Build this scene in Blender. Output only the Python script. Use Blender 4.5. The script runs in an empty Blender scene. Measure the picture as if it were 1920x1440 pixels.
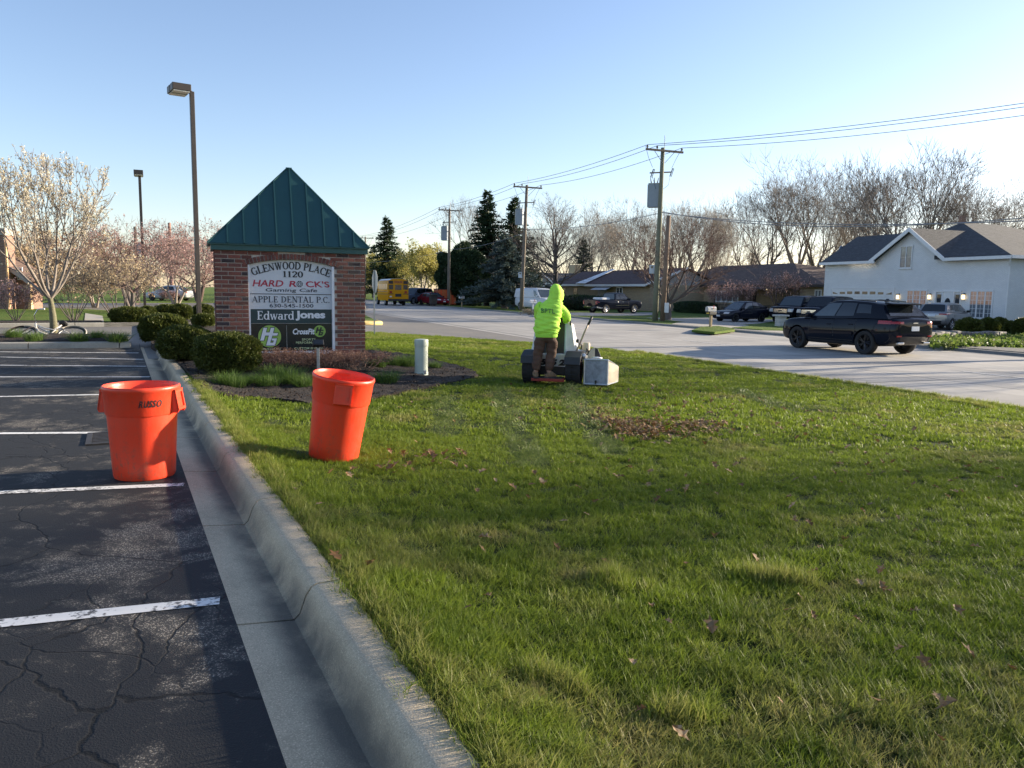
import bpy, bmesh, math, random
import numpy as np
from mathutils import Vector, Matrix, Euler
from mathutils.bvhtree import BVHTree
C = bpy.context.scene
COL = C.collection
PI = math.pi
random.seed(7)
RNG = np.random.default_rng(7)

# ------------------------------------------------------------------ camera, sky, sun, exposure
F, H = 1443.0, 1.5
PITCH, ROLL = math.atan((720 - 546) / F), 0.0155
cam = bpy.data.objects.new('camera', bpy.data.cameras.new('camera'))
COL.objects.link(cam)
cam.location = (0, 0, H)
cam.rotation_euler = (Matrix.Rotation(PI / 2 - PITCH, 4, 'X') @ Matrix.Rotation(ROLL, 4, 'Z')).to_euler()
cam.data.sensor_width = 36
cam.data.lens = 36 * F / 1920
cam.data.clip_start, cam.data.clip_end = 0.05, 6000
C.camera = cam

SUN_AZ, SUN_EL = math.radians(69), math.radians(14.5)
world = bpy.data.worlds.new('World')
C.world = world
world.use_nodes = True
wn = world.node_tree
for n in list(wn.nodes): wn.nodes.remove(n)
sky = wn.nodes.new('ShaderNodeTexSky')
sky.sky_type = 'NISHITA'
sky.sun_disc = False
sky.sun_elevation = SUN_EL
sky.sun_rotation = SUN_AZ
sky.altitude = 200
sky.air_density, sky.dust_density, sky.ozone_density = 1.0, 0.6, 3.0
wb = wn.nodes.new('ShaderNodeBackground')
wb.inputs['Strength'].default_value = 0.102
wo = wn.nodes.new('ShaderNodeOutputWorld')
tint = wn.nodes.new('ShaderNodeVectorMath'); tint.operation = 'MULTIPLY'; tint.inputs[1].default_value = (1.15, 0.965, 0.925)   # hazy spring air, a little violet
wn.links.new(sky.outputs[0], tint.inputs[0]); wn.links.new(tint.outputs[0], wb.inputs[0]); wn.links.new(wb.outputs[0], wo.inputs[0])

sl = bpy.data.lights.new('sun', 'SUN')
sl.energy = 5.0
sl.angle = math.radians(0.55)
sl.color = (1.0, 0.86, 0.66)
sun = bpy.data.objects.new('sun', sl); COL.objects.link(sun)
sd = Vector((math.sin(SUN_AZ) * math.cos(SUN_EL), math.cos(SUN_AZ) * math.cos(SUN_EL), math.sin(SUN_EL)))
sun.rotation_euler = sd.to_track_quat('Z', 'Y').to_euler()
sun.location = (30, 10, 30)
C.view_settings.view_transform = 'Standard'
C.view_settings.look = 'None'
C.view_settings.gamma = 1
C.view_settings.exposure = 1.5
C.view_settings.use_curve_mapping = False
C.cycles.max_bounces = 6
C.cycles.transparent_max_bounces = 8

# ------------------------------------------------------------------ places: a pixel of the photograph turned into a point on a surface
cp, sp_, cr, sr = math.cos(PITCH), math.sin(PITCH), math.cos(ROLL), math.sin(ROLL)
def ray(x, y):
    dx, dy = (x - 960) / F, (720 - y) / F
    rx, ry = cr * dx - sr * dy, sr * dx + cr * dy
    return Vector((rx, cp + ry * sp_, -sp_ + ry * cp))
EYE = Vector((0, 0, H))
def P(x, y, z=0.0):                       # on a level plane
    d = ray(x, y); return EYE + d * ((z - H) / d.z)
TH = Vector((-0.370, 0.929, 0)); NH = Vector((0.929, 0.370, 0))      # along the road, across the road
def uv(u, v, z=0.0): return TH * u + NH * v + Vector((0, 0, z))
def U(p): return p[0] * TH.x + p[1] * TH.y
def V(p): return p[0] * NH.x + p[1] * NH.y
def Vp(x, y, v0):                         # on an upright plane parallel to the road
    d = ray(x, y); return EYE + d * (v0 / (d.x * NH.x + d.y * NH.y))
def Yp(x, y, Y):                          # at a distance straight ahead
    d = ray(x, y); return EYE + d * (Y / d.y)
C0 = Vector((-0.69, 2.26, 0)); CD = Vector((-0.4537, 0.8912, 0)); CN = Vector((0.8912, 0.4537, 0))   # parking kerb
def cu(s, d, z=0.0): return C0 + CD * s + CN * d + Vector((0, 0, z))
def sst(a, b, x):
    t = min(1, max(0, (x - a) / (b - a))); return t * t * (3 - 2 * t)
SIGN_C = Vector((-4.35, 14.75))
def zl(x, y):                             # lawn and bed height
    d = (x - C0.x) * CN.x + (y - C0.y) * CN.y - 0.55
    z = 0.12 - 0.10 * sst(0, 0.6, d) - 0.022 * max(0, d - 0.6)
    r2 = (x - SIGN_C.x) ** 2 + (y - SIGN_C.y) ** 2
    return z + 0.24 * math.exp(-r2 / 7.0) * sst(-0.1, 0.8, d)
ROAD_Z = -0.30
def zf(v): return -0.20 - 0.22 * min(1, max(0, (v - 25) / 10))         # ground on the far side of the road
def Pg(x, y):                             # on the far side's ground
    z = -0.1
    for _ in range(8):
        p = P(x, y, z); z = zf(V(p))
    p.z = z; return p
def Pl(x, y):                             # on the lawn
    z = 0.0
    for _ in range(12):
        p = P(x, y, z); z = 0.5 * z + 0.5 * zl(p.x, p.y)
    p.z = zl(p.x, p.y); return p

# ------------------------------------------------------------------ materials
MATS = {}
def mat(name, col, rough=0.6, metal=0.0, var=0.12, scale=6.0, bump=0.0, bscale=80.0, rand=0.0, coat=0.0, spec=0.5, trans=0.0, emit=None, estr=0.0, stretch=None):
    if name in MATS: return MATS[name]
    m = bpy.data.materials.new(name); m.use_nodes = True
    nt = m.node_tree; b = nt.nodes['Principled BSDF']
    b.inputs['Roughness'].default_value = rough
    b.inputs['Metallic'].default_value = metal
    b.inputs['Specular IOR Level'].default_value = spec
    if coat: b.inputs['Coat Weight'].default_value = coat; b.inputs['Coat Roughness'].default_value = 0.02; b.inputs['Specular IOR Level'].default_value = 0.0
    if trans: b.inputs['Transmission Weight'].default_value = trans
    tc = nt.nodes.new('ShaderNodeTexCoord')
    vec = tc.outputs['Object']
    if stretch:
        mp = nt.nodes.new('ShaderNodeMapping'); mp.inputs['Scale'].default_value = stretch
        nt.links.new(vec, mp.inputs[0]); vec = mp.outputs[0]
    nz = nt.nodes.new('ShaderNodeTexNoise'); nz.inputs['Scale'].default_value = scale; nz.inputs['Detail'].default_value = 6; nz.inputs['Roughness'].default_value = 0.65
    nt.links.new(vec, nz.inputs['Vector'])
    mr = nt.nodes.new('ShaderNodeMapRange'); mr.inputs[1].default_value = 0.3; mr.inputs[2].default_value = 0.7
    mr.inputs[3].default_value = 1 - var; mr.inputs[4].default_value = 1 + var
    nt.links.new(nz.outputs['Fac'], mr.inputs[0])
    fac = mr.outputs[0]
    if rand:
        oi = nt.nodes.new('ShaderNodeObjectInfo')
        m2 = nt.nodes.new('ShaderNodeMapRange'); m2.inputs[3].default_value = 1 - rand; m2.inputs[4].default_value = 1 + rand
        nt.links.new(oi.outputs['Random'], m2.inputs[0])
        mu = nt.nodes.new('ShaderNodeMath'); mu.operation = 'MULTIPLY'
        nt.links.new(fac, mu.inputs[0]); nt.links.new(m2.outputs[0], mu.inputs[1]); fac = mu.outputs[0]
    mx = nt.nodes.new('ShaderNodeVectorMath'); mx.operation = 'SCALE'
    mx.inputs[0].default_value = col[:3]
    nt.links.new(fac, mx.inputs['Scale'])
    nt.links.new(mx.outputs[0], b.inputs['Base Color'])
    if emit:
        b.inputs['Emission Color'].default_value = (*emit, 1); b.inputs['Emission Strength'].default_value = estr
    if bump:
        n2 = nt.nodes.new('ShaderNodeTexNoise'); n2.inputs['Scale'].default_value = bscale; n2.inputs['Detail'].default_value = 5
        nt.links.new(vec, n2.inputs['Vector'])
        bp = nt.nodes.new('ShaderNodeBump'); bp.inputs['Strength'].default_value = bump; bp.inputs['Distance'].default_value = 0.02
        nt.links.new(n2.outputs['Fac'], bp.inputs['Height']); nt.links.new(bp.outputs[0], b.inputs['Normal'])
    MATS[name] = m
    return m
def mix2(nt, fac, a, b):
    n = nt.nodes.new('ShaderNodeMix'); n.data_type = 'RGBA'
    for s, v in ((n.inputs[6], a), (n.inputs[7], b)):
        if isinstance(v, tuple): s.default_value = (*v[:3], 1)
        else: nt.links.new(v, s)
    if isinstance(fac, float): n.inputs[0].default_value = fac
    else: nt.links.new(fac, n.inputs[0])
    return n.outputs[2]
def ramp(nt, src, a, b, lo=0.0, hi=1.0):
    n = nt.nodes.new('ShaderNodeMapRange'); n.interpolation_type = 'SMOOTHSTEP'
    n.inputs[1].default_value, n.inputs[2].default_value, n.inputs[3].default_value, n.inputs[4].default_value = a, b, lo, hi
    nt.links.new(src, n.inputs[0]); return n.outputs[0]
def noise(nt, vec, scale, detail=5, rough=0.6, dist=0.0):
    n = nt.nodes.new('ShaderNodeTexNoise'); n.inputs['Scale'].default_value = scale; n.inputs['Detail'].default_value = detail
    n.inputs['Roughness'].default_value = rough; n.inputs['Distortion'].default_value = dist
    nt.links.new(vec, n.inputs['Vector']); return n.outputs['Fac']
def voro(nt, vec, scale, feature='F1', rnd=1.0):
    n = nt.nodes.new('ShaderNodeTexVoronoi'); n.feature = feature; n.inputs['Scale'].default_value = scale; n.inputs['Randomness'].default_value = rnd
    nt.links.new(vec, n.inputs['Vector']); return n
def mth(nt, op, a, b=None):
    n = nt.nodes.new('ShaderNodeMath'); n.operation = op
    for i, v in enumerate((a, b)):
        if v is None: continue
        if isinstance(v, (int, float)): n.inputs[i].default_value = v
        else: nt.links.new(v, n.inputs[i])
    return n.outputs[0]
def newmat(name):
    m = bpy.data.materials.new(name); m.use_nodes = True; MATS[name] = m
    nt = m.node_tree; tc = nt.nodes.new('ShaderNodeTexCoord')
    return m, nt, nt.nodes['Principled BSDF'], tc.outputs['Object']
def addbump(nt, b, h, strength=0.4, dist=0.01):
    bp = nt.nodes.new('ShaderNodeBump'); bp.inputs['Strength'].default_value = strength; bp.inputs['Distance'].default_value = dist
    nt.links.new(h, bp.inputs['Height']); nt.links.new(bp.outputs[0], b.inputs['Normal'])
def warp(nt, vec, scale, amt):
    n = nt.nodes.new('ShaderNodeTexNoise'); n.inputs['Scale'].default_value = scale; n.inputs['Detail'].default_value = 4
    nt.links.new(vec, n.inputs['Vector'])
    s = nt.nodes.new('ShaderNodeVectorMath'); s.operation = 'MULTIPLY_ADD'
    s.inputs[1].default_value = (amt,) * 3
    nt.links.new(n.outputs['Color'], s.inputs[0]); nt.links.new(vec, s.inputs[2]); return s.outputs[0]

# sealed, worn and cracked asphalt
def asphalt(name, base, worn, wear_lo, wear_hi, crack=True):
    m, nt, b, vec = newmat(name)
    big = noise(nt, vec, 0.8, 7, 0.68, 0.5)
    mid = noise(nt, vec, 4.5, 6, 0.7)
    msk = mth(nt, 'ADD', mth(nt, 'MULTIPLY', big, 0.65), mth(nt, 'MULTIPLY', mid, 0.35))
    w = ramp(nt, msk, wear_lo, wear_hi)
    st = voro(nt, vec, 115.0)
    stone = ramp(nt, st.outputs['Distance'], 0.30, 0.55, 1.0, 0.0)
    hsv = nt.nodes.new('ShaderNodeSeparateColor'); nt.links.new(st.outputs['Color'], hsv.inputs[0])
    pick = ramp(nt, hsv.outputs[0], 0.35, 0.75)
    f = mth(nt, 'MULTIPLY', mth(nt, 'MULTIPLY', w, stone), mth(nt, 'ADD', mth(nt, 'MULTIPLY', pick, 0.8), 0.2))
    fine = noise(nt, vec, 240, 3)
    bc = mix2(nt, fine, tuple(c * 0.72 for c in base), tuple(c * 1.3 for c in base))
    bc = mix2(nt, mth(nt, 'MULTIPLY', w, 0.2), bc, tuple(c * 0.6 for c in worn))
    col = mix2(nt, f, bc, worn)
    hgt = mth(nt, 'ADD', mth(nt, 'MULTIPLY', stone, 0.5), mth(nt, 'MULTIPLY', fine, 0.5))
    if crack:
        wv = warp(nt, vec, 1.3, 0.5); wv = warp(nt, wv, 14.0, 0.035)
        c1 = voro(nt, wv, 0.55, 'DISTANCE_TO_EDGE').outputs['Distance']
        c2 = voro(nt, wv, 2.1, 'DISTANCE_TO_EDGE').outputs['Distance']
        k1 = ramp(nt, c1, 0.0012, 0.0055, 1.0, 0.0)
        k2 = mth(nt, 'MULTIPLY', ramp(nt, c2, 0.004, 0.018, 1.0, 0.0), ramp(nt, noise(nt, vec, 0.35, 3), 0.46, 0.54))
        k = mth(nt, 'MAXIMUM', k1, k2)
        col = mix2(nt, mth(nt, 'MULTIPLY', k, 0.92), col, (0.006, 0.006, 0.006))
        hgt = mth(nt, 'SUBTRACT', hgt, mth(nt, 'MULTIPLY', k, 2.0))
    nt.links.new(col, b.inputs['Base Color'])
    nt.links.new(mth(nt, 'ADD', mth(nt, 'MULTIPLY', fine, 0.2), 0.68), b.inputs['Roughness'])
    b.inputs['Specular IOR Level'].default_value = 0.3
    addbump(nt, b, hgt, 0.35, 0.005)
    return m
def concrete(name, col, stain, spk=0.25, rough=0.85):
    m, nt, b, vec = newmat(name)
    n1 = noise(nt, vec, 1.3, 7, 0.65, 0.4); n2 = noise(nt, vec, 22, 5); n3 = noise(nt, vec, 160, 2)
    c = mix2(nt, ramp(nt, n1, 0.35, 0.68), col, stain)
    c = mix2(nt, mth(nt, 'MULTIPLY', ramp(nt, n2, 0.4, 0.72), 0.35), c, tuple(k * 0.62 for k in col))
    c = mix2(nt, mth(nt, 'MULTIPLY', ramp(nt, n3, 0.56, 0.66), spk), c, tuple(min(1, k * 1.6) for k in col))
    c = mix2(nt, mth(nt, 'MULTIPLY', ramp(nt, n3, 0.44, 0.34), spk), c, tuple(k * 0.45 for k in col))
    nt.links.new(c, b.inputs['Base Color']); b.inputs['Roughness'].default_value = rough
    addbump(nt, b, mth(nt, 'ADD', n3, mth(nt, 'MULTIPLY', n2, 0.6)), 0.35, 0.006)
    return m
M_ASPH = asphalt('sealed_asphalt', (0.017, 0.018, 0.020), (0.40, 0.35, 0.28), 0.495, 0.60)
M_ASPH2 = asphalt('grey_asphalt', (0.13, 0.125, 0.12), (0.26, 0.24, 0.2), 0.42, 0.62, crack=False)
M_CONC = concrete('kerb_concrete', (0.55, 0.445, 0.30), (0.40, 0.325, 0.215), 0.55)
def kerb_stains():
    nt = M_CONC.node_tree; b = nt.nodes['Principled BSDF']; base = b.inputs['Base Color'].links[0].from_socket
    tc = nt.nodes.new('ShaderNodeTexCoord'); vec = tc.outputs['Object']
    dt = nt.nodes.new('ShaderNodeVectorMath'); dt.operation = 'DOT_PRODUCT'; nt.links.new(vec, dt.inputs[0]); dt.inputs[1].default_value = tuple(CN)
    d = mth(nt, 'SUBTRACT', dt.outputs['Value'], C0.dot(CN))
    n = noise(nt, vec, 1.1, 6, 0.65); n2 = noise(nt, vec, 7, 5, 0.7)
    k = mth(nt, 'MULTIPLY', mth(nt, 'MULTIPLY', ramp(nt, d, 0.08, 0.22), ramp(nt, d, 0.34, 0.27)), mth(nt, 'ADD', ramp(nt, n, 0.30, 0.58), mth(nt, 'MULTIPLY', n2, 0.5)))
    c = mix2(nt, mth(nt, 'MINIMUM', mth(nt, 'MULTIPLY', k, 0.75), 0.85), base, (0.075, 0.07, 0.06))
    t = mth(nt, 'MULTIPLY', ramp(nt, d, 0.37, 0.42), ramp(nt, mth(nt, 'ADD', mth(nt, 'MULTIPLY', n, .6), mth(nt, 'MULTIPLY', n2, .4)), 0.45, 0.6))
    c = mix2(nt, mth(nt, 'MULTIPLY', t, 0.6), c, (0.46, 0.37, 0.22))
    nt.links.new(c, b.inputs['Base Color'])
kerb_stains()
M_WALK = concrete('pale_concrete', (0.42, 0.39, 0.33), (0.33, 0.30, 0.25), 0.15)
M_ROAD = None
def road_mat():
    m, nt, b, vec = newmat('road_concrete')
    mp = nt.nodes.new('ShaderNodeMapping'); mp.inputs['Rotation'].default_value = (0, 0, -math.radians(21.7)); nt.links.new(vec, mp.inputs[0])
    st = nt.nodes.new('ShaderNodeMapping'); st.inputs['Scale'].default_value = (1.1, 0.03, 1); nt.links.new(mp.outputs[0], st.inputs[0])
    n1 = noise(nt, st.outputs[0], 1.5, 5); n2 = noise(nt, vec, 0.35, 6, 0.6, 0.5); n3 = noise(nt, vec, 60, 3)
    c = mix2(nt, ramp(nt, n1, 0.3, 0.7), (0.31, 0.29, 0.255), (0.45, 0.42, 0.37))
    c = mix2(nt, mth(nt, 'MULTIPLY', ramp(nt, n2, 0.42, 0.66), 0.75), c, (0.25, 0.23, 0.205))
    c = mix2(nt, mth(nt, 'MULTIPLY', n3, 0.25), c, (0.22, 0.21, 0.2))
    nt.links.new(c, b.inputs['Base Color']); b.inputs['Roughness'].default_value = 0.7
    addbump(nt, b, n3, 0.2, 0.004)
    return m
M_ROAD = road_mat()
def turf(name, a, bcol, straw, sc=1.0):
    m, nt, b, vec = newmat(name)
    n1 = noise(nt, vec, 0.5 * sc, 6, 0.6); n2 = noise(nt, vec, 9 * sc, 5); n3 = noise(nt, vec, 45 * sc, 3)
    c = mix2(nt, ramp(nt, n1, 0.35, 0.65), a, bcol)
    c = mix2(nt, mth(nt, 'MULTIPLY', ramp(nt, n2, 0.5, 0.75), 0.5), c, straw)
    c = mix2(nt, mth(nt, 'MULTIPLY', ramp(nt, n3, 0.55, 0.35), 0.6), c, tuple(k * 0.4 for k in a))
    nt.links.new(c, b.inputs['Base Color']); b.inputs['Roughness'].default_value = 0.9; b.inputs['Specular IOR Level'].default_value = 0.15
    addbump(nt, b, mth(nt, 'ADD', n3, n2), 1.0, 0.05)
    return m
M_SOIL = turf('lawn_soil', (0.035, 0.055, 0.012), (0.05, 0.065, 0.018), (0.10, 0.085, 0.04))
M_TURF = turf('distant_turf', (0.085, 0.145, 0.022), (0.115, 0.16, 0.03), (0.17, 0.15, 0.055), 0.6)
def mulch_mat():
    m, nt, b, vec = newmat('bark_mulch')
    v = voro(nt, vec, 38); n = noise(nt, vec, 90, 4); n1 = noise(nt, vec, 1.2, 4)
    s = nt.nodes.new('ShaderNodeSeparateColor'); nt.links.new(v.outputs['Color'], s.inputs[0])
    c = mix2(nt, ramp(nt, s.outputs[0], 0.2, 0.9), (0.010, 0.007, 0.005), (0.042, 0.026, 0.018))
    c = mix2(nt, mth(nt, 'MULTIPLY', ramp(nt, n1, 0.5, 0.7), 0.4), c, (0.03, 0.023, 0.017))
    nt.links.new(c, b.inputs['Base Color']); b.inputs['Roughness'].default_value = 0.95
    addbump(nt, b, mth(nt, 'ADD', v.outputs['Distance'], n), 1.0, 0.03)
    return m
M_MULCH = mulch_mat()
def leafmat(name, cols, transl=0.35, rough=0.55, attr=None, nscale=3.0):
    """foliage: colour picked per leaf from the island's random number, some light let through"""
    m = bpy.data.materials.new(name); m.use_nodes = True; MATS[name] = m
    nt = m.node_tree; b = nt.nodes['Principled BSDF']; out = nt.nodes['Material Output']
    geo = nt.nodes.new('ShaderNodeNewGeometry')
    c = mix2(nt, geo.outputs['Random Per Island'], cols[0], cols[1])
    tc = nt.nodes.new('ShaderNodeTexCoord')
    nz = noise(nt, tc.outputs['Object'], nscale, 3)
    c = mix2(nt, ramp(nt, nz, 0.4, 0.65), c, cols[2])
    if attr:
        at = nt.nodes.new('ShaderNodeAttribute'); at.attribute_type = 'INSTANCER'; at.attribute_name = attr
        c = mix2(nt, at.outputs['Fac'], c, cols[3])
        a2 = nt.nodes.new('ShaderNodeAttribute'); a2.attribute_type = 'INSTANCER'; a2.attribute_name = 'press'
        c = mix2(nt, mth(nt, 'MULTIPLY', a2.outputs['Fac'], 0.5), c, (0.16, 0.19, 0.10))
    nt.links.new(c, b.inputs['Base Color']); b.inputs['Roughness'].default_value = rough; b.inputs['Specular IOR Level'].default_value = 0.25
    tr = nt.nodes.new('ShaderNodeBsdfTranslucent'); nt.links.new(c, tr.inputs[0])
    ms = nt.nodes.new('ShaderNodeMixShader'); ms.inputs[0].default_value = transl
    nt.links.new(b.outputs[0], ms.inputs[1]); nt.links.new(tr.outputs[0], ms.inputs[2]); nt.links.new(ms.outputs[0], out.inputs[0])
    return m
M_GRASS = leafmat('grass_blades', ((0.14, 0.205, 0.018), (0.205, 0.27, 0.032), (0.17, 0.225, 0.026), (0.38, 0.31, 0.14)), 0.48, 0.5, 'dry')
M_CLUMP = leafmat('clump_blades', ((0.07, 0.13, 0.02), (0.13, 0.20, 0.05), (0.10, 0.17, 0.03)), 0.35)
M_BOX = leafmat('yew_leaves', ((0.045, 0.065, 0.013), (0.10, 0.115, 0.024), (0.075, 0.09, 0.018)), 0.25, 0.5, None, 6)
M_CONIF = leafmat('fir_needles', ((0.022, 0.042, 0.020), (0.045, 0.075, 0.032), (0.03, 0.055, 0.025)), 0.15)
M_BLUE = leafmat('spruce_needles', ((0.06, 0.09, 0.085), (0.12, 0.15, 0.13), (0.09, 0.12, 0.10)), 0.15)
M_BLOS = leafmat('white_blossom', ((0.62, 0.55, 0.42), (0.78, 0.74, 0.62), (0.50, 0.44, 0.28)), 0.4)
M_PINK = leafmat('pink_buds', ((0.42, 0.27, 0.25), (0.56, 0.40, 0.37), (0.34, 0.19, 0.16)), 0.4)
M_YEL = leafmat('spring_buds', ((0.36, 0.33, 0.08), (0.46, 0.40, 0.13), (0.30, 0.29, 0.09)), 0.45)
M_TANB = leafmat('cream_buds', ((0.48, 0.38, 0.24), (0.58, 0.48, 0.33), (0.40, 0.30, 0.18)), 0.4)
M_FALL = leafmat('dry_leaves', ((0.10, 0.055, 0.022), (0.40, 0.29, 0.17), (0.20, 0.10, 0.035)), 0.15, 0.7, None, 40)
M_BARK = mat('grey_bark', (0.20, 0.17, 0.145), 0.9, var=0.3, scale=14, bump=0.5, bscale=40)
M_BARKD = mat('dark_bark', (0.125, 0.105, 0.095), 0.9, var=0.3, scale=14, bump=0.5, bscale=40)
M_BARKP = mat('pale_bark', (0.30, 0.255, 0.21), 0.9, var=0.3, scale=14)
M_BARKR = mat('reddish_twigs', (0.12, 0.078, 0.066), 0.9, var=0.3, scale=14)
M_TRUNK = mat('mossy_trunk', (0.15, 0.14, 0.085), 0.9, var=0.35, scale=25, bump=0.6, bscale=60)
M_BLACKP = mat('black_plastic', (0.018, 0.018, 0.02), 0.55, var=0.2, bump=0.1)
M_RUBBER = mat('tyre_rubber', (0.016, 0.016, 0.017), 0.85, var=0.25, scale=30, bump=0.3, bscale=90)
M_GLASS = mat('dark_glass', (0.012, 0.015, 0.018), 0.05, var=0.1, spec=0.8)
M_GLASSB = mat('sky_glass', (0.05, 0.065, 0.075), 0.06, var=0.1, spec=0.9)  # lighter blue glass: sky seen through it put into the colour
M_CHROME = mat('chrome', (0.6, 0.6, 0.6), 0.18, 1.0, var=0.05)
M_ALLOY = mat('alloy', (0.45, 0.45, 0.46), 0.35, 0.9, var=0.08)
M_DALLOY = mat('dark_alloy', (0.035, 0.035, 0.04), 0.3, 0.7, var=0.1)
M_RED = mat('red_lens', (0.28, 0.012, 0.012), 0.15, var=0.15, spec=0.7)
M_LENS = mat('clear_lens', (0.55, 0.56, 0.58), 0.1, var=0.08, spec=0.8)
M_WHITE = mat('white_paint', (0.72, 0.72, 0.71), 0.5, var=0.06)
M_PLATE = mat('plate_white', (0.6, 0.64, 0.7), 0.4, var=0.08)
M_STEEL = mat('galvanised_steel', (0.36, 0.37, 0.38), 0.45, 0.8, var=0.15, scale=20)

# ------------------------------------------------------------------ object helpers
def tag(o, label=None, cat=None, group=None, kind=None):
    if label: o['label'] = label
    if cat: o['category'] = cat
    if group: o['group'] = group
    if kind: o['kind'] = kind
    return o
def thing(name, label, cat, loc=(0, 0, 0), rz=0.0, group=None):
    o = bpy.data.objects.new(name, None); COL.objects.link(o)
    o.empty_display_size = 0.2
    o.location = loc; o.rotation_euler = (0, 0, rz)
    return tag(o, label, cat, group)
def link(name, me, parent=None, loc=None, rot=None):
    o = bpy.data.objects.new(name, me); COL.objects.link(o)
    if parent: o.parent = parent
    if loc is not None: o.location = loc
    if rot is not None: o.rotation_euler = rot
    return o
def dup(root, loc, rz, label=None, scale=None):
    r = root.copy(); COL.objects.link(r); r.location = loc; r.rotation_euler = (root.rotation_euler[0], root.rotation_euler[1], rz)
    if scale: r.scale = scale
    if label: r['label'] = label
    for ch in list(root.children):
        c = ch.copy(); COL.objects.link(c); c.parent = r
        for g in list(ch.children):
            d = g.copy(); COL.objects.link(d); d.parent = c
    return r
def npmesh(name, Vs, Fs, m=None, smooth=False):
    Vs = np.asarray(Vs, np.float32); Fs = np.asarray(Fs, np.int32)
    me = bpy.data.meshes.new(name); k = Fs.shape[1]
    me.vertices.add(len(Vs)); me.vertices.foreach_set('co', Vs.ravel())
    me.loops.add(Fs.size); me.loops.foreach_set('vertex_index', Fs.ravel())
    me.polygons.add(len(Fs)); me.polygons.foreach_set('loop_start', np.arange(0, Fs.size, k, dtype=np.int32))
    me.update(calc_edges=True)
    if smooth: me.shade_smooth()
    if m: me.materials.append(m)
    return me
class MB:
    """collects simple shapes into one mesh"""
    def __init__(s): s.v = []; s.f = []
    def add(s, vs, fs):
        b = len(s.v); s.v += [tuple(p) for p in vs]; s.f += [tuple(b + i for i in f) for f in fs]; return s
    def box(s, c, d, rot=None, taper=1.0, bev=0.0):
        x, y, z = d[0] / 2, d[1] / 2, d[2] / 2
        if bev > 0:
            bm = bmesh.new(); bmesh.ops.create_cube(bm, size=1); bmesh.ops.scale(bm, vec=d, verts=bm.verts)
            bmesh.ops.bevel(bm, geom=list(bm.edges), offset=bev, segments=2, affect='EDGES', profile=0.6)
            vs = [v.co.copy() for v in bm.verts]; bm.verts.index_update()
            fs = [[v.index for v in f.verts] for f in bm.faces]; bm.free()
        else:
            vs = [Vector((sx * x * (taper if sz > 0 else 1), sy * y * (taper if sz > 0 else 1), sz * z)) for sx, sy, sz in
                  ((-1, -1, -1), (1, -1, -1), (1, 1, -1), (-1, 1, -1), (-1, -1, 1), (1, -1, 1), (1, 1, 1), (-1, 1, 1))]
            fs = [(0, 3, 2, 1), (4, 5, 6, 7), (0, 1, 5, 4), (1, 2, 6, 5), (2, 3, 7, 6), (3, 0, 4, 7)]
        R = rot.to_matrix() if isinstance(rot, Euler) else (rot if rot is not None else Matrix.Identity(3))
        return s.add([R @ v + Vector(c) for v in vs], fs)
    def tube(s, pts, r, n=8, caps=True):
        pts = [Vector(p) for p in pts]; N = len(pts)
        rs = r if isinstance(r, (list, tuple)) else [r] * N
        b = len(s.v); up = None
        for i, p in enumerate(pts):
            d = (pts[min(i + 1, N - 1)] - pts[max(i - 1, 0)]).normalized()
            if up is None: up = Vector((0, 0, 1)) if abs(d.z) < 0.9 else Vector((1, 0, 0))
            a = d.cross(up).normalized(); c = a.cross(d).normalized(); up = c
            for k in range(n):
                t = 2 * PI * k / n; s.v.append(tuple(p + (a * math.cos(t) + c * math.sin(t)) * rs[i]))
        for i in range(N - 1):
            for k in range(n):
                k2 = (k + 1) % n; s.f.append((b + i * n + k, b + i * n + k2, b + (i + 1) * n + k2, b + (i + 1) * n + k))
        if caps:
            s.f.append(tuple(b + k for k in reversed(range(n)))); s.f.append(tuple(b + (N - 1) * n + k for k in range(n)))
        return s
    def lathe(s, prof, n=24, c=(0, 0, 0), axis='Z', caps=False):
        b = len(s.v)
        for r, z in prof:
            for k in range(n):
                t = 2 * PI * k / n; x, y = r * math.cos(t), r * math.sin(t)
                q = (x, y, z) if axis == 'Z' else (z, x, y)
                s.v.append((q[0] + c[0], q[1] + c[1], q[2] + c[2]))
        for i in range(len(prof) - 1):
            for k in range(n):
                k2 = (k + 1) % n; s.f.append((b + i * n + k, b + i * n + k2, b + (i + 1) * n + k2, b + (i + 1) * n + k))
        if caps:
            s.f.append(tuple(b + k for k in reversed(range(n)))); L = (len(prof) - 1) * n
            s.f.append(tuple(b + L + k for k in range(n)))
        return s
    def prism(s, poly, off):
        """closed solid: polygon (list of 3D points) pushed along off"""
        n = len(poly); o = Vector(off); b = len(s.v)
        s.v += [tuple(p) for p in poly] + [tuple(Vector(p) + o) for p in poly]
        s.f.append(tuple(b + i for i in range(n))); s.f.append(tuple(b + n + i for i in reversed(range(n))))
        for i in range(n):
            j = (i + 1) % n; s.f.append((b + j, b + i, b + n + i, b + n + j))
        return s
    def mesh(s, name, m, smooth=False, angle=None):
        me = bpy.data.meshes.new(name); me.from_pydata(s.v, [], s.f)
        bm = bmesh.new(); bm.from_mesh(me); bmesh.ops.recalc_face_normals(bm, faces=bm.faces); bm.to_mesh(me); bm.free()
        if smooth: me.shade_smooth()
        if angle: me.shade_smooth(); me.set_sharp_from_angle(angle=math.radians(angle))
        for k in (m if isinstance(m, (list, tuple)) else [m]): me.materials.append(k)
        return me
    def build(s, name, m, parent=None, smooth=False, angle=None, loc=None):
        return link(name, s.mesh(name, m, smooth, angle), parent, loc)
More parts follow.
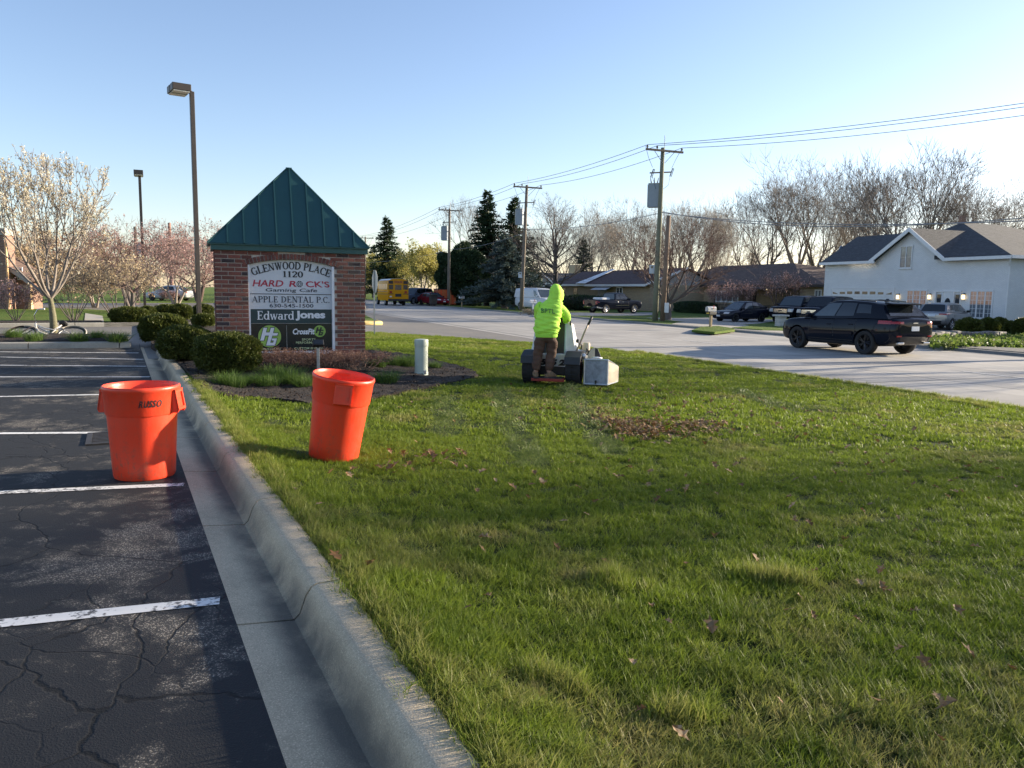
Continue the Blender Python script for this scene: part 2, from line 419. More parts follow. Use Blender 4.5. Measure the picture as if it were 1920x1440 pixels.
def bake(o, keep=None):
    """the mesh of an object with its modifiers, then the object is dropped"""
    bpy.context.view_layer.update()
    dg = bpy.context.evaluated_depsgraph_get()
    me = bpy.data.meshes.new_from_object(o.evaluated_get(dg))
    bpy.data.objects.remove(o)
    return me
def text_mesh(s, size, m, depth=0.004, bold=0.0, shear=0.0, sx=1.0, spacing=1.0):
    cu_ = bpy.data.curves.new('t', 'FONT'); cu_.body = s; cu_.size = size; cu_.align_x = 'CENTER'; cu_.align_y = 'CENTER'
    cu_.extrude = depth / 2; cu_.offset = bold; cu_.shear = shear; cu_.space_character = spacing; cu_.resolution_u = 3
    o = link('t', cu_); me = bake(o)
    me.transform(Matrix.Diagonal((sx, 1, 1, 1)))
    me.materials.clear(); me.materials.append(m)
    return me
def sheet(name, pts, m, kind='structure', parent=None):
    me = bpy.data.meshes.new(name); me.from_pydata([tuple(p) for p in pts], [], [tuple(range(len(pts)))])
    if me.polygons[0].normal.z < 0: me.flip_normals()
    me.materials.append(m)
    o = link(name, me, parent)
    if kind and not parent: o['kind'] = kind
    return o
# ------------------------------------------------------------------ ground, parking lot, road
from mathutils.geometry import delaunay_2d_cdt
def zlot(v): return -0.30 * sst(2, 12, v)
_zl0 = zl
def zl(x, y):
    z = _zl0(x, y)
    u = U((x, y))
    if u > 14.5: z += max(0, zlot(V((x, y))) + 0.06 - z) * sst(14.5, 17.4, u)
    return z
def inpoly(xy, poly):
    x, y = xy[:, 0], xy[:, 1]; ins = np.zeros(len(xy), bool); n = len(poly)
    for i in range(n):
        x1, y1 = poly[i][:2]; x2, y2 = poly[(i + 1) % n][:2]
        if y1 == y2: continue
        ins ^= ((y1 > y) != (y2 > y)) & (x < (x2 - x1) * (y - y1) / (y2 - y1) + x1)
    return ins
def patch(name, poly, zfun, step, m, skirt=0.3, kind='structure', rough=0.0, parent=None):
    """a piece of ground with a clean outline, a height function and an edge that goes down into the earth"""
    dense = []
    for i in range(len(poly)):
        a, b = Vector(poly[i][:2]), Vector(poly[(i + 1) % len(poly)][:2]); k = max(1, int((b - a).length / step))
        dense += [a.lerp(b, j / k) for j in range(k)]
    xs = [p[0] for p in dense]; ys = [p[1] for p in dense]
    g = np.stack(np.meshgrid(np.arange(min(xs), max(xs), step), np.arange(min(ys), max(ys), step)), -1).reshape(-1, 2)
    g = g + RNG.uniform(-0.25, 0.25, g.shape) * step
    g = g[inpoly(g, dense)]
    pts = dense + [Vector(q) for q in g.tolist()]
    n = len(dense)
    vs, es, fs, _, _, _ = delaunay_2d_cdt(pts, [(i, (i + 1) % n) for i in range(n)], [], 1, 1e-5)
    v3 = [(p.x, p.y, zfun(p.x, p.y) + (random.uniform(-rough, rough) if rough else 0)) for p in vs]
    b = len(v3); faces = [tuple(f) for f in fs]
    v3 += [(p.x, p.y, zfun(p.x, p.y) - skirt) for p in dense]
    # the outline keeps its order in the result as the first n vertices
    faces += [(i, b + i, b + (i + 1) % n, (i + 1) % n) for i in range(n)]
    me = bpy.data.meshes.new(name); me.from_pydata(v3, [], faces)
    bm = bmesh.new(); bm.from_mesh(me); bmesh.ops.recalc_face_normals(bm, faces=bm.faces); bm.to_mesh(me); bm.free()
    if me.polygons[0].normal.z < 0: me.flip_normals()
    me.shade_smooth(); me.set_sharp_from_angle(angle=1.0)
    me.materials.append(m)
    o = link(name, me, parent)
    if kind and not parent: o['kind'] = kind
    return o
S = 3000
sheet('ground', [(-S, -S, -0.45), (S, -S, -0.45), (S, S, -0.45), (-S, S, -0.45)], M_TURF)
# parking lot: dark sealed part, then the grey aisle that falls to the road
isl_a, isl_b = P(-40, 655), P(262, 652)
e_dir = (isl_b - isl_a).normalized()
sheet('parking_lot', [cu(-9, 0), cu(20.4, 0.0), isl_b, isl_a - e_dir * 40, (-50, -8, 0)], M_ASPH)
def strip_grid(name, u0, u1, nu, v0, v1, nv, zfun, m):
    vs = []; fs = []
    for i in range(nu + 1):
        for j in range(nv + 1):
            u = u0 + (u1 - u0) * i / nu; v = v0 + (v1 - v0) * j / nv; p = uv(u, v, zfun(u, v)); vs.append(tuple(p))
    for i in range(nu):
        for j in range(nv):
            a = i * (nv + 1) + j; fs.append((a, a + 1, a + nv + 2, a + nv + 1))
    me = bpy.data.meshes.new(name); me.from_pydata(vs, [], fs)
    if me.polygons[0].normal.z < 0: me.flip_normals()
    me.shade_smooth(); me.materials.append(m); o = link(name, me); o['kind'] = 'structure'; return o
M_AISLE = asphalt('aisle_asphalt', (0.17, 0.16, 0.145), (0.30, 0.27, 0.225), 0.42, 0.62, crack=False)
strip_grid('driveway', 17.5, 62, 4, -48, 12.4, 60, lambda u, v: zlot(v) - 0.006, M_AISLE)
sheet('road', [uv(-160, 11.6, ROAD_Z), uv(1200, 11.6, ROAD_Z), uv(1200, 23.62, ROAD_Z), uv(-160, 23.62, ROAD_Z)], M_ROAD)
M_JOINT = mat('road_joint_tar', (0.05, 0.048, 0.045), 0.7, var=0.3)
M_PAINT = None
def paint_mat():
    m, nt, b, vec = newmat('worn_road_paint')
    n = noise(nt, vec, 30, 6, 0.7); n2 = noise(nt, vec, 3, 4)
    k = ramp(nt, mth(nt, 'ADD', mth(nt, 'MULTIPLY', n, 0.6), mth(nt, 'MULTIPLY', n2, 0.4)), 0.40, 0.49)
    nt.links.new(mix2(nt, k, (0.05, 0.05, 0.05), (0.70, 0.69, 0.66)), b.inputs['Base Color']); b.inputs['Roughness'].default_value = 0.7
    return m
M_PAINT = paint_mat()
def ribbon(name, pts, w, z, m):
    pts = [Vector((p[0], p[1], 0)) for p in pts]; L = []; R = []
    for i, p in enumerate(pts):
        d = (pts[min(i + 1, len(pts) - 1)] - pts[max(0, i - 1)]).normalized(); n = Vector((-d.y, d.x, 0)) * w / 2
        L.append((p.x + n.x, p.y + n.y, z)); R.append((p.x - n.x, p.y - n.y, z))
    k = len(pts); me = bpy.data.meshes.new(name); me.from_pydata(L + R, [], [(k + i, k + i + 1, i + 1, i) for i in range(k - 1)])
    if me.polygons[0].normal.z < 0: me.flip_normals()
    me.materials.append(m); o = link(name, me); o['kind'] = 'structure'; return o
for v in (15.1, 18.3): ribbon('road_joint', [uv(-60, v), uv(300, v)], 0.025, ROAD_Z + 0.004, M_JOINT)
for k in range(-3, 26): ribbon('road_joint', [uv(6 + k * 6.2, 11.8), uv(6 + k * 6.2, 23.5)], 0.03, ROAD_Z + 0.003, M_JOINT)
ribbon('road_joint', [uv(26, 12.05), uv(80, 12.05)], 0.05, ROAD_Z + 0.005, M_JOINT)
for k in range(-2, 14):
    u = 22.3 + k * 12; ribbon('lane_line', [uv(u, 17.35), uv(u + 3.2, 17.35)], 0.11, ROAD_Z + 0.008, M_PAINT)
# painted parking lines
for a, b, ext in (((0, 1170), (412, 1127), 1.2), ((0, 924), (345, 909), 1.0), ((0, 813), (292, 811), 2), ((0, 744), (250, 739), 2),
                  ((0, 707), (281, 707), 3), ((0, 685), (274, 687), 3), ((20, 670), (268, 674), 4), ((10, 660), (260, 662), 4)):
    pa, pb = P(*a), P(*b); d = (pa - pb).normalized()
    ribbon('parking_line', [pb, pa, pa + d * ext], 0.095, 0.004, M_PAINT)

# kerb and gutter, cast in sections
SEC = [(0, 0.0), (0.25, -0.022), (0.275, 0.0), (0.305, 0.085), (0.33, 0.122), (0.355, 0.134), (0.46, 0.137), (0.48, 0.125), (0.485, -0.2), (0, -0.2)]
def kerb_run(name, prof, org, dr, nr, joints, m, parent=None, gap=0.012):
    root = thing(name, None, None) if parent is None else parent
    if parent is None: root['kind'] = 'structure'
    for a, b in zip(joints[:-1], joints[1:]):
        mb = MB(); n = len(prof); k = max(2, int((b - a) / 0.4)); vs = []
        for i in range(k + 1):
            t = a + gap / 2 + (b - a - gap) * i / k
            for d, z in prof:
                jit = random.uniform(-0.0015, 0.0015) if 0.2 < d < 0.5 else 0
                vs.append(org + dr * t + nr * (d + jit) + Vector((0, 0, z + jit * 0.5)))
        fs = [(i * n + j, i * n + (j + 1) % n, (i + 1) * n + (j + 1) % n, (i + 1) * n + j) for i in range(k) for j in range(n)]
        fs += [tuple(reversed(range(n))), tuple(k * n + j for j in range(n))]
        mb.add(vs, fs).build('kerb_section', m, root, angle=40)
    return root
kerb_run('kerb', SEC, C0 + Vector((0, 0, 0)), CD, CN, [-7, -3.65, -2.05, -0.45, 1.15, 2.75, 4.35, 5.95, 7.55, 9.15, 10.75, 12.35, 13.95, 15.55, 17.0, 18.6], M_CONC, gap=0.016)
sheet('kerb_bedding', [cu(-7, 0, -0.03), cu(18.6, 0, -0.03), cu(18.6, 0.55, -0.03), cu(-7, 0.55, -0.03)], M_SOIL)

# lawn
LAWN = [cu(-5, 0.482), cu(18.6, 0.482), cu(19.4, 1.0), Vector((-9.2, 21.5, 0)), Vector((-8.2, 24.6, 0)), Vector((-6.6, 26.8, 0)), Vector((-5.15, 27.39, 0)), Vector((-2.28, 27.08, 0)), Vector((0.7, 25.83, 0)), Vector((2.97, 23.91, 0)), uv(18.6, 11.98), uv(12, 11.9), uv(4, 12.0), uv(-9, 11.95)]
lawn = patch('lawn', LAWN, zl, 0.4, M_SOIL)
BEDPX = [(283, 645), (300, 655), (325, 675), (345, 692), (365, 715), (385, 736), (420, 743), (470, 746), (520, 753), (580, 760), (640, 758), (700, 748), (760, 737), (830, 723), (880, 712), (897, 706), (888, 697), (850, 686), (800, 673), (745, 664), (690, 659), (620, 648), (540, 640), (450, 632), (400, 622), (330, 618), (288, 626)]
BED = [Pl(*q) for q in BEDPX]
def bedz(x, y): return zl(x, y) + 0.035
patch('mulch_bed', BED, bedz, 0.13, M_MULCH, 0.15, rough=0.018)
TRACKS = [[Pl(*q) for q in t] for t in ([(940, 735), (962, 790), (985, 840), (1000, 872)], [(1068, 726), (1082, 770), (1112, 812), (1150, 850)], [(838, 755), (842, 815)], [(1380, 735), (1460, 765), (1530, 770)])]
def seg_dist(xy, poly):
    best = np.full(len(xy), 1e9)
    for a, b in zip(poly[:-1], poly[1:]):
        a = np.array(a[:2]); b = np.array(b[:2]); ab = b - a
        t = np.clip(((xy - a) @ ab) / (ab @ ab), 0, 1); best = np.minimum(best, np.hypot(*(xy - a - t[:, None] * ab).T))
    return best
def vnoise(xy, sc, seed):
    r = np.random.default_rng(seed); T = r.random((64, 64)); g = xy * sc + 1000; i = np.floor(g).astype(int); f = g - i; f = f * f * (3 - 2 * f)
    a = T[i[:, 0] % 64, i[:, 1] % 64]; b = T[(i[:, 0] + 1) % 64, i[:, 1] % 64]; c = T[i[:, 0] % 64, (i[:, 1] + 1) % 64]; d = T[(i[:, 0] + 1) % 64, (i[:, 1] + 1) % 64]
    return (a * (1 - f[:, 0]) + b * f[:, 0]) * (1 - f[:, 1]) + (c * (1 - f[:, 0]) + d * f[:, 0]) * f[:, 1]
def blades(n, rad, hmin, hmax, w, seed, lean=0.5, bend=0.5):
    r = np.random.default_rng(seed)
    a = r.uniform(0, 2 * PI, n); q = rad * np.sqrt(r.random(n)); base = np.stack([q * np.cos(a), q * np.sin(a), np.full(n, -0.008)], 1)
    h = r.uniform(hmin, hmax, n); az = r.uniform(0, 2 * PI, n); ln = r.uniform(0.05, lean, n)
    dr = np.stack([np.cos(az), np.sin(az), np.zeros(n)], 1); side = np.stack([-np.sin(az + 0.6), np.cos(az + 0.6), np.zeros(n)], 1)
    up = np.array([0, 0, 1.0]); ww = w * r.uniform(0.7, 1.3, n)
    def at(t, wd):
        c = base + dr * (h * ln * t + h * bend * ln * t * t)[:, None] + up * (h * t * (1 - 0.25 * ln * t))[:, None]
        return c - side * (ww * wd)[:, None] / 2, c + side * (ww * wd)[:, None] / 2
    A = at(0, 1.0); B = at(0.55, 0.85); D = at(1.0, 0.12)
    Vs = np.stack([A[0], A[1], B[1], B[0], D[1], D[0]], 1).reshape(-1, 3)
    i = np.arange(n)[:, None] * 6
    Fs = np.concatenate([i + np.array([0, 1, 2, 3]), i + np.array([3, 2, 4, 5])])
    return Vs, Fs
tufts = bpy.data.collections.new('tuft_shapes')
for k in range(5):
    Vs, Fs = blades(50, 0.055, 0.026, 0.066, 0.0034, 100 + k, 0.75, 0.9); tufts.objects.link(bpy.data.objects.new('a_tuft%d' % k, npmesh('tuft', Vs, Fs, M_GRASS)))
for k in range(3):
    Vs, Fs = blades(60, 0.13, 0.03, 0.07, 0.0085, 120 + k, 0.7, 0.8); tufts.objects.link(bpy.data.objects.new('b_tuft%d' % k, npmesh('tuft', Vs, Fs, M_GRASS)))
def gn_scatter(name, pts, rot, scl, idx, dry, coll, press=None):
    me = bpy.data.meshes.new(name); me.vertices.add(len(pts)); me.vertices.foreach_set('co', np.asarray(pts, np.float32).ravel())
    for nm, ty, ar in (('rot', 'FLOAT_VECTOR', rot), ('scl', 'FLOAT_VECTOR', scl)):
        at = me.attributes.new(nm, ty, 'POINT'); at.data.foreach_set('vector', np.asarray(ar, np.float32).ravel())
    at = me.attributes.new('pick', 'INT', 'POINT'); at.data.foreach_set('value', np.asarray(idx, np.int32))
    at = me.attributes.new('dry', 'FLOAT', 'POINT'); at.data.foreach_set('value', np.asarray(dry, np.float32))
    if press is not None: at = me.attributes.new('press', 'FLOAT', 'POINT'); at.data.foreach_set('value', np.asarray(press, np.float32))
    o = link(name, me)
    ng = bpy.data.node_groups.get('scatter_' + coll.name)
    if not ng:
        ng = bpy.data.node_groups.new('scatter_' + coll.name, 'GeometryNodeTree')
        ng.interface.new_socket('Geometry', in_out='INPUT', socket_type='NodeSocketGeometry'); ng.interface.new_socket('Geometry', in_out='OUTPUT', socket_type='NodeSocketGeometry')
        N = ng.nodes.new; gi, go = N('NodeGroupInput'), N('NodeGroupOutput'); ip = N('GeometryNodeInstanceOnPoints'); ci = N('GeometryNodeCollectionInfo')
        ci.inputs['Collection'].default_value = coll; ci.inputs['Separate Children'].default_value = True; ci.inputs['Reset Children'].default_value = True
        def na(nm, ty):
            a = N('GeometryNodeInputNamedAttribute'); a.data_type = ty; a.inputs[0].default_value = nm; return [s for s in a.outputs if s.enabled][0]
        er = N('FunctionNodeEulerToRotation'); L = ng.links.new
        L(gi.outputs[0], ip.inputs['Points']); L(ci.outputs[0], ip.inputs['Instance']); ip.inputs['Pick Instance'].default_value = True
        L(na('pick', 'INT'), ip.inputs['Instance Index']); L(na('rot', 'FLOAT_VECTOR'), er.inputs[0]); L(er.outputs[0], ip.inputs['Rotation']); L(na('scl', 'FLOAT_VECTOR'), ip.inputs['Scale'])
        L(ip.outputs[0], go.inputs[0])
    md = o.modifiers.new('scatter', 'NODES'); md.node_group = ng
    return o
def scatter_grass():
    def field(n_per, y0, y1, xr):
        n = int(n_per * (y1 - y0) * (xr[1] - xr[0])); xy = np.stack([RNG.uniform(*xr, n), RNG.uniform(y0, y1, n)], 1)
        return xy[inpoly(xy, LAWN) & ~inpoly(xy, BED)]
    near = field(520, 0.9, 4.2, (-1.8, 4.6)); mid = field(300, 4.2, 8.0, (-4, 9)); mid2 = field(70, 8.0, 15.0, (-8, 12)); far = field(45, 15.0, 28, (-9.5, 9))
    xy = np.concatenate([near, mid, mid2, far]); n = len(xy)
    big = np.concatenate([np.zeros(len(near) + len(mid), bool), np.ones(len(mid2) + len(far), bool)])
    pick = np.where(big, RNG.integers(5, 8, n), RNG.integers(0, 5, n))
    nz = vnoise(xy, 0.9, 1) * 0.5 + vnoise(xy, 3.1, 2) * 0.3 + vnoise(xy, 9, 3) * 0.2
    tall = vnoise(xy, 1.7, 5) * 0.6 + vnoise(xy, 5.5, 6) * 0.4
    dry = np.clip((nz - 0.56) * 3.0, 0, 0.75) * RNG.uniform(0.2, 1.0, n)
    trk = np.min([seg_dist(xy, t) for t in TRACKS], 0); pressed = np.clip(1 - (trk - 0.10) / 0.10, 0, 1)
    sc = RNG.uniform(0.75, 1.2, n); hz = sc * (0.55 + 0.62 * tall) * (1 - 0.75 * pressed)
    hz = np.where(xy[:, 1] > 6.5, hz * 0.85, hz)
    rot = np.stack([RNG.normal(0, 0.12, n) + 0.95 * pressed, RNG.normal(0, 0.12, n) - 0.2 * pressed, RNG.uniform(0, 2 * PI, n)], 1)
    rot[:, 2] = np.where(pressed > 0.5, RNG.normal(0.3, 0.3, n), rot[:, 2])
    z = np.array([zl(a, b) for a, b in xy])
    o = gn_scatter('grass', np.column_stack([xy, z]), rot, np.stack([sc, sc, hz], 1), pick, dry * (1 - 0.7 * pressed), tufts, np.clip(pressed * RNG.uniform(.5, 1.1, n), 0, 1))
    tag(o, 'green lawn grass with mower tracks between the kerb and the road', 'grass', kind='stuff')
scatter_grass()
# rough longer grass along the kerb and the road edge
def edge_grass(a, b, n, hs, zfun, name, label):
    t = RNG.random(n); pts = np.array([a.lerp(b, k)[:2] for k in t]) + RNG.normal(0, 0.035, (n, 2))
    sc = RNG.uniform(0.7, 1.2, n)
    o = gn_scatter(name, [(p[0], p[1], zfun(*p)) for p in pts], np.stack([RNG.normal(0, .2, n), RNG.normal(0, .2, n), RNG.uniform(0, 6.28, n)], 1), np.stack([sc, sc, sc * hs], 1), RNG.integers(0, 5, n), RNG.uniform(0, 0.5, n), tufts)
    tag(o, label, 'grass', kind='stuff')
edge_grass(cu(-3, 0.53), cu(9.6, 0.53), 900, 1.25, zl, 'edge_grass', 'longer grass hanging along the back of the kerb')
edge_grass(uv(4, 11.93), uv(20, 11.93), 700, 1.5, zl, 'edge_grass', 'untrimmed grass along the near edge of the road')
for (ax, ay), (bx_, by_), n_, hs_ in (((1400, 1085), (1520, 1100), 70, 1.9), ((1120, 1080), (1180, 1110), 26, 1.9), ((1010, 1270), (1080, 1300), 22, 1.7), ((1240, 1340), (1300, 1350), 20, 1.7), ((1790, 755), (1860, 768), 60, 1.9)):
    edge_grass(Pl(ax, ay), Pl(bx_, by_), n_, hs_, zl, 'grass_tuft', 'taller uncut grass standing up in the lawn')
# fallen leaves
def leaf_mesh(xy, zfun, smin, smax, seed, lift=0.03):
    r = np.random.default_rng(seed); n = len(xy)
    s = r.uniform(smin, smax, n); az = r.uniform(0, 2 * PI, n); tilt = r.uniform(-0.9, 0.9, n); curl = r.uniform(0.1, 0.6, n)
    z = np.array([zfun(a, b) for a, b in xy]) + r.uniform(0.3, 1.2, n) * lift
    shp = np.array([(0, -1, 0), (0.55, -0.45, 1), (0.28, -0.15, .4), (0.72, 0.2, 1), (0.2, 0.35, .3), (0, 1, 0.2), (-0.2, 0.35, .3), (-0.72, 0.2, 1), (-0.28, -0.15, .4), (-0.55, -0.45, 1)])
    Vs = np.zeros((n, 10, 3)); lx = shp[:, 0][None] * s[:, None]; ly = shp[:, 1][None] * s[:, None]; lz = shp[:, 2][None] * (s * curl)[:, None]
    y2 = ly * np.cos(tilt)[:, None] - lz * np.sin(tilt)[:, None]; z2 = ly * np.sin(tilt)[:, None] + lz * np.cos(tilt)[:, None]
    Vs[..., 0] = xy[:, 0:1] + lx * np.cos(az)[:, None] - y2 * np.sin(az)[:, None]; Vs[..., 1] = xy[:, 1:2] + lx * np.sin(az)[:, None] + y2 * np.cos(az)[:, None]; Vs[..., 2] = z[:, None] + z2
    i = np.arange(n)[:, None] * 10
    Fs = np.concatenate([i + np.array(q) for q in ([0, 1, 2, 8], [0, 8, 9, 9], [2, 3, 4, 8], [4, 6, 7, 8], [4, 5, 6, 6])])
    return Vs.reshape(-1, 3), Fs
def leaves(name, label, xy, zfun, smin, smax, seed, m=M_FALL, lift=0.03):
    Vs, Fs = leaf_mesh(xy, zfun, smin, smax, seed, lift); me = bpy.data.meshes.new(name)
    fs = [tuple(dict.fromkeys(f)) for f in Fs.tolist()]
    me.from_pydata(Vs.tolist(), [], fs); me.materials.append(m); return tag(link(name, me), label, 'leaves', kind='stuff')
pile = [Pl(*q) for q in ((1100, 778), (1150, 790), (1250, 795), (1355, 798), (1340, 810), (1262, 818), (1225, 832), (1180, 828), (1145, 812))]
bx = np.array([p[:2] for p in pile]); q = RNG.uniform(bx.min(0), bx.max(0), (2600, 2)); q = q[inpoly(q, pile)][:430]; q = np.concatenate([q + RNG.normal(0, .10, q.shape), q[:90] + RNG.normal(0, .45, (90, 2))])
leaves('leaf_pile', 'patch of brown fallen leaves on the lawn behind the mower', q, zl, 0.028, 0.055, 11, lift=0.06)
def blob(px, n, s):
    c = Pl(*px); return np.array([c[:2]]) + RNG.normal(0, 1, (n, 2)) * s
sp = RNG.uniform((-1.5, 2.0), (7.5, 13), (1500, 2)); sp = sp[inpoly(sp, LAWN) & ~inpoly(sp, BED)]
w = vnoise(sp, 0.5, 9); keep = RNG.random(len(sp)) < np.clip((w - 0.25) * 1.4 + (sp[:, 0] > 0.2) * 0.2, 0.03, 0.8); sp = sp[keep][:480]
sp = np.concatenate([sp, blob((1230, 770), 90, 0.75), blob((790, 860), 16, 0.14), blob((850, 868), 14, 0.16), blob((735, 885), 10, 0.1), blob((1280, 740), 60, 0.9), blob((1210, 915), 12, 0.35), blob((990, 915), 14, 0.25)])
sp = sp[inpoly(sp, LAWN) & ~inpoly(sp, BED)]
leaves('fallen_leaves', 'brown dry leaves scattered over the lawn', sp, zl, 0.022, 0.05, 12, lift=0.06)
# chips of bark on the bed
q = RNG.uniform(np.array([p[:2] for p in BED]).min(0), np.array([p[:2] for p in BED]).max(0), (9000, 2)); q = q[inpoly(q, BED)]; q = q[:6500]
M_CHIP = leafmat('bark_chips', ((0.014, 0.009, 0.006), (0.055, 0.034, 0.022), (0.028, 0.018, 0.012)), 0.0, 0.9, None, 8)
leaves('bark_chips', 'dark bark chips covering the bed round the brick sign', q, bedz, 0.014, 0.035, 13, M_CHIP, 0.02)

# island with the blossom tree, and its kerb
isl_f0, isl_f1 = P(-60, 643, 0.13), P(246, 641, 0.13)
idr = (isl_f1 - isl_f0).normalized(); inr = Vector((-idr.y, idr.x, 0)); Lr = (isl_f1 - isl_f0).length
o0 = Vector((isl_f0.x, isl_f0.y, 0)) - inr * 0.12
ISEC = [(0, -0.1), (0, 0.02), (0.025, 0.12), (0.06, 0.14), (0.20, 0.14), (0.22, -0.1)]
M_CONCL = concrete('island_concrete', (0.38, 0.355, 0.30), (0.30, 0.28, 0.23))
kerb_run('island_kerb', ISEC, o0 - idr * 9, idr, inr, [0, 4.6, 9 + Lr * 0.36, 9 + Lr - 0.25, 9 + Lr], M_CONCL, gap=0.02)
ia = o0 + inr * 0.2
ISL = [ia - idr * 9, ia + idr * (Lr - 0.1), ia + idr * (Lr - 0.5) + inr * 1.6, ia + idr * (Lr - 2.0) + inr * 2.6, ia - idr * 9 + inr * 2.8]
def islz(x, y):
    t = (Vector((x, y, 0)) - ia).dot(inr); return 0.135 + 0.10 * math.sin(min(1, max(0, t / 2.7)) * PI)
patch('island_bed', ISL, islz, 0.2, M_MULCH, 0.25, rough=0.025)
# far kerb, lawn and walk on the left
fk0, fk1 = P(-120, 608, 0.12), P(196, 606, 0.12); fdr = (fk1 - fk0).normalized(); fnr = Vector((-fdr.y, fdr.x, 0))
kerb_run('far_kerb', ISEC, Vector((fk0.x, fk0.y, 0)) - fdr * 6, fdr, fnr, [0, 5, 10, 15, 6 + (fk1 - fk0).length], M_CONCL, gap=0.02)
def flatp(name, px, z, m, step=0.8, skirt=0.2):
    return patch(name, [P(*q, z) for q in px], lambda x, y: z, step, m, skirt)
flatp('left_lawn', [(-260, 606), (-60, 605), (100, 604), (198, 604), (262, 606), (268, 592), (240, 584), (150, 579), (0, 575), (-260, 575)], 0.10, M_TURF)
flatp('entrance_walk', [(158, 603), (195, 603), (192, 592), (160, 587)], 0.115, M_WALK, 0.6, 0.05)
flatp('mulch_strip', [(-100, 604.5), (90, 604), (192, 604), (190, 600.5), (90, 600.5), (-100, 601)], 0.12, M_MULCH, 0.5, 0.05)
flatp('shrub_bed', [(268, 634), (330, 617), (400, 620), (450, 604), (420, 598), (300, 598), (262, 605), (240, 606), (200, 606), (225, 600), (262, 598)], 0.07, M_MULCH, 0.5, 0.1)
flatp('side_street', [(-500, 567), (686, 567), (686, 574), (300, 577), (-500, 577)], 0.03, M_ASPH2, 3)
flatp('street_lawn', [(-600, 546), (-100, 546), (680, 546), (680, 566.5), (-600, 566.5)], 0.09, M_TURF, 6)
# corner with the yellow kerb beyond the driveway
cy = P(716, 603, 0.0); du = U(cy); dv = V(cy)
M_YK = mat('yellow_kerb_paint', (0.50, 0.38, 0.14), 0.7, var=0.25, scale=12)
arc = [uv(du + 2.6, dv + 0.3), uv(du + 0.8, dv + 0.1), uv(du + .15, dv - .4), uv(du, dv - 1.2), uv(du, 1.0)]
patch('corner_lawn', arc + [uv(du + 40, 1.0), uv(du + 40, dv + 2.0), uv(du + 12, dv + 1.6)], lambda x, y: zlot(V((x, y))) + 0.12, 1.2, M_TURF, 0.3)
mk = MB(); pts = [p + Vector((0, 0, zlot(V(p)) + 0.07)) for p in arc]; mk.tube(pts, 0.12, 8)
o = mk.build('yellow_kerb', M_YK, smooth=True); o['kind'] = 'structure'

# far side of the road: kerb, sloping ground, driveways
M_KERBF = concrete('far_kerb_concrete', (0.22, 0.21, 0.19), (0.15, 0.145, 0.13))
FSEC = [(0, 0.004), (0.35, 0.008), (0.42, 0.09), (0.62, 0.1), (0.64, -0.2), (0, -0.2)]
kr = thing('roadside_kerb', None, None); kr['kind'] = 'structure'
kerb_run('roadside_kerb', FSEC, uv(0, 23.6, ROAD_Z), TH, NH, list(range(-12, 140, 8)), M_KERBF, kr, 0.03)
strip_grid('far_lawn', -60, 600, 40, 24.2, 90, 40, lambda u, v: zf(v) - 0.002, M_TURF)
def farpatch(name, px, m, lift=0.012, skirt=0.05, step=0.8):
    pts = [Pg(*q) for q in px]; return patch(name, pts, lambda x, y: zf(V((x, y))) + lift, step, m, skirt)
def uvp(name, L, m, lift=0.012, step=0.8, skirt=0.05):
    return patch(name, [uv(*q) for q in L], lambda x, y: zf(V((x, y))) + lift, step, m, skirt)
M_DRV = concrete('driveway_concrete', (0.34, 0.32, 0.28), (0.27, 0.25, 0.22), 0.1)
uvp('concrete_driveway', [(U(Pg(1476, 630)), 24.25), (U(Pg(1200, 608)), 24.25), (U(Pg(1235, 604)), 26.6), (U(Pg(1330, 605)), 28.2), (U(Pg(1345, 598)), 31), (U(Pg(1345, 598)) + 4, 42), (U(Pg(1470, 600)), 42), (U(Pg(1500, 612)), 30), (U(Pg(1480, 622)), 26.5)], M_DRV)
farpatch('grass_island', [(1297, 621), (1316, 614.5), (1345, 613), (1372, 617), (1378, 620), (1340, 625)], M_TURF, 0.06, 0.1, 0.4)
farpatch('grass_island', [(1372, 616), (1425, 611), (1500, 612), (1500, 621), (1430, 620)], M_TURF, 0.05, 0.1, 0.4)
farpatch('concrete_driveway', [(1010, 588), (1100, 586), (1225, 586), (1225, 590.5), (1100, 592), (1000, 592)], M_DRV)
uvp('concrete_driveway', [(U(Pg(1480, 615)), 31), (U(Pg(1480, 615)) + 5, 45), (26.5, 45), (24, 33), (27, 31.5)], M_ASPH2, 0.018)
uvp('concrete_driveway', [(10, 24.25), (U(Pg(1735, 652)), 24.25), (U(Pg(1740, 649)), 25.0), (U(Pg(1920, 653)), 26.4), (12, 27.2), (8, 27)], M_ASPH2, 0.02)
kr2 = [Pg(1738, 640), Pg(1870, 634)]
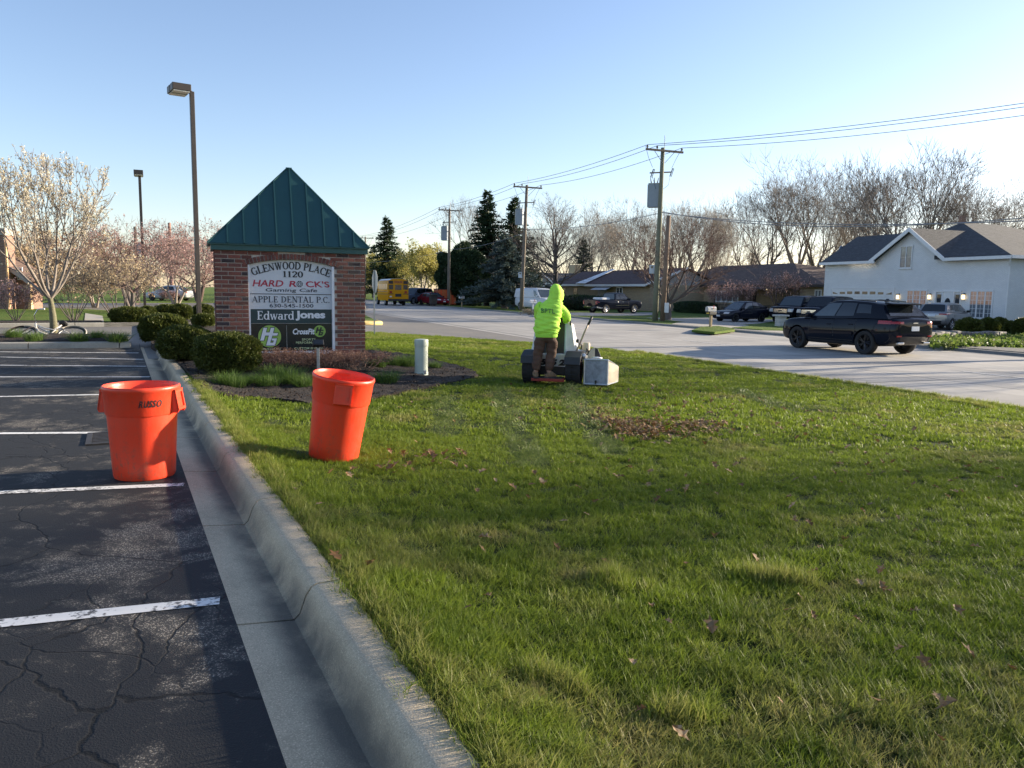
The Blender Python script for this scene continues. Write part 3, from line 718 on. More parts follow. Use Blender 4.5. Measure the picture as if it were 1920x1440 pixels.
# ------------------------------------------------------------------ houses
M_WBRICK = None
def brickwork(name, a, b, mortar, bw, bh, bumpk=0.3):
    m, nt, bs, vec = newmat(name)
    # walls run along the road or across it: use (u + v, z) as brick coordinates
    sx = nt.nodes.new('ShaderNodeSeparateXYZ'); nt.links.new(vec, sx.inputs[0])
    u = mth(nt, 'ADD', mth(nt, 'MULTIPLY', sx.outputs[0], TH.x + NH.x), mth(nt, 'MULTIPLY', sx.outputs[1], TH.y + NH.y))
    cb = nt.nodes.new('ShaderNodeCombineXYZ'); nt.links.new(u, cb.inputs[0]); nt.links.new(sx.outputs[2], cb.inputs[1])
    br = nt.nodes.new('ShaderNodeTexBrick'); nt.links.new(cb.outputs[0], br.inputs['Vector'])
    br.inputs['Color1'].default_value = (*a, 1); br.inputs['Color2'].default_value = (*b, 1); br.inputs['Mortar'].default_value = (*mortar, 1)
    br.inputs['Scale'].default_value = 1; br.inputs['Brick Width'].default_value = bw; br.inputs['Row Height'].default_value = bh
    br.inputs['Mortar Size'].default_value = 0.008; br.inputs['Bias'].default_value = 0.0
    n = noise(nt, vec, 1.2, 5)
    c = mix2(nt, mth(nt, 'MULTIPLY', ramp(nt, n, 0.4, 0.7), 0.25), br.outputs['Color'], tuple(k * 0.7 for k in a))
    nt.links.new(c, bs.inputs['Base Color']); bs.inputs['Roughness'].default_value = 0.85
    addbump(nt, bs, mth(nt, 'SUBTRACT', 1.0, br.outputs['Fac']), bumpk, 0.02)
    return m
M_WBRICK = brickwork('white_painted_brick', (0.80, 0.80, 0.79), (0.74, 0.74, 0.74), (0.60, 0.60, 0.60), 0.21, 0.07, 0.5)
M_TBRICK = brickwork('tan_brick', (0.40, 0.30, 0.185), (0.31, 0.225, 0.14), (0.36, 0.31, 0.24), 0.30, 0.08)
M_BBRICK = brickwork('brown_brick', (0.27, 0.15, 0.10), (0.20, 0.11, 0.08), (0.30, 0.24, 0.2), 0.25, 0.08)
M_GSIDE = mat('grey_siding', (0.34, 0.32, 0.30), 0.8, var=0.12, scale=3)
def shingle(name, col):
    m, nt, b, vec = newmat(name)
    n1 = noise(nt, vec, 0.8, 5); n2 = noise(nt, vec, 14, 4)
    st = nt.nodes.new('ShaderNodeMapping'); st.inputs['Scale'].default_value = (5, 5, 26); nt.links.new(vec, st.inputs[0])
    v = voro(nt, st.outputs[0], 1.0); s = nt.nodes.new('ShaderNodeSeparateColor'); nt.links.new(v.outputs['Color'], s.inputs[0])
    c = mix2(nt, s.outputs[0], tuple(k * 0.65 for k in col), tuple(k * 1.35 for k in col))
    c = mix2(nt, mth(nt, 'MULTIPLY', ramp(nt, n1, 0.4, 0.7), 0.35), c, tuple(k * 0.75 for k in col))
    nt.links.new(c, b.inputs['Base Color']); b.inputs['Roughness'].default_value = 0.9
    addbump(nt, b, mth(nt, 'ADD', s.outputs[0], n2), 0.5, 0.02); return m
M_SHG = shingle('charcoal_shingles', (0.052, 0.054, 0.058))
M_SHB = shingle('brown_shingles', (0.115, 0.075, 0.06))
M_SHD = shingle('dark_red_shingles', (0.085, 0.05, 0.048))
M_TRIM = mat('white_trim', (0.74, 0.74, 0.74), 0.5, var=0.05)
M_DTRIM = mat('brown_trim', (0.05, 0.038, 0.032), 0.6, var=0.15)
M_CURT = mat('curtained_glass', (0.16, 0.18, 0.20), 0.08, var=0.35, scale=3, spec=0.9)
M_DPANE = mat('dark_pane', (0.035, 0.042, 0.05), 0.06, var=0.4, scale=2.5, spec=0.9)  # dark blue grey panes, tone varied by noise
M_GLOW = mat('pane_painted_reflection', (0.33, 0.25, 0.21), 0.12, var=0.6, scale=3.2, spec=0.8, emit=(1.0, 0.52, 0.30), estr=0.035)  # pinkish reflection in the upper panes put into colour and a faint glow
M_LAMP = mat('lantern_glow', (0.9, 0.7, 0.4), 0.4, emit=(1.0, 0.78, 0.45), estr=0.8)
M_AWN = mat('white_awning', (0.62, 0.64, 0.68), 0.5, var=0.1)
def wbuild(mb, name, m, root, smooth=False, angle=None):
    L = root.location if not root.parent else root.parent.location + root.location
    mb.v = [tuple(Vector(v) - L) for v in mb.v]
    return mb.build(name, m, root, smooth, angle)
def hbox(mb, u0, u1, v0, v1, z0, z1):
    a = [uv(u0, v0, z0), uv(u1, v0, z0), uv(u1, v1, z0), uv(u0, v1, z0)]
    return mb.prism(a, (0, 0, z1 - z0))
def rect(x0, y0, x1, y1, v0):
    xm, ym = (x0 + x1) / 2, (y0 + y1) / 2
    return U(Vp(x1, ym, v0)), U(Vp(x0, ym, v0)), Vp(xm, y1, v0).z, Vp(xm, y0, v0).z     # u0 < u1 (u1 is left in the picture), z0, z1
def window(root, r, v0, nx=2, ny=1, pane=None, fw=0.07, fm=None, glow=None, name='window', grid=0):
    u0, u1, z0, z1 = r; f = MB()
    hbox(f, u0, u1, v0 - 0.06, v0 - 0.004, z0, z0 + fw); hbox(f, u0, u1, v0 - 0.06, v0 - 0.004, z1 - fw, z1)
    for k in range(nx + 1):
        u = u0 + (u1 - u0) * k / nx; w = fw / 2 if 0 < k < nx else fw / 2
        uc = min(max(u, u0 + w), u1 - w); hbox(f, uc - w, uc + w, v0 - 0.058, v0 - 0.006, z0 + 0.002, z1 - 0.002)
    hbox(f, u0 - 0.05, u1 + 0.05, v0 - 0.10, v0 - 0.003, z0 - 0.06, z0 - 0.003)
    fr = wbuild(f, name, fm or M_TRIM, root)
    for k in range(nx):
        a = u0 + (u1 - u0) * k / nx + fw * 0.5; b = u0 + (u1 - u0) * (k + 1) / nx - fw * 0.5
        for j in range(ny):
            c = z0 + fw + (z1 - z0 - 2 * fw) * j / ny; d = z0 + fw + (z1 - z0 - 2 * fw) * (j + 1) / ny
            p = MB(); hbox(p, a, b, v0 - 0.03, v0 - 0.008, c + 0.012, d - 0.012)
            p.v = [tuple(Vector(q) - root.location) for q in p.v]
            p.build('pane', (glow if (glow and j == ny - 1) else (pane or M_DPANE)), fr)
            if grid:
                g = MB()
                for i in range(1, grid): 
                    zz = c + (d - c) * i / grid; hbox(g, a, b, v0 - 0.042, v0 - 0.032, zz - 0.012, zz + 0.012)
                uu = (a + b) / 2; hbox(g, uu - 0.012, uu + 0.012, v0 - 0.044, v0 - 0.0335, c, d)
                g.v = [tuple(Vector(q) - root.location) for q in g.v]; g.build('glazing_bar', M_TRIM, fr)
    return fr
def slab(root, name, pts, th, m):
    mb = MB(); mb.prism(pts, (0, 0, -th)); return wbuild(mb, name, m, root)
def board(mb, a, b, h, t, out):
    """a straight board from a to b, h high, t thick towards out"""
    a, b = Vector(a), Vector(b); o = Vector(out) * t
    mb.prism([a, b, b - Vector((0, 0, h)), a - Vector((0, 0, h))], o)

# --- white brick house
VW = 46.0
wh = thing('brick_house', 'white painted brick house with dark shingle roof, front gable and wide garage door', 'house', uv(40, 52, 0))
uL, uR = U(Vp(1545, 540, VW)), U(Vp(1889, 540, VW))
zE = (Vp(1545, 494, VW).z + Vp(1889, 487, VW).z) / 2
mb = MB(); hbox(mb, uR, uL, VW, VW + 15, -0.6, zE)
gp, gl, gr = Vp(1706, 433, VW), Vp(1634, 490, VW), Vp(1768, 484, VW)
gl.z = gr.z = zE - 0.003
mb.prism([gl + NH * 0.003, gr + NH * 0.003, gp + NH * 0.003], NH * 0.3)
wbuild(mb, 'wall', M_WBRICK, wh)
rv = VW - 0.45; zr = zE + 0.16
def EP(x, y, v, z=None):
    p = Vp(x, y, v)
    if z is not None: p.z = z
    return p
A = EP(1538, 489, rv, zr); Bp = EP(1640, 488, rv, zr)
RL, RR_ = Vp(1607, 444, 52), Vp(1712, 444, 52); RR_.z = RL.z
slab(wh, 'roof', [A, Bp, RR_, RL], 0.12, M_SHG)
slab(wh, 'roof', [RL, uv(U(A), 59, zr), A], 0.12, M_SHG)
slab(wh, 'roof', [RL, RR_, uv(U(RR_), 59, zr), uv(U(A), 59, zr)], 0.12, M_SHG)
pk = Vp(1706, 427, rv); gl2, gr2 = EP(1630, 488, rv, zr - 0.02), EP(1771, 482, rv, zr - 0.02)
bk = NH * 8
slab(wh, 'roof', [pk, gl2, gl2 + bk, pk + bk], 0.11, M_SHG); slab(wh, 'roof', [gr2, pk, pk + bk, gr2 + bk], 0.11, M_SHG)
D = EP(1752, 482, rv, zr + 0.01); E = EP(1897, 480, rv, zr + 0.01); Ap = Vp(1804, 417, 53.5); Lp = EP(1752, 437, 50.5)
slab(wh, 'roof', [D, E, Ap, Lp], 0.12, M_SHG)
slab(wh, 'roof', [E, uv(U(E), 63, zr), Ap + NH * 4, Ap], 0.12, M_SHG)
slab(wh, 'roof', [Lp, Ap, Ap + NH * 4, Lp + NH * 6], 0.12, M_SHG)
zw = Vp(1880, 429, 58).z
slab(wh, 'roof', [uv(uR + 3, 51.5, zr + 0.05), uv(uR - 16, 51.5, zr + 0.05), uv(uR - 16, 58, zw), uv(uR + 3, 58, zw)], 0.12, M_SHG)
mb = MB(); hbox(mb, uR - 15.5, uR - 0.01, 52.2, 62, -0.6, zE - 0.02); wbuild(mb, 'wing_wall', M_WBRICK, wh)
mb = MB()
for a, b in ((A, Bp), (EP(1771, 482, rv, zr), E)):
    board(mb, a + Vector((0, 0, -0.02)), b + Vector((0, 0, -0.02)), 0.20, 0.10, -NH)
board(mb, E + TH * -0.01, uv(U(E) - 0.01, 62, zr), 0.2, 0.1, -TH)
for a, b in ((gl2, pk), (pk, gr2)): board(mb, a + Vector((0, 0, 0.04)) - NH * 0.013, b + Vector((0, 0, 0.04)) - NH * 0.013, 0.30, 0.06, -NH)
wbuild(mb, 'fascia', M_TRIM, wh)
mb = MB(); ds = uv(uR - 0.07, VW - 0.07); mb.tube([ds + Vector((0, 0, -0.1)), ds + Vector((0, 0, zE - 0.5)), uv(uR - 0.3, VW - 0.4, zE - 0.02)], 0.05, 6); wbuild(mb, 'downspout', M_TRIM, wh)
window(wh, rect(1688, 461, 1711, 503, VW), VW, 2, 2, M_CURT, 0.06)
window(wh, rect(1699, 543, 1738, 597, VW), VW, 3, 2, M_CURT, 0.09, None, M_GLOW, grid=3)
window(wh, rect(1817, 544, 1862, 598, VW), VW, 3, 2, M_CURT, 0.09, None, M_GLOW, grid=3)
# garage door with its row of arched lights
u0, u1, z0, z1 = rect(1559, 541, 1674, 588, VW); z0 = -0.4
fr = MB(); hbox(fr, u0 - 0.1, u1 + 0.1, VW - 0.05, VW - 0.003, z1, z1 + 0.1); hbox(fr, u0 - 0.1, u0, VW - 0.05, VW - 0.003, z0, z1); hbox(fr, u1, u1 + 0.1, VW - 0.05, VW - 0.003, z0, z1)
gd = wbuild(fr, 'garage_door', M_TRIM, wh)
for j in range(4):
    p = MB(); hbox(p, u0 + 0.01, u1 - 0.01, VW - 0.03, VW - 0.004, z0 + (z1 - z0) * j / 4 + 0.012, z0 + (z1 - z0) * (j + 1) / 4 - 0.012)
    p.v = [tuple(Vector(q) - wh.location) for q in p.v]; p.build('panel', M_WHITE, gd)
for k in range(8):
    c = u0 + (u1 - u0) * (k + 0.5) / 8; w = (u1 - u0) / 8 * 0.34; zb = z1 - 0.42; h = 0.2 if 1 < k < 6 else 0.16
    poly = [uv(c - w, VW - 0.034, zb), uv(c + w, VW - 0.034, zb), uv(c + w, VW - 0.034, zb + (0.03 if k == 0 else h)), uv(c - w, VW - 0.034, zb + (0.03 if k == 7 else h))]
    p = MB(); p.prism(poly, NH * -0.008); p.v = [tuple(Vector(q) - wh.location) for q in p.v]; p.build('pane', M_DPANE, gd)
# front door with oval glass and sidelights
u0, u1, z0, z1 = rect(1753, 545, 1802, 600, VW); z0 = -0.3
fr = MB()
for a, b, c, d in ((u0, u1, z1 - 0.09, z1), (u0, u0 + 0.08, z0, z1 - 0.092), (u1 - 0.08, u1, z0, z1 - 0.092), (u0 + 0.50, u0 + 0.60, z0, z1 - 0.092), (u1 - 0.60, u1 - 0.50, z0, z1 - 0.092)): hbox(fr, a, b, VW - 0.08, VW - 0.003, c, d)
dr = wbuild(fr, 'front_door', M_TRIM, wh)
p = MB(); hbox(p, u0 + 0.602, u1 - 0.602, VW - 0.05, VW - 0.005, z0, z1 - 0.094); p.v = [tuple(Vector(q) - wh.location) for q in p.v]; p.build('door_leaf', M_WHITE, dr)
cu_, cz = (u0 + u1) / 2, z0 + (z1 - z0) * 0.56
p = MB(); p.prism([uv(cu_ + 0.24 * math.cos(t), VW - 0.053, cz + 0.52 * math.sin(t)) for t in [2 * PI * k / 20 for k in range(20)]], NH * -0.015); p.v = [tuple(Vector(q) - wh.location) for q in p.v]; p.build('oval_glass', M_DPANE, dr)
for a, b in ((u0 + 0.15, u0 + 0.43), (u1 - 0.43, u1 - 0.15)):
    p = MB(); hbox(p, a, b, VW - 0.05, VW - 0.006, z0 + 0.4, z1 - 0.25); p.v = [tuple(Vector(q) - wh.location) for q in p.v]; p.build('sidelight', M_DPANE, dr)
for x in (1683, 1742, 1806):
    q = Vp(x, 557, VW - 0.14); mb = MB(); mb.box(q + Vector((0, 0, 0.2)), (0.20, 0.20, 0.05)); mb.box(q - Vector((0, 0, 0.17)), (0.16, 0.16, 0.04)); mb.box(q + NH * 0.1 + Vector((0, 0, 0.1)), (0.07, 0.07, 0.3))
    ln = wbuild(mb, 'lantern', M_BLACKP, wh)
    g = MB(); g.box(q, (0.14, 0.14, 0.30)); g.v = [tuple(Vector(k) - wh.location) for k in g.v]; g.build('lantern_glass', M_LAMP, ln)
q = Vp(1573, 470, 49); mb = MB(); mb.lathe([(0.02, 0), (0.25, 0.05), (0.42, 0.16), (0.40, 0.17), (0.2, 0.08)], 14, tuple(q), 'X'); mb.tube([q - Vector((0, 0, 0.7)), q], 0.03, 6); wbuild(mb, 'satellite_dish', M_DPANE, wh, True)
q = Vp(1804, 413, 53.5); mb = MB(); mb.box(q + Vector((0, 0, 0)), (0.35, 0.35, 0.7)); wbuild(mb, 'vent_stack', M_BBRICK, wh)

# --- tan brick ranch with dark roof (behind the pickup)
V1 = 45.0
r1 = thing('ranch_house', 'low tan brick ranch house with dark red roof and white door awning', 'house', uv(66, 50, 0))
a0, a1, z0, z1 = rect(1042, 533, 1218, 590, V1); zE1 = Vp(1130, 534, V1).z
mb = MB(); hbox(mb, a0, a1, V1, V1 + 9, -0.6, zE1); wbuild(mb, 'wall', M_TBRICK, r1)
ev = V1 - 0.5; zr1 = zE1 + 0.12
um = U(Vp(1105, 532, V1)); uc = U(Vp(1152, 508, 49.5)); zt = Vp(1130, 508, 49.5).z
slab(r1, 'roof', [uv(a1 + 0.5, ev, zr1), uv(um + 0.4, ev, zr1), uv(uc + 0.4, 49.5, zt), uv(U(Vp(1093, 508, 49.5)), 49.5, zt)], 0.12, M_SHD)
slab(r1, 'roof', [uv(um - 0.3, ev - 0.3, zr1 - 0.05), uv(a0 - 0.4, ev - 0.3, zr1 - 0.05), uv(a0 - 0.4, 49.5, zt), uv(uc - 0.3, 49.5, zt)], 0.12, M_SHD)
slab(r1, 'roof', [uv(a1 + 0.5, 54.5, zr1), uv(a0 - 0.4, 54.5, zr1), uv(a0 - 0.4, 49.52, zt), uv(U(Vp(1093, 508, 49.5)), 49.52, zt)], 0.12, M_SHD)
for ue in (a0 + .02, a1 - .22):
    mb = MB(); mb.prism([uv(ue, V1 + .05, zE1 - .005), uv(ue, V1 + 8.95, zE1 - .005), uv(ue, 49.5, zt - .16)], TH * .2); wbuild(mb, 'gable_wall', M_GSIDE, r1)
mb = MB(); mb.prism([uv(a0 - .42, ev - .3, zr1 + .0), uv(a0 - .42, 49.5, zt + .05), uv(a0 - .42, 49.5, zt - .2), uv(a0 - .42, ev - .3, zr1 - .25)], TH * -.04); wbuild(mb, 'fascia', M_TRIM, r1)
mb = MB(); mb.prism([uv(um + 2.2, ev - 0.32, zr1 + 0.10), uv(um - 0.5, ev - 0.32, zr1 + 0.10), uv(uc - 0.5, 49.4, zt + 0.18), uv(uc + 0.6, 49.4, zt + 0.18)], (0, 0, -0.06)); wbuild(mb, 'rake_board', M_TRIM, r1)
mb = MB(); board(mb, uv(a1 + 0.5, ev, zr1 - 0.02), uv(um + 0.4, ev, zr1 - 0.02), 0.25, 0.06, -NH); board(mb, uv(um - 0.3, ev - 0.3, zr1 - 0.07), uv(a0 - 0.4, ev - 0.3, zr1 - 0.07), 0.25, 0.06, -NH); wbuild(mb, 'fascia', M_TRIM, r1)
for px in ((1052, 538, 1061, 559), (1075, 539, 1083, 557)): window(r1, rect(*px, V1), V1, 1, 2, M_DPANE, 0.06, M_TBRICK)
window(r1, rect(1156, 538, 1168, 551, V1), V1, 2, 1, M_DPANE, 0.12)
u0, u1, z0, z1 = rect(1121, 542, 1137, 572, V1); mb = MB(); hbox(mb, u0, u1, V1 - 0.04, V1 - 0.004, 0, z1); wbuild(mb, 'door', M_GSIDE, r1)
u0, u1, z0, z1 = rect(1112, 534.5, 1141, 543, V1 - 0.9)
for k in range(9):
    a = u0 + (u1 - u0) * k / 9; b = u0 + (u1 - u0) * (k + 1) / 9 - 0.02
    mb = MB(); mb.prism([uv(a, V1 - 1.3, z0), uv(b, V1 - 1.3, z0), uv(b, V1 - 0.01, z1), uv(a, V1 - 0.01, z1)], (0, 0, -0.04)); wbuild(mb, 'awning_slat', M_AWN, r1)
mb = MB(); q = Vp(1101, 524, 47.5); mb.tube([q - Vector((0, 0, 0.6)), q + Vector((0, 0, 0.4))], 0.07, 8); wbuild(mb, 'vent_pipe', M_STEEL, r1)
mb = MB(); hbox(mb, U(Vp(1083, 500, 56)), U(Vp(1072, 500, 56)), 55.5, 56.5, 0, Vp(1077, 497, 56).z); wbuild(mb, 'chimney', mat('cream_brick', (0.5, 0.38, 0.24), 0.9), r1)

# --- grey gabled house, further along
V0 = 46.0
r0 = thing('gabled_house', 'small grey house with low front gable and white bay window beside the van', 'house', uv(74, 50, 0))
a0, a1, z0, z1 = rect(984, 530, 1041, 590, V0); zE0 = Vp(1010, 533, V0).z
mb = MB(); hbox(mb, a0 - 6, a1, V0, V0 + 10, -0.6, zE0); pkk = Vp(1013, 514, V0)
mb.prism([uv(a1 + 0.0, V0 + 0.003, zE0 - 0.004), uv(a0 + 0.6, V0 + 0.003, zE0 - 0.004), pkk + NH * 0.003], NH * 0.3); wbuild(mb, 'wall', M_GSIDE, r0)
pk0 = Vp(1013, 511, V0 - 0.6); l0 = EP(985, 534, V0 - 0.6, zE0 + 0.05); q0 = EP(1043, 534, V0 - 0.6, zE0 + 0.05)
slab(r0, 'roof', [pk0, l0, l0 + NH * 9, pk0 + NH * 9], 0.12, M_SHG); slab(r0, 'roof', [q0, pk0, pk0 + NH * 9, q0 + NH * 9], 0.12, M_SHG)
slab(r0, 'roof', [uv(a0 + 0.5, V0 + 0.5, zE0 + 0.1), uv(a0 - 6.5, V0 + 0.5, zE0 + 0.1), uv(a0 - 6.5, 51, pk0.z + 0.1), uv(a0 + 2.5, 51, pk0.z + 0.1)], 0.12, M_SHG)
mb = MB()
for a, b in ((l0, pk0), (pk0, q0)): board(mb, a + Vector((0, 0, 0.03)), b + Vector((0, 0, 0.03)), 0.28, 0.05, -NH)
wbuild(mb, 'fascia', M_TRIM, r0)
u0, u1, z0, z1 = rect(1019, 520, 1040, 566, V0); mb = MB(); hbox(mb, u0, u1, V0 - 0.12, V0 - 0.003, 0, min(z1, zE0 + 0.3)); wbuild(mb, 'bay_panel', M_TRIM, r0)
window(r0, rect(1024, 531, 1036, 551, V0 - 0.125), V0 - 0.125, 1, 2, M_CURT, 0.1)

# --- brown roofed ranch (behind the sedan)
V2 = 52.0
r2 = thing('ranch_house', 'long tan brick ranch house with brown hipped roof and shaded porch', 'house', uv(62, 57, 0))
a0, a1 = U(Vp(1548, 545, V2)), U(Vp(1240, 545, V2)); zE2 = Vp(1400, 536, V2).z
up0, up1 = U(Vp(1500, 545, V2)), U(Vp(1386, 545, V2))
mb = MB(); hbox(mb, up1, a1, V2, V2 + 10, -0.6, zE2); hbox(mb, up0, up1 - 0.003, V2 + 1.8, V2 + 10, -0.6, zE2 - 0.003); hbox(mb, a0, up0 - 0.003, V2 + 0.004, V2 + 10, -0.6, zE2 - 0.006); wbuild(mb, 'wall', M_TBRICK, r2)
ev = V2 - 0.6; zr2 = zE2 + 0.12; tl, tr = Vp(1270, 502, 57), Vp(1490, 500, 57); tr.z = tl.z; tl = uv(a1 - 4.5, 57, tl.z)
el, er = uv(a1 + 0.6, ev, zr2), EP(1503, 534, ev, zr2); er2 = EP(1550, 534, ev, zr2)
slab(r2, 'roof', [el, er, tr, tl], 0.14, M_SHB); slab(r2, 'roof', [er, uv(U(er2), ev + 0.02, zr2), uv(U(er2), 62, zr2 + 0.4), tr], 0.14, M_SHB)
slab(r2, 'roof', [tl, tr, uv(U(er2), 62.5, zr2), uv(a1 + 0.6, 62.5, zr2)], 0.14, M_SHB); slab(r2, 'roof', [el, tl, uv(a1 + 0.6, 62.5, zr2)], 0.14, M_SHB)
mb = MB(); board(mb, el + Vector((0, 0, -0.02)), er2 + Vector((0, 0, -0.02)), 0.22, 0.06, -NH); wbuild(mb, 'fascia', M_DTRIM, r2)
ca, cb = U(Vp(1460, 536, V2 - 2)), U(Vp(1340, 536, V2 - 2)); zc = Vp(1400, 537, V2 - 2).z
slab(r2, 'porch_roof', [uv(cb, V2 - 2.2, zc - 0.15), uv(ca, V2 - 2.2, zc - 0.15), uv(ca, V2 + 1.8, zr2 - 0.16), uv(cb, V2 + 1.8, zr2 - 0.16)], 0.1, M_DTRIM)
for u in (ca + 0.2, (ca + cb) / 2 - 1.2, cb - 0.2):
    mb = MB(); mb.tube([uv(u, V2 - 2.05, -0.5), uv(u, V2 - 2.05, zc - 0.24)], 0.06, 6); wbuild(mb, 'porch_post', M_DTRIM, r2)
mb = MB(); hbox(mb, ca, cb, V2 - 2.1, V2 - 2.04, 0.45, 0.52); hbox(mb, ca, cb, V2 - 2.1, V2 - 2.04, -0.3, -0.24)
n = 46
for k in range(n): u = ca + (cb - ca) * (k + 0.5) / n; hbox(mb, u - 0.025, u + 0.025, V2 - 2.09, V2 - 2.05, -0.238, 0.448)
wbuild(mb, 'railing', M_DTRIM, r2)['kind'] = 'stuff'
window(r2, rect(1343, 545, 1385, 566, V2), V2, 4, 1, M_CURT, 0.1)
window(r2, rect(1300, 540, 1319, 566, V2), V2, 1, 2, M_CURT, 0.12)
u0, u1, z0, z1 = rect(1262, 545, 1292, 566, V2); mb = MB(); hbox(mb, u0, u1, V2 - 0.05, V2 - 0.003, z0, z1); wbuild(mb, 'white_panel', M_TRIM, r2)
window(r2, rect(1265, 556, 1291, 564, V2 - 0.052), V2 - 0.052, 2, 1, M_DPANE, 0.08)
window(r2, rect(1528, 543, 1541, 560, V2), V2, 2, 1, M_CURT, 0.1)
u0, u1, z0, z1 = rect(1405, 545, 1418, 575, V2 + 1.8); mb = MB(); hbox(mb, u0, u1, V2 + 1.74, V2 + 1.797, 0, z1); wbuild(mb, 'door', M_DTRIM, r2)
mb = MB(); mb.lathe([(0.01, 0), (0.1, 0.03), (0.11, 0.09), (0.02, 0.14)], 10, tuple(Vp(1437, 544, V2 + 1.6))); wbuild(mb, 'porch_lamp', M_LAMP, r2, True)

# --- brick house on the far left
YL = 43.0
lh = thing('brick_house', 'brown brick house with tall chimney at the far left edge behind blossom', 'house', (Yp(-20, 580, YL).x, YL + 3, 0))
def fx(x0, x1, Y0, Y1, z0, z1, mb): mb.prism([Vector((x0, Y0, z0)), Vector((x1, Y0, z0)), Vector((x1, Y1, z0)), Vector((x0, Y1, z0))], (0, 0, z1 - z0)); return mb
xl, xr = Yp(-140, 550, YL).x, Yp(52, 550, YL).x; ze = Yp(50, 520, YL).z; zp = Yp(-40, 455, YL).z
mb = MB(); fx(xl, xr, YL, YL + 1.3, -0.2, ze, mb); xm = Yp(-40, 500, YL).x
mb.prism([Vector((xl, YL + .003, ze - .003)), Vector((xr, YL + .003, ze - .003)), Vector((xm, YL + .003, zp))], (0, .3, 0)); wbuild(mb, 'wall', M_BBRICK, lh)
for sgn, xe in ((1, xr + 0.4), (-1, xl - 0.4)):
    slab(lh, 'roof', [Vector((xm, YL - .5, zp + .15)), Vector((xe, YL - .5, ze - .1)), Vector((xe, YL + 1.7, ze - .1)), Vector((xm, YL + 1.7, zp + .15))], 0.12, M_SHB)
mb = MB(); board(mb, Vector((xm, YL - .51, zp + .16)), Vector((xr + .4, YL - .51, ze - .09)), 0.28, 0.05, (0, -1, 0)); wbuild(mb, 'fascia', M_GSIDE, lh)
c0, c1 = Yp(-14, 480, YL - .8).x, Yp(11, 480, YL - .8).x; zc = Yp(0, 441, YL - .8).z
mb = MB(); fx(c0, c1, YL - .85, YL - .02, -0.2, zc, mb); ch = wbuild(mb, 'chimney', M_BBRICK, lh)
mb = MB(); fx(c0 - .06, c1 + .06, YL - .91, YL + .04, zc + .003, zc + .35, mb); mb.v = [tuple(Vector(q) - lh.location) for q in mb.v]; mb.build('chimney_cap', M_WALK, ch)
mb = MB(); q = Yp(13.5, 500, YL - .9); mb.tube([(q.x, q.y, 0.2), (q.x, q.y, Yp(13, 455, YL).z)], 0.055, 8); wbuild(mb, 'flue_pipe', mat('copper_pipe', (0.55, 0.33, 0.16), 0.4, 0.3), lh)
mb = MB(); q = Yp(54, 512, YL - .1); fx(q.x - .09, q.x + .09, YL - .2, YL - .02, 0, ze, mb); wbuild(mb, 'corner_post', mat('sunlit_post', (0.6, 0.42, 0.22), 0.6), lh)  # orange sunlight on the post put into its colour
mb = MB(); w0, w1 = Yp(33, 513, YL), Yp(43, 513, YL); fx(w0.x, w1.x, YL - .05, YL - .004, w0.z - .35, w0.z + .35, mb); wn_ = wbuild(mb, 'window', M_TRIM, lh)
for k in range(2):
    a = w0.x + .06 + k * (w1.x - w0.x) / 2; mb = MB(); fx(a, a + (w1.x - w0.x) / 2 - .1, YL - .07, YL - .053, w0.z - .28, w0.z + .28, mb); mb.v = [tuple(Vector(q) - lh.location) for q in mb.v]; mb.build('pane', M_DPANE, wn_)
# ------------------------------------------------------------------ trees and shrubs
def segs_mesh(name, segs, k, m):
    """segs: rows of p0(3) p1(3) r0 r1 -> k-sided tapered pieces"""
    S = np.asarray(segs, np.float64); p0, p1, r0, r1 = S[:, :3], S[:, 3:6], S[:, 6], S[:, 7]
    d = p1 - p0; d /= np.linalg.norm(d, axis=1, keepdims=True) + 1e-9
    ref = np.where(np.abs(d[:, 2:3]) < 0.9, [[0, 0, 1.0]], [[1.0, 0, 0]])
    a = np.cross(d, ref); a /= np.linalg.norm(a, axis=1, keepdims=True); b = np.cross(a, d)
    t = 2 * PI * np.arange(k) / k
    ring = a[:, None] * np.cos(t)[None, :, None] + b[:, None] * np.sin(t)[None, :, None]
    Vs = np.concatenate([p0[:, None] + ring * r0[:, None, None], (p1 + d * r1[:, None] * 0.3)[:, None] + ring * r1[:, None, None]], 1).reshape(-1, 3)
    i = np.arange(len(S))[:, None] * 2 * k
    Fs = np.concatenate([i + np.array([j, (j + 1) % k, k + (j + 1) % k, k + j]) for j in range(k)])
    return npmesh(name, Vs, Fs, m, True)
def rv3(rnd): 
    while True:
        v = Vector((rnd.uniform(-1, 1), rnd.uniform(-1, 1), rnd.uniform(-1, 1)))
        if 0.05 < v.length < 1: return v.normalized()
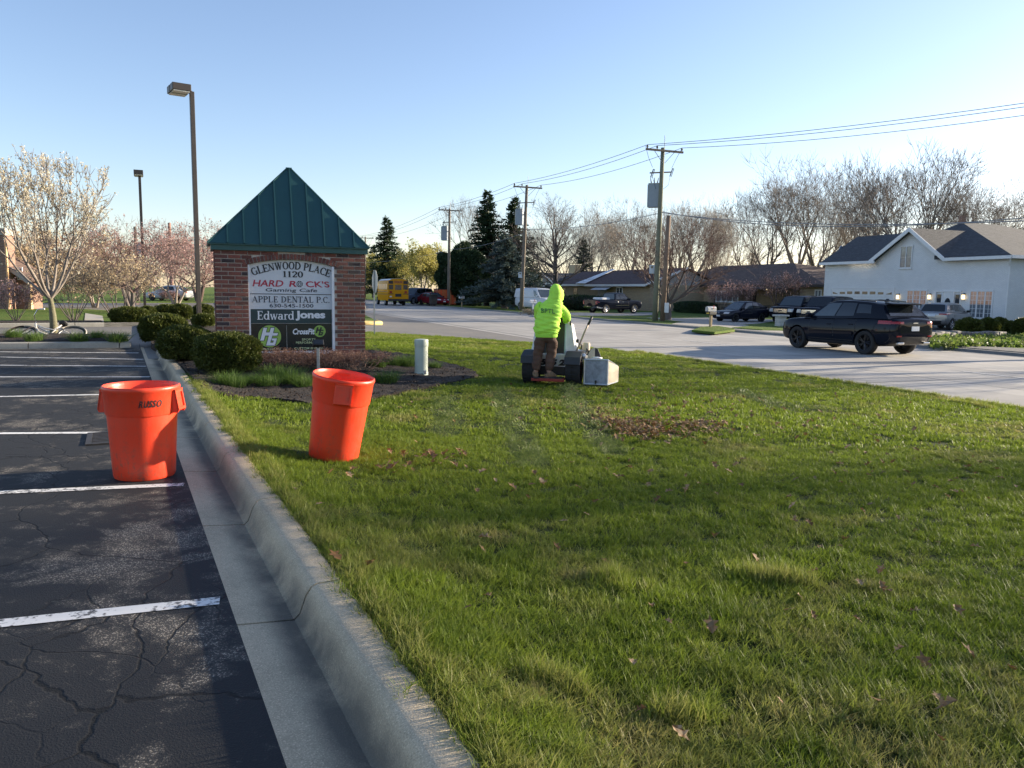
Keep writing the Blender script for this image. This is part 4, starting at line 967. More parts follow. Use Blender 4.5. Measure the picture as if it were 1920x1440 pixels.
def grow(seed, p):
    """bare tree of unit-ish size in metres; p: parameters. Returns segments by level and the twig ends"""
    rnd = random.Random(seed); out = []; tips = []
    lv = p['levels']
    def br(pos, d, L, r, lev):
        ns = 5 if lev == 0 else (4 if lev < 3 else 3)
        tr = p.get('trop', 0.08); wd = p.get('wander', 0.12) * (0.4 if lev == 0 else 1)
        tip_r = r * (p.get('ttap', 0.62) if lev < lv else 0.5)
        q = pos
        for i in range(ns):
            d = (d + rv3(rnd) * wd + Vector((0, 0, tr * (1 if lev else 0.3)))).normalized()
            ra = r + (tip_r - r) * i / ns; rb = r + (tip_r - r) * (i + 1) / ns
            n = q + d * (L / ns); out.append((lev, *q, *n, ra, rb)); q = n
            if 0 < lev < lv and i >= 1 and rnd.random() < p.get('side', 0.55):
                ax = d.cross(rv3(rnd)).normalized(); dd = (Matrix.Rotation(rnd.uniform(0.5, 1.0), 3, ax) @ d)
                br(q, dd, L * rnd.uniform(0.4, 0.65), max(rb * 0.5, p['rmin']), min(lv, lev + (2 if lev < lv - 1 else 1)))
            if lev == 0 and p.get('leader') and i >= 1:
                for _ in range(p.get('whorl', 3)):
                    az = rnd.uniform(0, 2 * PI); el = p['lat_el'][0] + (p['lat_el'][1] - p['lat_el'][0]) * i / ns
                    dd = Vector((math.cos(az) * math.cos(el), math.sin(az) * math.cos(el), math.sin(el)))
                    br(q - d * (L / ns) * rnd.random(), dd, p['lat_len'] * (1 - 0.62 * i / ns) * rnd.uniform(0.8, 1.15), rb * 0.5, 2)
        if lev < lv:
            nc = p['nch'][min(lev, len(p['nch']) - 1)]; a0 = rnd.uniform(0, 2 * PI)
            perp = d.cross(Vector((0.3, 0.9, 0.1))).normalized()
            for c in range(nc):
                sp = p['spread'][min(lev, len(p['spread']) - 1)] * rnd.uniform(0.75, 1.25)
                if c == 0 and lev > 0: sp *= 0.4
                ax = Matrix.Rotation(a0 + 2 * PI * c / nc + rnd.uniform(-.4, .4), 3, d) @ perp
                dd = Matrix.Rotation(sp, 3, ax) @ d
                br(q, dd, L * p['ratio'][min(lev, len(p['ratio']) - 1)] * rnd.uniform(0.8, 1.2), max(tip_r * (0.85 if c == 0 else 0.68), p['rmin']), lev + 1)
        else: tips.append((q, d))
    for d0, L0, r0, off in p['stems']: br(Vector(off), Vector(d0).normalized(), L0, r0, 0)
    return out, tips
def tree_meshes(nm, seed, p, bark, tw):
    out, tips = grow(seed, p)
    big = [s[1:] for s in out if s[0] <= 1]; small = [s[1:] for s in out if s[0] > 1]
    top = max(s[6] for s in out)
    return segs_mesh(nm + '_trunk', big, 7, bark), segs_mesh(nm + '_crown', small, 3, tw), top, tips
def puffs(name, pts, n_per, rad, size, m, seed, squash=1.0):
    """clusters of small leaf or petal faces round given points"""
    r = np.random.default_rng(seed); c = np.repeat(np.array([tuple(p) for p in pts]), n_per, 0); n = len(c)
    c = c + r.normal(0, 1, (n, 3)) * rad * np.array([1, 1, squash])
    a = r.normal(0, 1, (n, 3)); a /= np.linalg.norm(a, axis=1, keepdims=True); b = np.cross(a, r.normal(0, 1, (n, 3))); b /= np.linalg.norm(b, axis=1, keepdims=True)
    s = (size * r.uniform(0.6, 1.3, n))[:, None]
    Vs = np.stack([c - a * s, c + b * s * 0.6, c + a * s, c - b * s * 0.6], 1).reshape(-1, 3)
    return npmesh(name, Vs, np.arange(4 * n).reshape(-1, 4), m)
VASE = dict(levels=6, nch=[4, 3, 3, 3, 3, 3], spread=[0.42, 0.42, 0.45, 0.5, 0.55, 0.6], ratio=[0.78, 0.8, 0.74, 0.72, 0.7], trop=0.07, wander=0.13, rmin=0.012, side=0.5, stems=[((0.02, 0, 1), 3.6, 0.34, (0, 0, 0))])
ROUND = dict(levels=6, nch=[5, 3, 3, 3, 3, 2], spread=[0.62, 0.5, 0.48, 0.5, 0.55, 0.6], ratio=[0.85, 0.75, 0.74, 0.7, 0.7], trop=0.06, wander=0.11, rmin=0.013, side=0.55, stems=[((0.02, 0, 1), 3.4, 0.36, (0, 0, 0))])
MULTI = dict(levels=6, nch=[3, 3, 3, 3, 2, 2], spread=[0.34, 0.38, 0.42, 0.5, 0.55], ratio=[0.8, 0.8, 0.75, 0.72, 0.7], trop=0.09, wander=0.14, rmin=0.011, side=0.5, stems=[((0.22, 0.1, 1), 3.6, 0.22, (0.1, 0, 0)), ((-0.25, 0.05, 1), 3.4, 0.2, (-0.15, 0.1, 0)), ((0.02, -0.2, 1), 3.9, 0.2, (0, -0.1, 0))])
OAK = dict(levels=6, nch=[3, 3, 3, 3, 2, 2], spread=[0.4, 0.5, 0.5, 0.55, 0.6], ratio=[0.34, 0.66, 0.66, 0.66], trop=0.05, wander=0.12, rmin=0.013, side=0.85, leader=True, whorl=6, lat_el=(0.1, 1.0), lat_len=5.2, stems=[((0, 0, 1), 9.0, 0.36, (0, 0, 0))])
CRAB = dict(levels=6, nch=[7, 3, 3, 3, 3, 2], spread=[0.85, 0.5, 0.55, 0.55, 0.6], ratio=[1.7, 0.64, 0.68, 0.68, 0.68], trop=0.05, wander=0.2, rmin=0.012, side=0.75, stems=[((0.05, 0, 1), 1.7, 0.32, (0, 0, 0))])
PROTO = {}
for key, sd_, p, bk, tw in (('vase', 3, VASE, M_BARK, M_BARK), ('vase2', 14, VASE, M_BARKD, M_BARKD), ('round', 5, ROUND, M_BARKD, M_BARKD), ('round2', 21, ROUND, M_BARK, M_BARK),
                            ('multi', 8, MULTI, M_BARK, M_BARKP), ('multi2', 31, MULTI, M_BARKP, M_BARKP), ('oak', 4, OAK, M_BARKD, M_BARKD), ('crab', 9, CRAB, M_BARKD, M_BARKR)):
    PROTO[key] = tree_meshes(key, sd_, p, bk, tw)
def plant(root, parts):
    for nm, me in parts: link(nm, me, root)
    return root
GB = 'bare trees behind the houses across the road'
def bare(key, px, ytop, v, rz, label, wx=1.0, group=GB, name='bare_tree'):
    t, c, top, tips = PROTO[key]
    g = Vp(px, 560, v); z = zf(v) - 0.1; h = Vp(px, ytop, v).z - z
    r = thing(name, label, 'tree', (g.x, g.y, z), rz, group); s = h / top; r.scale = (s * wx, s * wx, s)
    return plant(r, [('trunk', t), ('crown', c)])
bare('oak', 1042, 361, 38, 0.4, 'dark bare tree with straight trunk and rounded crown behind the worker in lime', 1.3, None)
bare('crab', 1254, 402, 29.5, 2.1, 'wide low bare tree with dense purplish twigs behind the short pole', 1.15, None)
for a in (('multi', 1132, 372, 62, 0.3, 'bare tree over the dark red ranch roof, left of the tall pole', 0.9),
          ('vase', 1182, 366, 68, 1.5, 'hazy bare tree just left of the grey transformer on the tall pole', 0.9),
          ('multi2', 1098, 400, 72, 2.2, 'thin pale bare tree between the dark straight tree and its right neighbour', 0.8),
          ('round2', 1300, 362, 66, 0.7, 'bare tree rising behind the low purplish tree, right of the short pole', 0.8),
          ('multi2', 1352, 352, 70, 2.9, 'pale bare tree behind the left end of the brown hipped roof', 0.85),
          ('vase2', 1436, 318, 68, 0.9, 'bare tree with steep limbs over the middle of the brown hipped roof', 0.95),
          ('vase', 1492, 296, 69, 2.4, 'broad vase shaped bare tree above the right end of the brown hipped roof', 1.15),
          ('multi', 1568, 306, 70, 4.0, 'many stemmed bare tree left of the white gable, over the satellite dish', 1.0),
          ('round', 1655, 300, 66, 1.1, 'bare tree behind the left half of the white house roof', 0.95),
          ('round2', 1712, 266, 64, 3.3, 'tallest bare tree, its round crown above the white gable', 1.0),
          ('round', 1775, 318, 68, 5.1, 'dark bare tree over the hip roof of the white house', 0.95),
          ('vase2', 1848, 322, 66, 0.2, 'bare tree above the vent stack of the white house', 1.0),
          ('round2', 1870, 345, 74, 2.8, 'bare tree above the long wing roof of the white house', 1.1),
          ('vase', 1600, 300, 72, 5.6, 'bare tree directly behind the left roof slope of the white house', 1.1),
          ('vase2', 1530, 300, 76, 1.7, 'bare tree behind the gap between the brown roof and the white house', 1.1),
          ('multi', 1925, 380, 70, 1.9, 'bare tree at the right edge over the white house wing', 0.9),
          ('round2', 888, 362, 48, 2.0, 'tall pale bare tree behind the tip of the tall dark fir', 0.75),
          ('multi2', 806, 446, 70, 0.5, 'faint bare tree behind the yellow green tree, left of the second pole', 0.8),
          ('vase2', 1060, 430, 80, 3.0, 'low hazy bare tree behind the grey gabled house', 0.9),
          ('round', 1112, 382, 66, 4.6, 'bare tree over the small green fir behind the tan ranch roof', 1.0),
          ('multi2', 1158, 378, 58, 3.4, 'bare tree right above the white diagonal board of the tan ranch roof', 1.0),
          ('vase2', 1205, 374, 74, 0.9, 'bare tree close behind the grey transformer of the tall pole', 1.0),
          ('round2', 1272, 380, 74, 4.9, 'bare tree behind the top of the short brown pole', 1.0),
          ('multi', 1330, 366, 80, 1.2, 'hazy bare tree above the gap between the low purplish tree and the brown roof', 1.0),
          ('multi', 1230, 392, 78, 5.5, 'hazy bare tree directly behind the tall pole', 1.0),
          ('round', 1398, 372, 78, 2.6, 'hazy bare tree behind the centre of the brown roof', 0.9),
          ('multi2', 1620, 380, 82, 4.4, 'hazy bare tree low behind the left slope of the white house', 1.1),
          ('vase', 1000, 420, 82, 5.0, 'hazy bare tree behind the second pole and blue spruce', 0.9)):
    bare(*a)
# distant woods closing the view
def wood(name, u0, u1, v, h, n, seed, label):
    rnd = random.Random(seed); segs = []
    for k in range(n):
        b = uv(rnd.uniform(u0, u1), v + rnd.uniform(-5, 8), -0.3); H0 = h * rnd.uniform(0.55, 1.1); top = b + Vector((rnd.uniform(-1, 1), rnd.uniform(-1, 1), H0))
        segs.append((*b, *top, 0.13, 0.02))
        for j in range(34):
            t = rnd.uniform(0.2, 1); s = b.lerp(top, t); e = s + Vector((rnd.uniform(-1, 1), rnd.uniform(-1, 1), rnd.uniform(0.3, 1.5))) * H0 * 0.22 * (1.3 - t); segs.append((*s, *e, 0.05, 0.012))
            for i in range(3):
                q = s.lerp(e, rnd.uniform(0.3, 1)); w = q + Vector((rnd.uniform(-1, 1), rnd.uniform(-1, 1), rnd.uniform(0, 1))) * H0 * 0.09; segs.append((*q, *w, 0.025, 0.01))
    tag(link(name, segs_mesh(name, segs, 3, M_BARKP)), label, 'woods', kind='stuff')
wood('distant_woods', 20, 150, 95, 9.5, 120, 5, 'far off bare woods closing the view behind the houses')
wood('distant_woods', 150, 420, 60, 12, 110, 6, 'far off bare woods at the end of the road')
wood('distant_woods', 170, 330, -60, 11, 90, 8, 'far off bare woods behind the parking lot on the left')

# conifers: whorls of drooping branches carrying needle sprays
def conifer(seed, Hh, R, m, bark, dense=1.0, droop=0.25, base=0.06, size=0.20, ragged=0.25):
    r = np.random.default_rng(seed); quads = []; segs = [(0, 0, 0, 0, 0, Hh * 0.97, R * 0.07 + 0.05, 0.02)]
    nb = int(Hh * 15 * dense)
    for i in range(nb):
        t = base + (1 - base) * (i + r.random()) / nb; z = Hh * t; L = R * (1 - t) ** 0.85 * r.uniform(1 - ragged, 1 + ragged * 0.5) + 0.12
        az = r.uniform(0, 2 * PI); d = np.array([math.cos(az), math.sin(az), 0.0]); side = np.array([-d[1], d[0], 0.0])
        k = max(4, int(L / size * 2.6 * dense)); f = (np.arange(k) + r.random(k)) / k
        pz = z + L * (0.12 * f - droop * f ** 2 + 0.10 * f ** 4)
        c = d[None] * (f * L)[:, None]; c[:, 2] = pz
        segs.append((0, 0, z, *(d * L * 0.8 + np.array([0, 0, pz[int(k * 0.8)]])), 0.03, 0.008))
        for sgn in (-1, 1, 0):
            w = size * (1.25 - f * 0.5) * r.uniform(0.7, 1.3, k)
            o = (d[None] * 0.55 + side[None] * sgn + r.normal(0, 0.25, (k, 3)) + np.array([0, 0, -0.15 + (0.35 if sgn == 0 else 0)])); o /= np.linalg.norm(o, axis=1, keepdims=True)
            p = np.cross(o, r.normal(0, 1, (k, 3)) + np.array([0, 0, 1.2])); p /= np.linalg.norm(p, axis=1, keepdims=True)
            e = c + o * (w * 1.5)[:, None]; q = p * (w * 0.26)[:, None]; mid = c + o * (w * 0.7)[:, None] - np.array([0, 0, 1]) * (w * 0.1)[:, None]
            quads.append(np.stack([c, mid + q, e, mid - q], 1))
    Q = np.concatenate(quads).reshape(-1, 3)
    return segs_mesh('trunk', segs, 6, bark), npmesh('crown', Q, np.arange(len(Q)).reshape(-1, 4), m)
def con(px, ytop, v, label, seed, R, m, name='fir_tree', base=0.06, droop=0.25, dense=1.0, size=0.2, u_off=0, ragged=0.25):
    g = Vp(px, 560, v); z = zf(v) - 0.1 if v > 24 else -0.2; h = Vp(px, ytop, v).z - z
    t, c = conifer(seed, h, R, m, M_BARKD, dense, droop, base, size, ragged)
    return plant(thing(name, label, 'tree', (g.x, g.y, z)), [('trunk', t), ('crown', c)])
con(912, 360, 33, 'tall dark fir tree with pointed tip between the second and third poles', 3, 5.6, M_CONIF, base=0.10, size=.34)
con(962, 372, 36, 'dark fir tree directly behind the second pole, shorter than the pointed one', 5, 5.6, M_CONIF, size=.34)
con(946, 440, 28.5, 'blue green spruce leaning its low branches over the verge by the second pole', 7, 5.4, M_BLUE, 'spruce_tree', 0.08, 0.3, 1.3, .26)
con(726, 408, 30, 'ragged dark spruce standing alone above the school bus', 11, 6.0, M_CONIF, 'spruce_tree', 0.1, 0.3, 0.8, 0.42, 0.5)
con(700, 462, 34, 'small dark spruce left of the ragged one, beside the sign roof', 13, 4.0, M_CONIF, 'spruce_tree', 0.1, 0.3, 0.7, 0.4, 0.5)
con(1092, 450, 58, 'small green fir behind the tan ranch house roof', 15, 4.2, M_CONIF, 'fir_tree', 0.1, 0.2, 0.8, 0.25)
# dark round evergreen by the third pole
def shell_shrub(seed, a, b, c, n, size, m, sq=2.6, inner=0.86, lump=0.06, bot=0.15):
    """clipped shrub: leaf faces on and just inside a rounded-box shell"""
    r = np.random.default_rng(seed); d = r.normal(0, 1, (n, 3)); d /= np.linalg.norm(d, axis=1, keepdims=True)
    k = (np.abs(d[:, 0]) ** sq + np.abs(d[:, 1]) ** sq + np.abs(d[:, 2]) ** sq) ** (-1 / sq)
    lum = 1 + lump * (np.sin(d[:, 0] * 7 + seed) * np.sin(d[:, 1] * 6 + 1.3 * seed) + 0.6 * np.sin(d[:, 2] * 9 + d[:, 0] * 5))
    s = k * lum * r.uniform(inner, 1.0, n) ** 0.5
    p = d * s[:, None] * np.array([a, b, c]) + np.array([0, 0, c * (1 - bot)])
    keep = p[:, 2] > 0.02; p, d = p[keep], d[keep]; n = len(p)
    o = d * 0.8 + r.normal(0, 0.55, (n, 3)) + np.array([0, 0, 0.35]); o /= np.linalg.norm(o, axis=1, keepdims=True)
    q = np.cross(o, r.normal(0, 1, (n, 3))); q /= np.linalg.norm(q, axis=1, keepdims=True)
    w = (size * r.uniform(0.6, 1.4, n))[:, None]
    Vs = np.stack([p - o * w * 0.6, p + q * w * 0.32, p + o * w, p - q * w * 0.32], 1).reshape(-1, 3)
    return npmesh('foliage', Vs, np.arange(4 * n).reshape(-1, 4), m)
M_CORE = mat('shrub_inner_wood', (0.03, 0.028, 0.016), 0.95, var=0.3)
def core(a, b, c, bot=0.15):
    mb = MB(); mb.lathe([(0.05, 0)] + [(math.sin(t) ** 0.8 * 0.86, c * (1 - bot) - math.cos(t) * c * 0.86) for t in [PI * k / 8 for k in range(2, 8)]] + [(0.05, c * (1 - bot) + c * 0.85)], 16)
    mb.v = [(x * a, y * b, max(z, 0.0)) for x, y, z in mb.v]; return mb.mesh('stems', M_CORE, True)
def shrub(loc, a, b, c, n, size, label, rz=0.0, name='clipped_shrub', group=None, m=M_BOX, seed=1, sq=2.6, lump=0.06, bot=0.15):
    r = thing(name, label, 'shrub', loc, rz, group)
    return plant(r, [('foliage', shell_shrub(seed, a, b, c, n, size, m, sq, 0.8, lump, bot)), ('stems', core(a, b, c, bot))])
g = Vp(868, 560, 28.5); z = zf(28); hh = Vp(868, 466, 28.5).z - z
shrub((g.x, g.y, z), 3.0, 3.0, hh * 0.54, 30000, 0.28, 'huge dark rounded evergreen beside the third pole', 0, 'round_evergreen', None, M_CONIF, 4, 2.0, 0.16, 0.1)
GY = 'clipped yews round the brick sign'
def yew(px0, px1, ytop, ybot, z, label, n, seed, depth=None, zoff=0.0):
    g = P((px0 + px1) / 2, ybot, z); ppm = F / (g.y * cp); a = (px1 - px0) / 2 / ppm; c = (ybot - ytop) / ppm / 1.85
    b = depth or a * 0.9; dirn = Vector((g.x, g.y, 0)).normalized()
    return shrub(g + dirn * b * 0.75, a, b, c, n, 0.035 if g.y < 16 else 0.06, label, math.atan2(-g.x, g.y), 'clipped_yew', GY, M_BOX, seed)
yew(364, 490, 626, 697, 0.17, 'rounded yew in front of the lower left corner of the sign face', 17000, 3)
yew(300, 398, 612, 676, 0.17, 'flat topped yew touching the left end of the brick sign', 15000, 5)
yew(266, 348, 591, 641, 0.12, 'rounded yew at the far end of the kerb, by the tall lamp', 12000, 7)
yew(208, 277, 577, 605, 0.1, 'low clipped yew standing alone at the left behind the driveway corner', 7000, 9)
yew(289, 343, 572, 596, 0.08, 'dome shaped yew behind the one at the end of the kerb', 6000, 11)
yew(320, 360, 571, 599, 0.08, 'dome shaped yew with its right side sunlit, left of the tall lamp', 6000, 13)
yew(363, 400, 571, 597, 0.08, 'dome shaped yew seen right behind the tall lamp', 5000, 15)
yew(362, 402, 590, 612, 0.1, 'small yew low between the tall lamp and the brick sign', 5000, 17)
yew(262, 292, 575, 597, 0.08, 'small dark yew at the foot of the second lamp', 4000, 19)
# clipped round bushes by the white house
GR = 'round bushes in front of the white house'
for k, (x0, x1, y0, y1, lab) in enumerate(((1793, 1838, 598, 633, 'round bush nearest the parked silver car'), (1831, 1870, 598, 632, 'second round bush from the silver car, overlapping the next'), (1857, 1886, 597, 628, 'third round bush from the silver car, below the big right window'), (1884, 1902, 604, 630, 'smallest of the round bushes by the white house corner'), (1899, 1935, 598, 632, 'round bush cut by the right edge of the photo'))):
    g = Pg((x0 + x1) / 2, y1); ppm = F / (g.y * cp); a = (x1 - x0) / 2 / ppm; c = (y1 - y0) / ppm / 1.9
    shrub((g.x, g.y, g.z - 0.02), a, a, c, 5000, 0.09, lab, 0, 'round_bush', GR, M_BOX, 40 + k, 2.3, 0.05, 0.02)
g = Pg(1095, 583); shrub((g.x, g.y + 3, g.z), 3.4, 1.6, 0.85, 5000, 0.14, 'dark low hedge in front of the tan brick ranch house', 0.3, 'hedge', None, M_CONIF, 61, 3)
def hedge_line(px0, px1, ytop, ybot, v, label, n, m=M_CONIF, thick=0.5):
    a, b = Vp(px0, 570, v), Vp(px1, 570, v); z = zf(v); h = Vp((px0 + px1) / 2, ytop, v).z - z; mid = (a + b) / 2
    L = (Vector((a.x, a.y, 0)) - Vector((b.x, b.y, 0))).length
    r = shrub((mid.x, mid.y, z), L / 2, thick, h / 1.85, n, 0.11, label, math.atan2(TH.y, TH.x), 'hedge', None, m, int(px0), 4, 0.05); return r
hedge_line(1268, 1342, 566, 590, 46, 'dark clipped hedge along the front of the brown roofed house', 9000)
shrub(Pg(1553, 588) + Vector((0, 0, 0)), 0.01, 0.01, 0.01, 10, 0.01, 'x') if False else None
# low wall and ground cover before the white house
wl = [Pg(1735, 637), Pg(1880, 634)]
M_STONE = mat('grey_stone', (0.17, 0.16, 0.15), 0.9, var=0.4, scale=6, bump=0.8, bscale=14, rand=0.25)
stw = thing('stone_edging', 'low dark stone edging between the grass and the ground cover', 'edging', Pg(1735, 637))
dv_ = (wl[1] - wl[0]); nst = 16
stm = MB().box((0, 0, 0.16), (dv_.length / nst - 0.04, 0.35, 0.36), bev=0.05).mesh('stone', M_STONE, angle=50)
for k in range(nst):
    q = dv_ * ((k + 0.5) / nst); link('stone', stm, stw, (q.x + random.uniform(-.03, .03), q.y + random.uniform(-.03, .03), q.z + random.uniform(-.05, .04)), (0, 0, math.atan2(dv_.y, dv_.x) + random.uniform(-.08, .08)))
gcp = [Pg(*q) for q in ((1722, 644), (1800, 632), (1990, 628), (1990, 652), (1860, 651), (1760, 653))]
bx = np.array([p[:2] for p in gcp]); q = RNG.uniform(bx.min(0), bx.max(0), (40000, 2)); q = q[inpoly(q, gcp)][:3500]
hv = 0.05 + 0.17 * vnoise(q, 0.9, 4)
pts = np.column_stack([q, [zf(V(p)) for p in q] + hv * RNG.random(len(q))])
M_COVER = leafmat('cover_leaves', ((0.10, 0.17, 0.03), (0.17, 0.24, 0.05), (0.14, 0.17, 0.05)), 0.4)
tag(link('ground_cover', puffs('ground_cover', pts, 5, 0.06, 0.07, M_COVER, 3)), 'bright green leafy ground cover along the road edge', 'plants', kind='stuff')

# blossom tree on the island
BL = dict(levels=5, nch=[7, 3, 3, 2, 2], spread=[0.78, 0.42, 0.42, 0.5], ratio=[1.45, 0.66, 0.66, 0.66], trop=0.19, wander=0.11, rmin=0.006, side=0.85, ttap=0.6, stems=[((0.02, 0, 1), 0.85, 0.085, (0, 0, 0))])
def flowering(name, label, loc, seed, p, hh, bark, tw, blos, npf, rad, size, frac, wx=1.0, zmin=0.0):
    out, tips = grow(seed, p); top = max(s[6] for s in out); s = hh / top
    t = segs_mesh('trunk', [q[1:] for q in out if q[0] <= 0], 9, bark); c = segs_mesh('crown', [q[1:] for q in out if q[0] > 0], 5, tw)
    rnd = random.Random(seed); pts = []
    for q in out:
        if q[0] >= 3 and rnd.random() < frac: pts.append(Vector(q[1:4]).lerp(Vector(q[4:7]), rnd.random()))
    pts += [q for q, d in tips if rnd.random() < frac * 1.6]
    r = thing(name, label, 'tree', loc, seed * 0.7); r.scale = (s * wx, s * wx, s)
    pf = puffs('blossom', pts, npf, rad / s, size / s, blos, seed)
    return plant(r, [('trunk', t), ('branches', c), ('blossom', pf)])
g = P(102, 627, 0.17); flowering('blossom_tree', 'young tree coming into white blossom on the mulched parking island', g, 6, BL, 5.0, M_TRUNK, M_BARK, M_BLOS, 6, 0.028, 0.026, 0.24, 1.12)
PK = dict(levels=5, nch=[5, 3, 3, 3, 2], spread=[0.75, 0.5, 0.5, 0.55], ratio=[1.15, 0.72, 0.68, 0.66], trop=0.04, wander=0.18, rmin=0.008, side=0.7, stems=[((0.35, 0, 1), 1.6, 0.17, (0.15, 0, 0)), ((-0.5, 0.1, 1), 1.6, 0.15, (-0.1, 0, 0)), ((0.0, 0.3, 1), 1.8, 0.13, (0, 0.1, 0))])
g = P(248, 584, 0.1); flowering('crabapple_tree', 'spreading pink budding tree with forked trunk behind the second lamp', g, 12, PK, 5.0, M_BARKD, M_BARKR, M_PINK, 4, 0.08, 0.04, 0.10, 1.25)
g = P(372, 567, 0.0); flowering('crabapple_tree', 'pink budding tree partly hidden by the tall lamp and the brick sign', g, 17, PK, 8.0, M_BARKR, M_BARKR, M_PINK, 3, 0.14, 0.07, 0.13, 1.2)
SH = dict(levels=4, nch=[3, 3, 2, 2], spread=[0.3, 0.45, 0.5, 0.55], ratio=[0.65, 0.7, 0.7], trop=0.05, wander=0.14, rmin=0.007, side=0.7, stems=[((math.cos(a) * 0.6, math.sin(a) * 0.6, 1), 1.3, 0.035, (math.cos(a) * 0.15, math.sin(a) * 0.15, 0)) for a in [k * 0.7 for k in range(9)]])
for k, (px, py, yt, lab, m, fr) in enumerate(((30, 602, 520, 'many stemmed dark shrub at the far left edge behind the bicycle', M_PINK, .06), (138, 602, 490, 'many stemmed dark shrub behind the trunk of the blossom tree', M_TANB, .08), (222, 602, 470, 'many stemmed cream budding shrub beside the entrance walk', M_TANB, .10))):
    g = P(px, py, 0.1); hh = (py - yt) / (F / (g.y * cp)); flowering('dormant_shrub', lab, g, 20 + k, SH, hh, M_BARKD, M_BARKD, m, 4, 0.06, 0.045, fr, 1.05)
for k, (px, ytop, Y, lab) in enumerate(((70, 398, 48, 'cream budding tree behind the left part of the white blossom tree'), (178, 425, 50, 'cream budding tree behind the right part of the white blossom tree'), (330, 430, 62, 'thin pale budding tree between the two lamps'))):
    g = Yp(px, 560, Y); g.z = -0.1; hh = Yp(px, ytop, Y).z; flowering('budding_tree', lab, g, 30 + k, PK, hh, M_BARKP, M_BARKP, M_TANB if k < 2 else M_PINK, 5, 0.13, 0.09, 0.15 if k < 2 else 0.10, 1.0)
# yellow-green trees along the road
YG = dict(levels=6, nch=[5, 3, 3, 2, 2, 2], spread=[0.75, 0.5, 0.5, 0.55, 0.6], ratio=[1.5, 0.7, 0.7, 0.7, 0.7], trop=0.05, wander=0.14, rmin=0.012, side=0.55, stems=[((0.02, 0, 1), 1.7, 0.26, (0, 0, 0))])
for k, (px, ytop, v, lab, wx) in enumerate(((793, 450, 27.6, 'yellow green budding tree between the school bus and the third pole', 0.9), (722, 470, 31, 'yellow green budding tree behind the school bus', 1.2), (756, 470, 33, 'yellow green budding tree between its two neighbours by the bus', 1.1))):
    g = Vp(px, 560, v); g.z = zf(v); hh = Vp(px, ytop, v).z - g.z; flowering('budding_tree', lab, g, 40 + k, YG, hh, M_BARKD, M_BARK, M_YEL, 5, 0.22, 0.13, 0.36, wx)
# twiggy bushes on the street lawn and by the brown roofed house
for k, (px, py, yt, lab) in enumerate(((316, 566, 545, 'dark twiggy bush on the street lawn, nearer the second lamp'), (352, 565, 544, 'dark twiggy bush on the street lawn, nearer the tall lamp'))):
    g = P(px, py, 0.0); hh = (py - yt) / (F / (g.y * cp)); r = flowering('dormant_shrub', lab, g, 50 + k, SH, hh, M_BARKD, M_BARKD, M_PINK, 2, 0.1, 0.06, .1, 1.5)
for k, (px, v, yt, lab) in enumerate(((1468, 48.5, 505, 'reddish bare shrub by the porch of the brown roofed house'), (1392, 47, 520, 'thin bare shrub in front of the porch of the brown roofed house'), (1350, 46.5, 530, 'small bent bare shrub before the wide window of the brown roofed house'))):
    g = Vp(px, 560, v); g.z = zf(v); hh = Vp(px, yt, v).z - g.z; flowering('dormant_shrub', lab, g, 55 + k, SH, hh, M_BARKR, M_BARKR, M_PINK, 2, 0.1, 0.06, .15, 0.9)
# dormant twigs in front of the sign
TW = dict(levels=3, nch=[3, 3, 2], spread=[0.35, 0.5, 0.6], ratio=[0.6, 0.65], trop=0.02, wander=0.2, rmin=0.0028, side=0.9, stems=[((math.cos(a) * 0.9, math.sin(a) * 0.9, 1), 0.26, 0.006, (math.cos(a) * 0.1, math.sin(a) * 0.1, 0)) for a in [k * 0.45 for k in range(14)]])
M_SPIREA = mat('dry_twigs', (0.20, 0.125, 0.10), 0.9, var=0.3, scale=20)
M_OLDLEAF = leafmat('withered_leaves', ((0.16, 0.08, 0.055), (0.22, 0.13, 0.09), (0.12, 0.06, 0.05)), 0.3)
tw_out = [grow(70 + k, TW) for k in range(3)]
tw_me = []
for k, (o_, t_) in enumerate(tw_out):
    tp = max(s[6] for s in o_); tw_me.append((segs_mesh('twigs', [s[1:] for s in o_], 3, M_SPIREA), puffs('withered_leaves', [q for q, d in t_], 2, 0.03, 0.014, M_OLDLEAF, k), tp))
twl = ['leftmost low twiggy bush, right beside the rounded yew', 'low twiggy bush under the green disc of the sign', 'low twiggy bush just left of the small floodlight', 'low twiggy bush just right of the small floodlight', 'low twiggy bush under the right corner of the sign panel', 'rightmost low twiggy bush, at the foot of the right brick pier']
for k, px in enumerate((505, 545, 580, 615, 648, 680)):
    g = Pl(px, 690 + (k % 2) * 5); tm, lm, tp = tw_me[k % 3]; s = 0.34 / tp
    r = thing('twiggy_bush', twl[k], 'shrub', g, k * 1.3, 'dormant twiggy bushes along the sign'); r.scale = (s * 1.7, s * 1.7, s); plant(r, [('twigs', tm), ('withered_leaves', lm)])
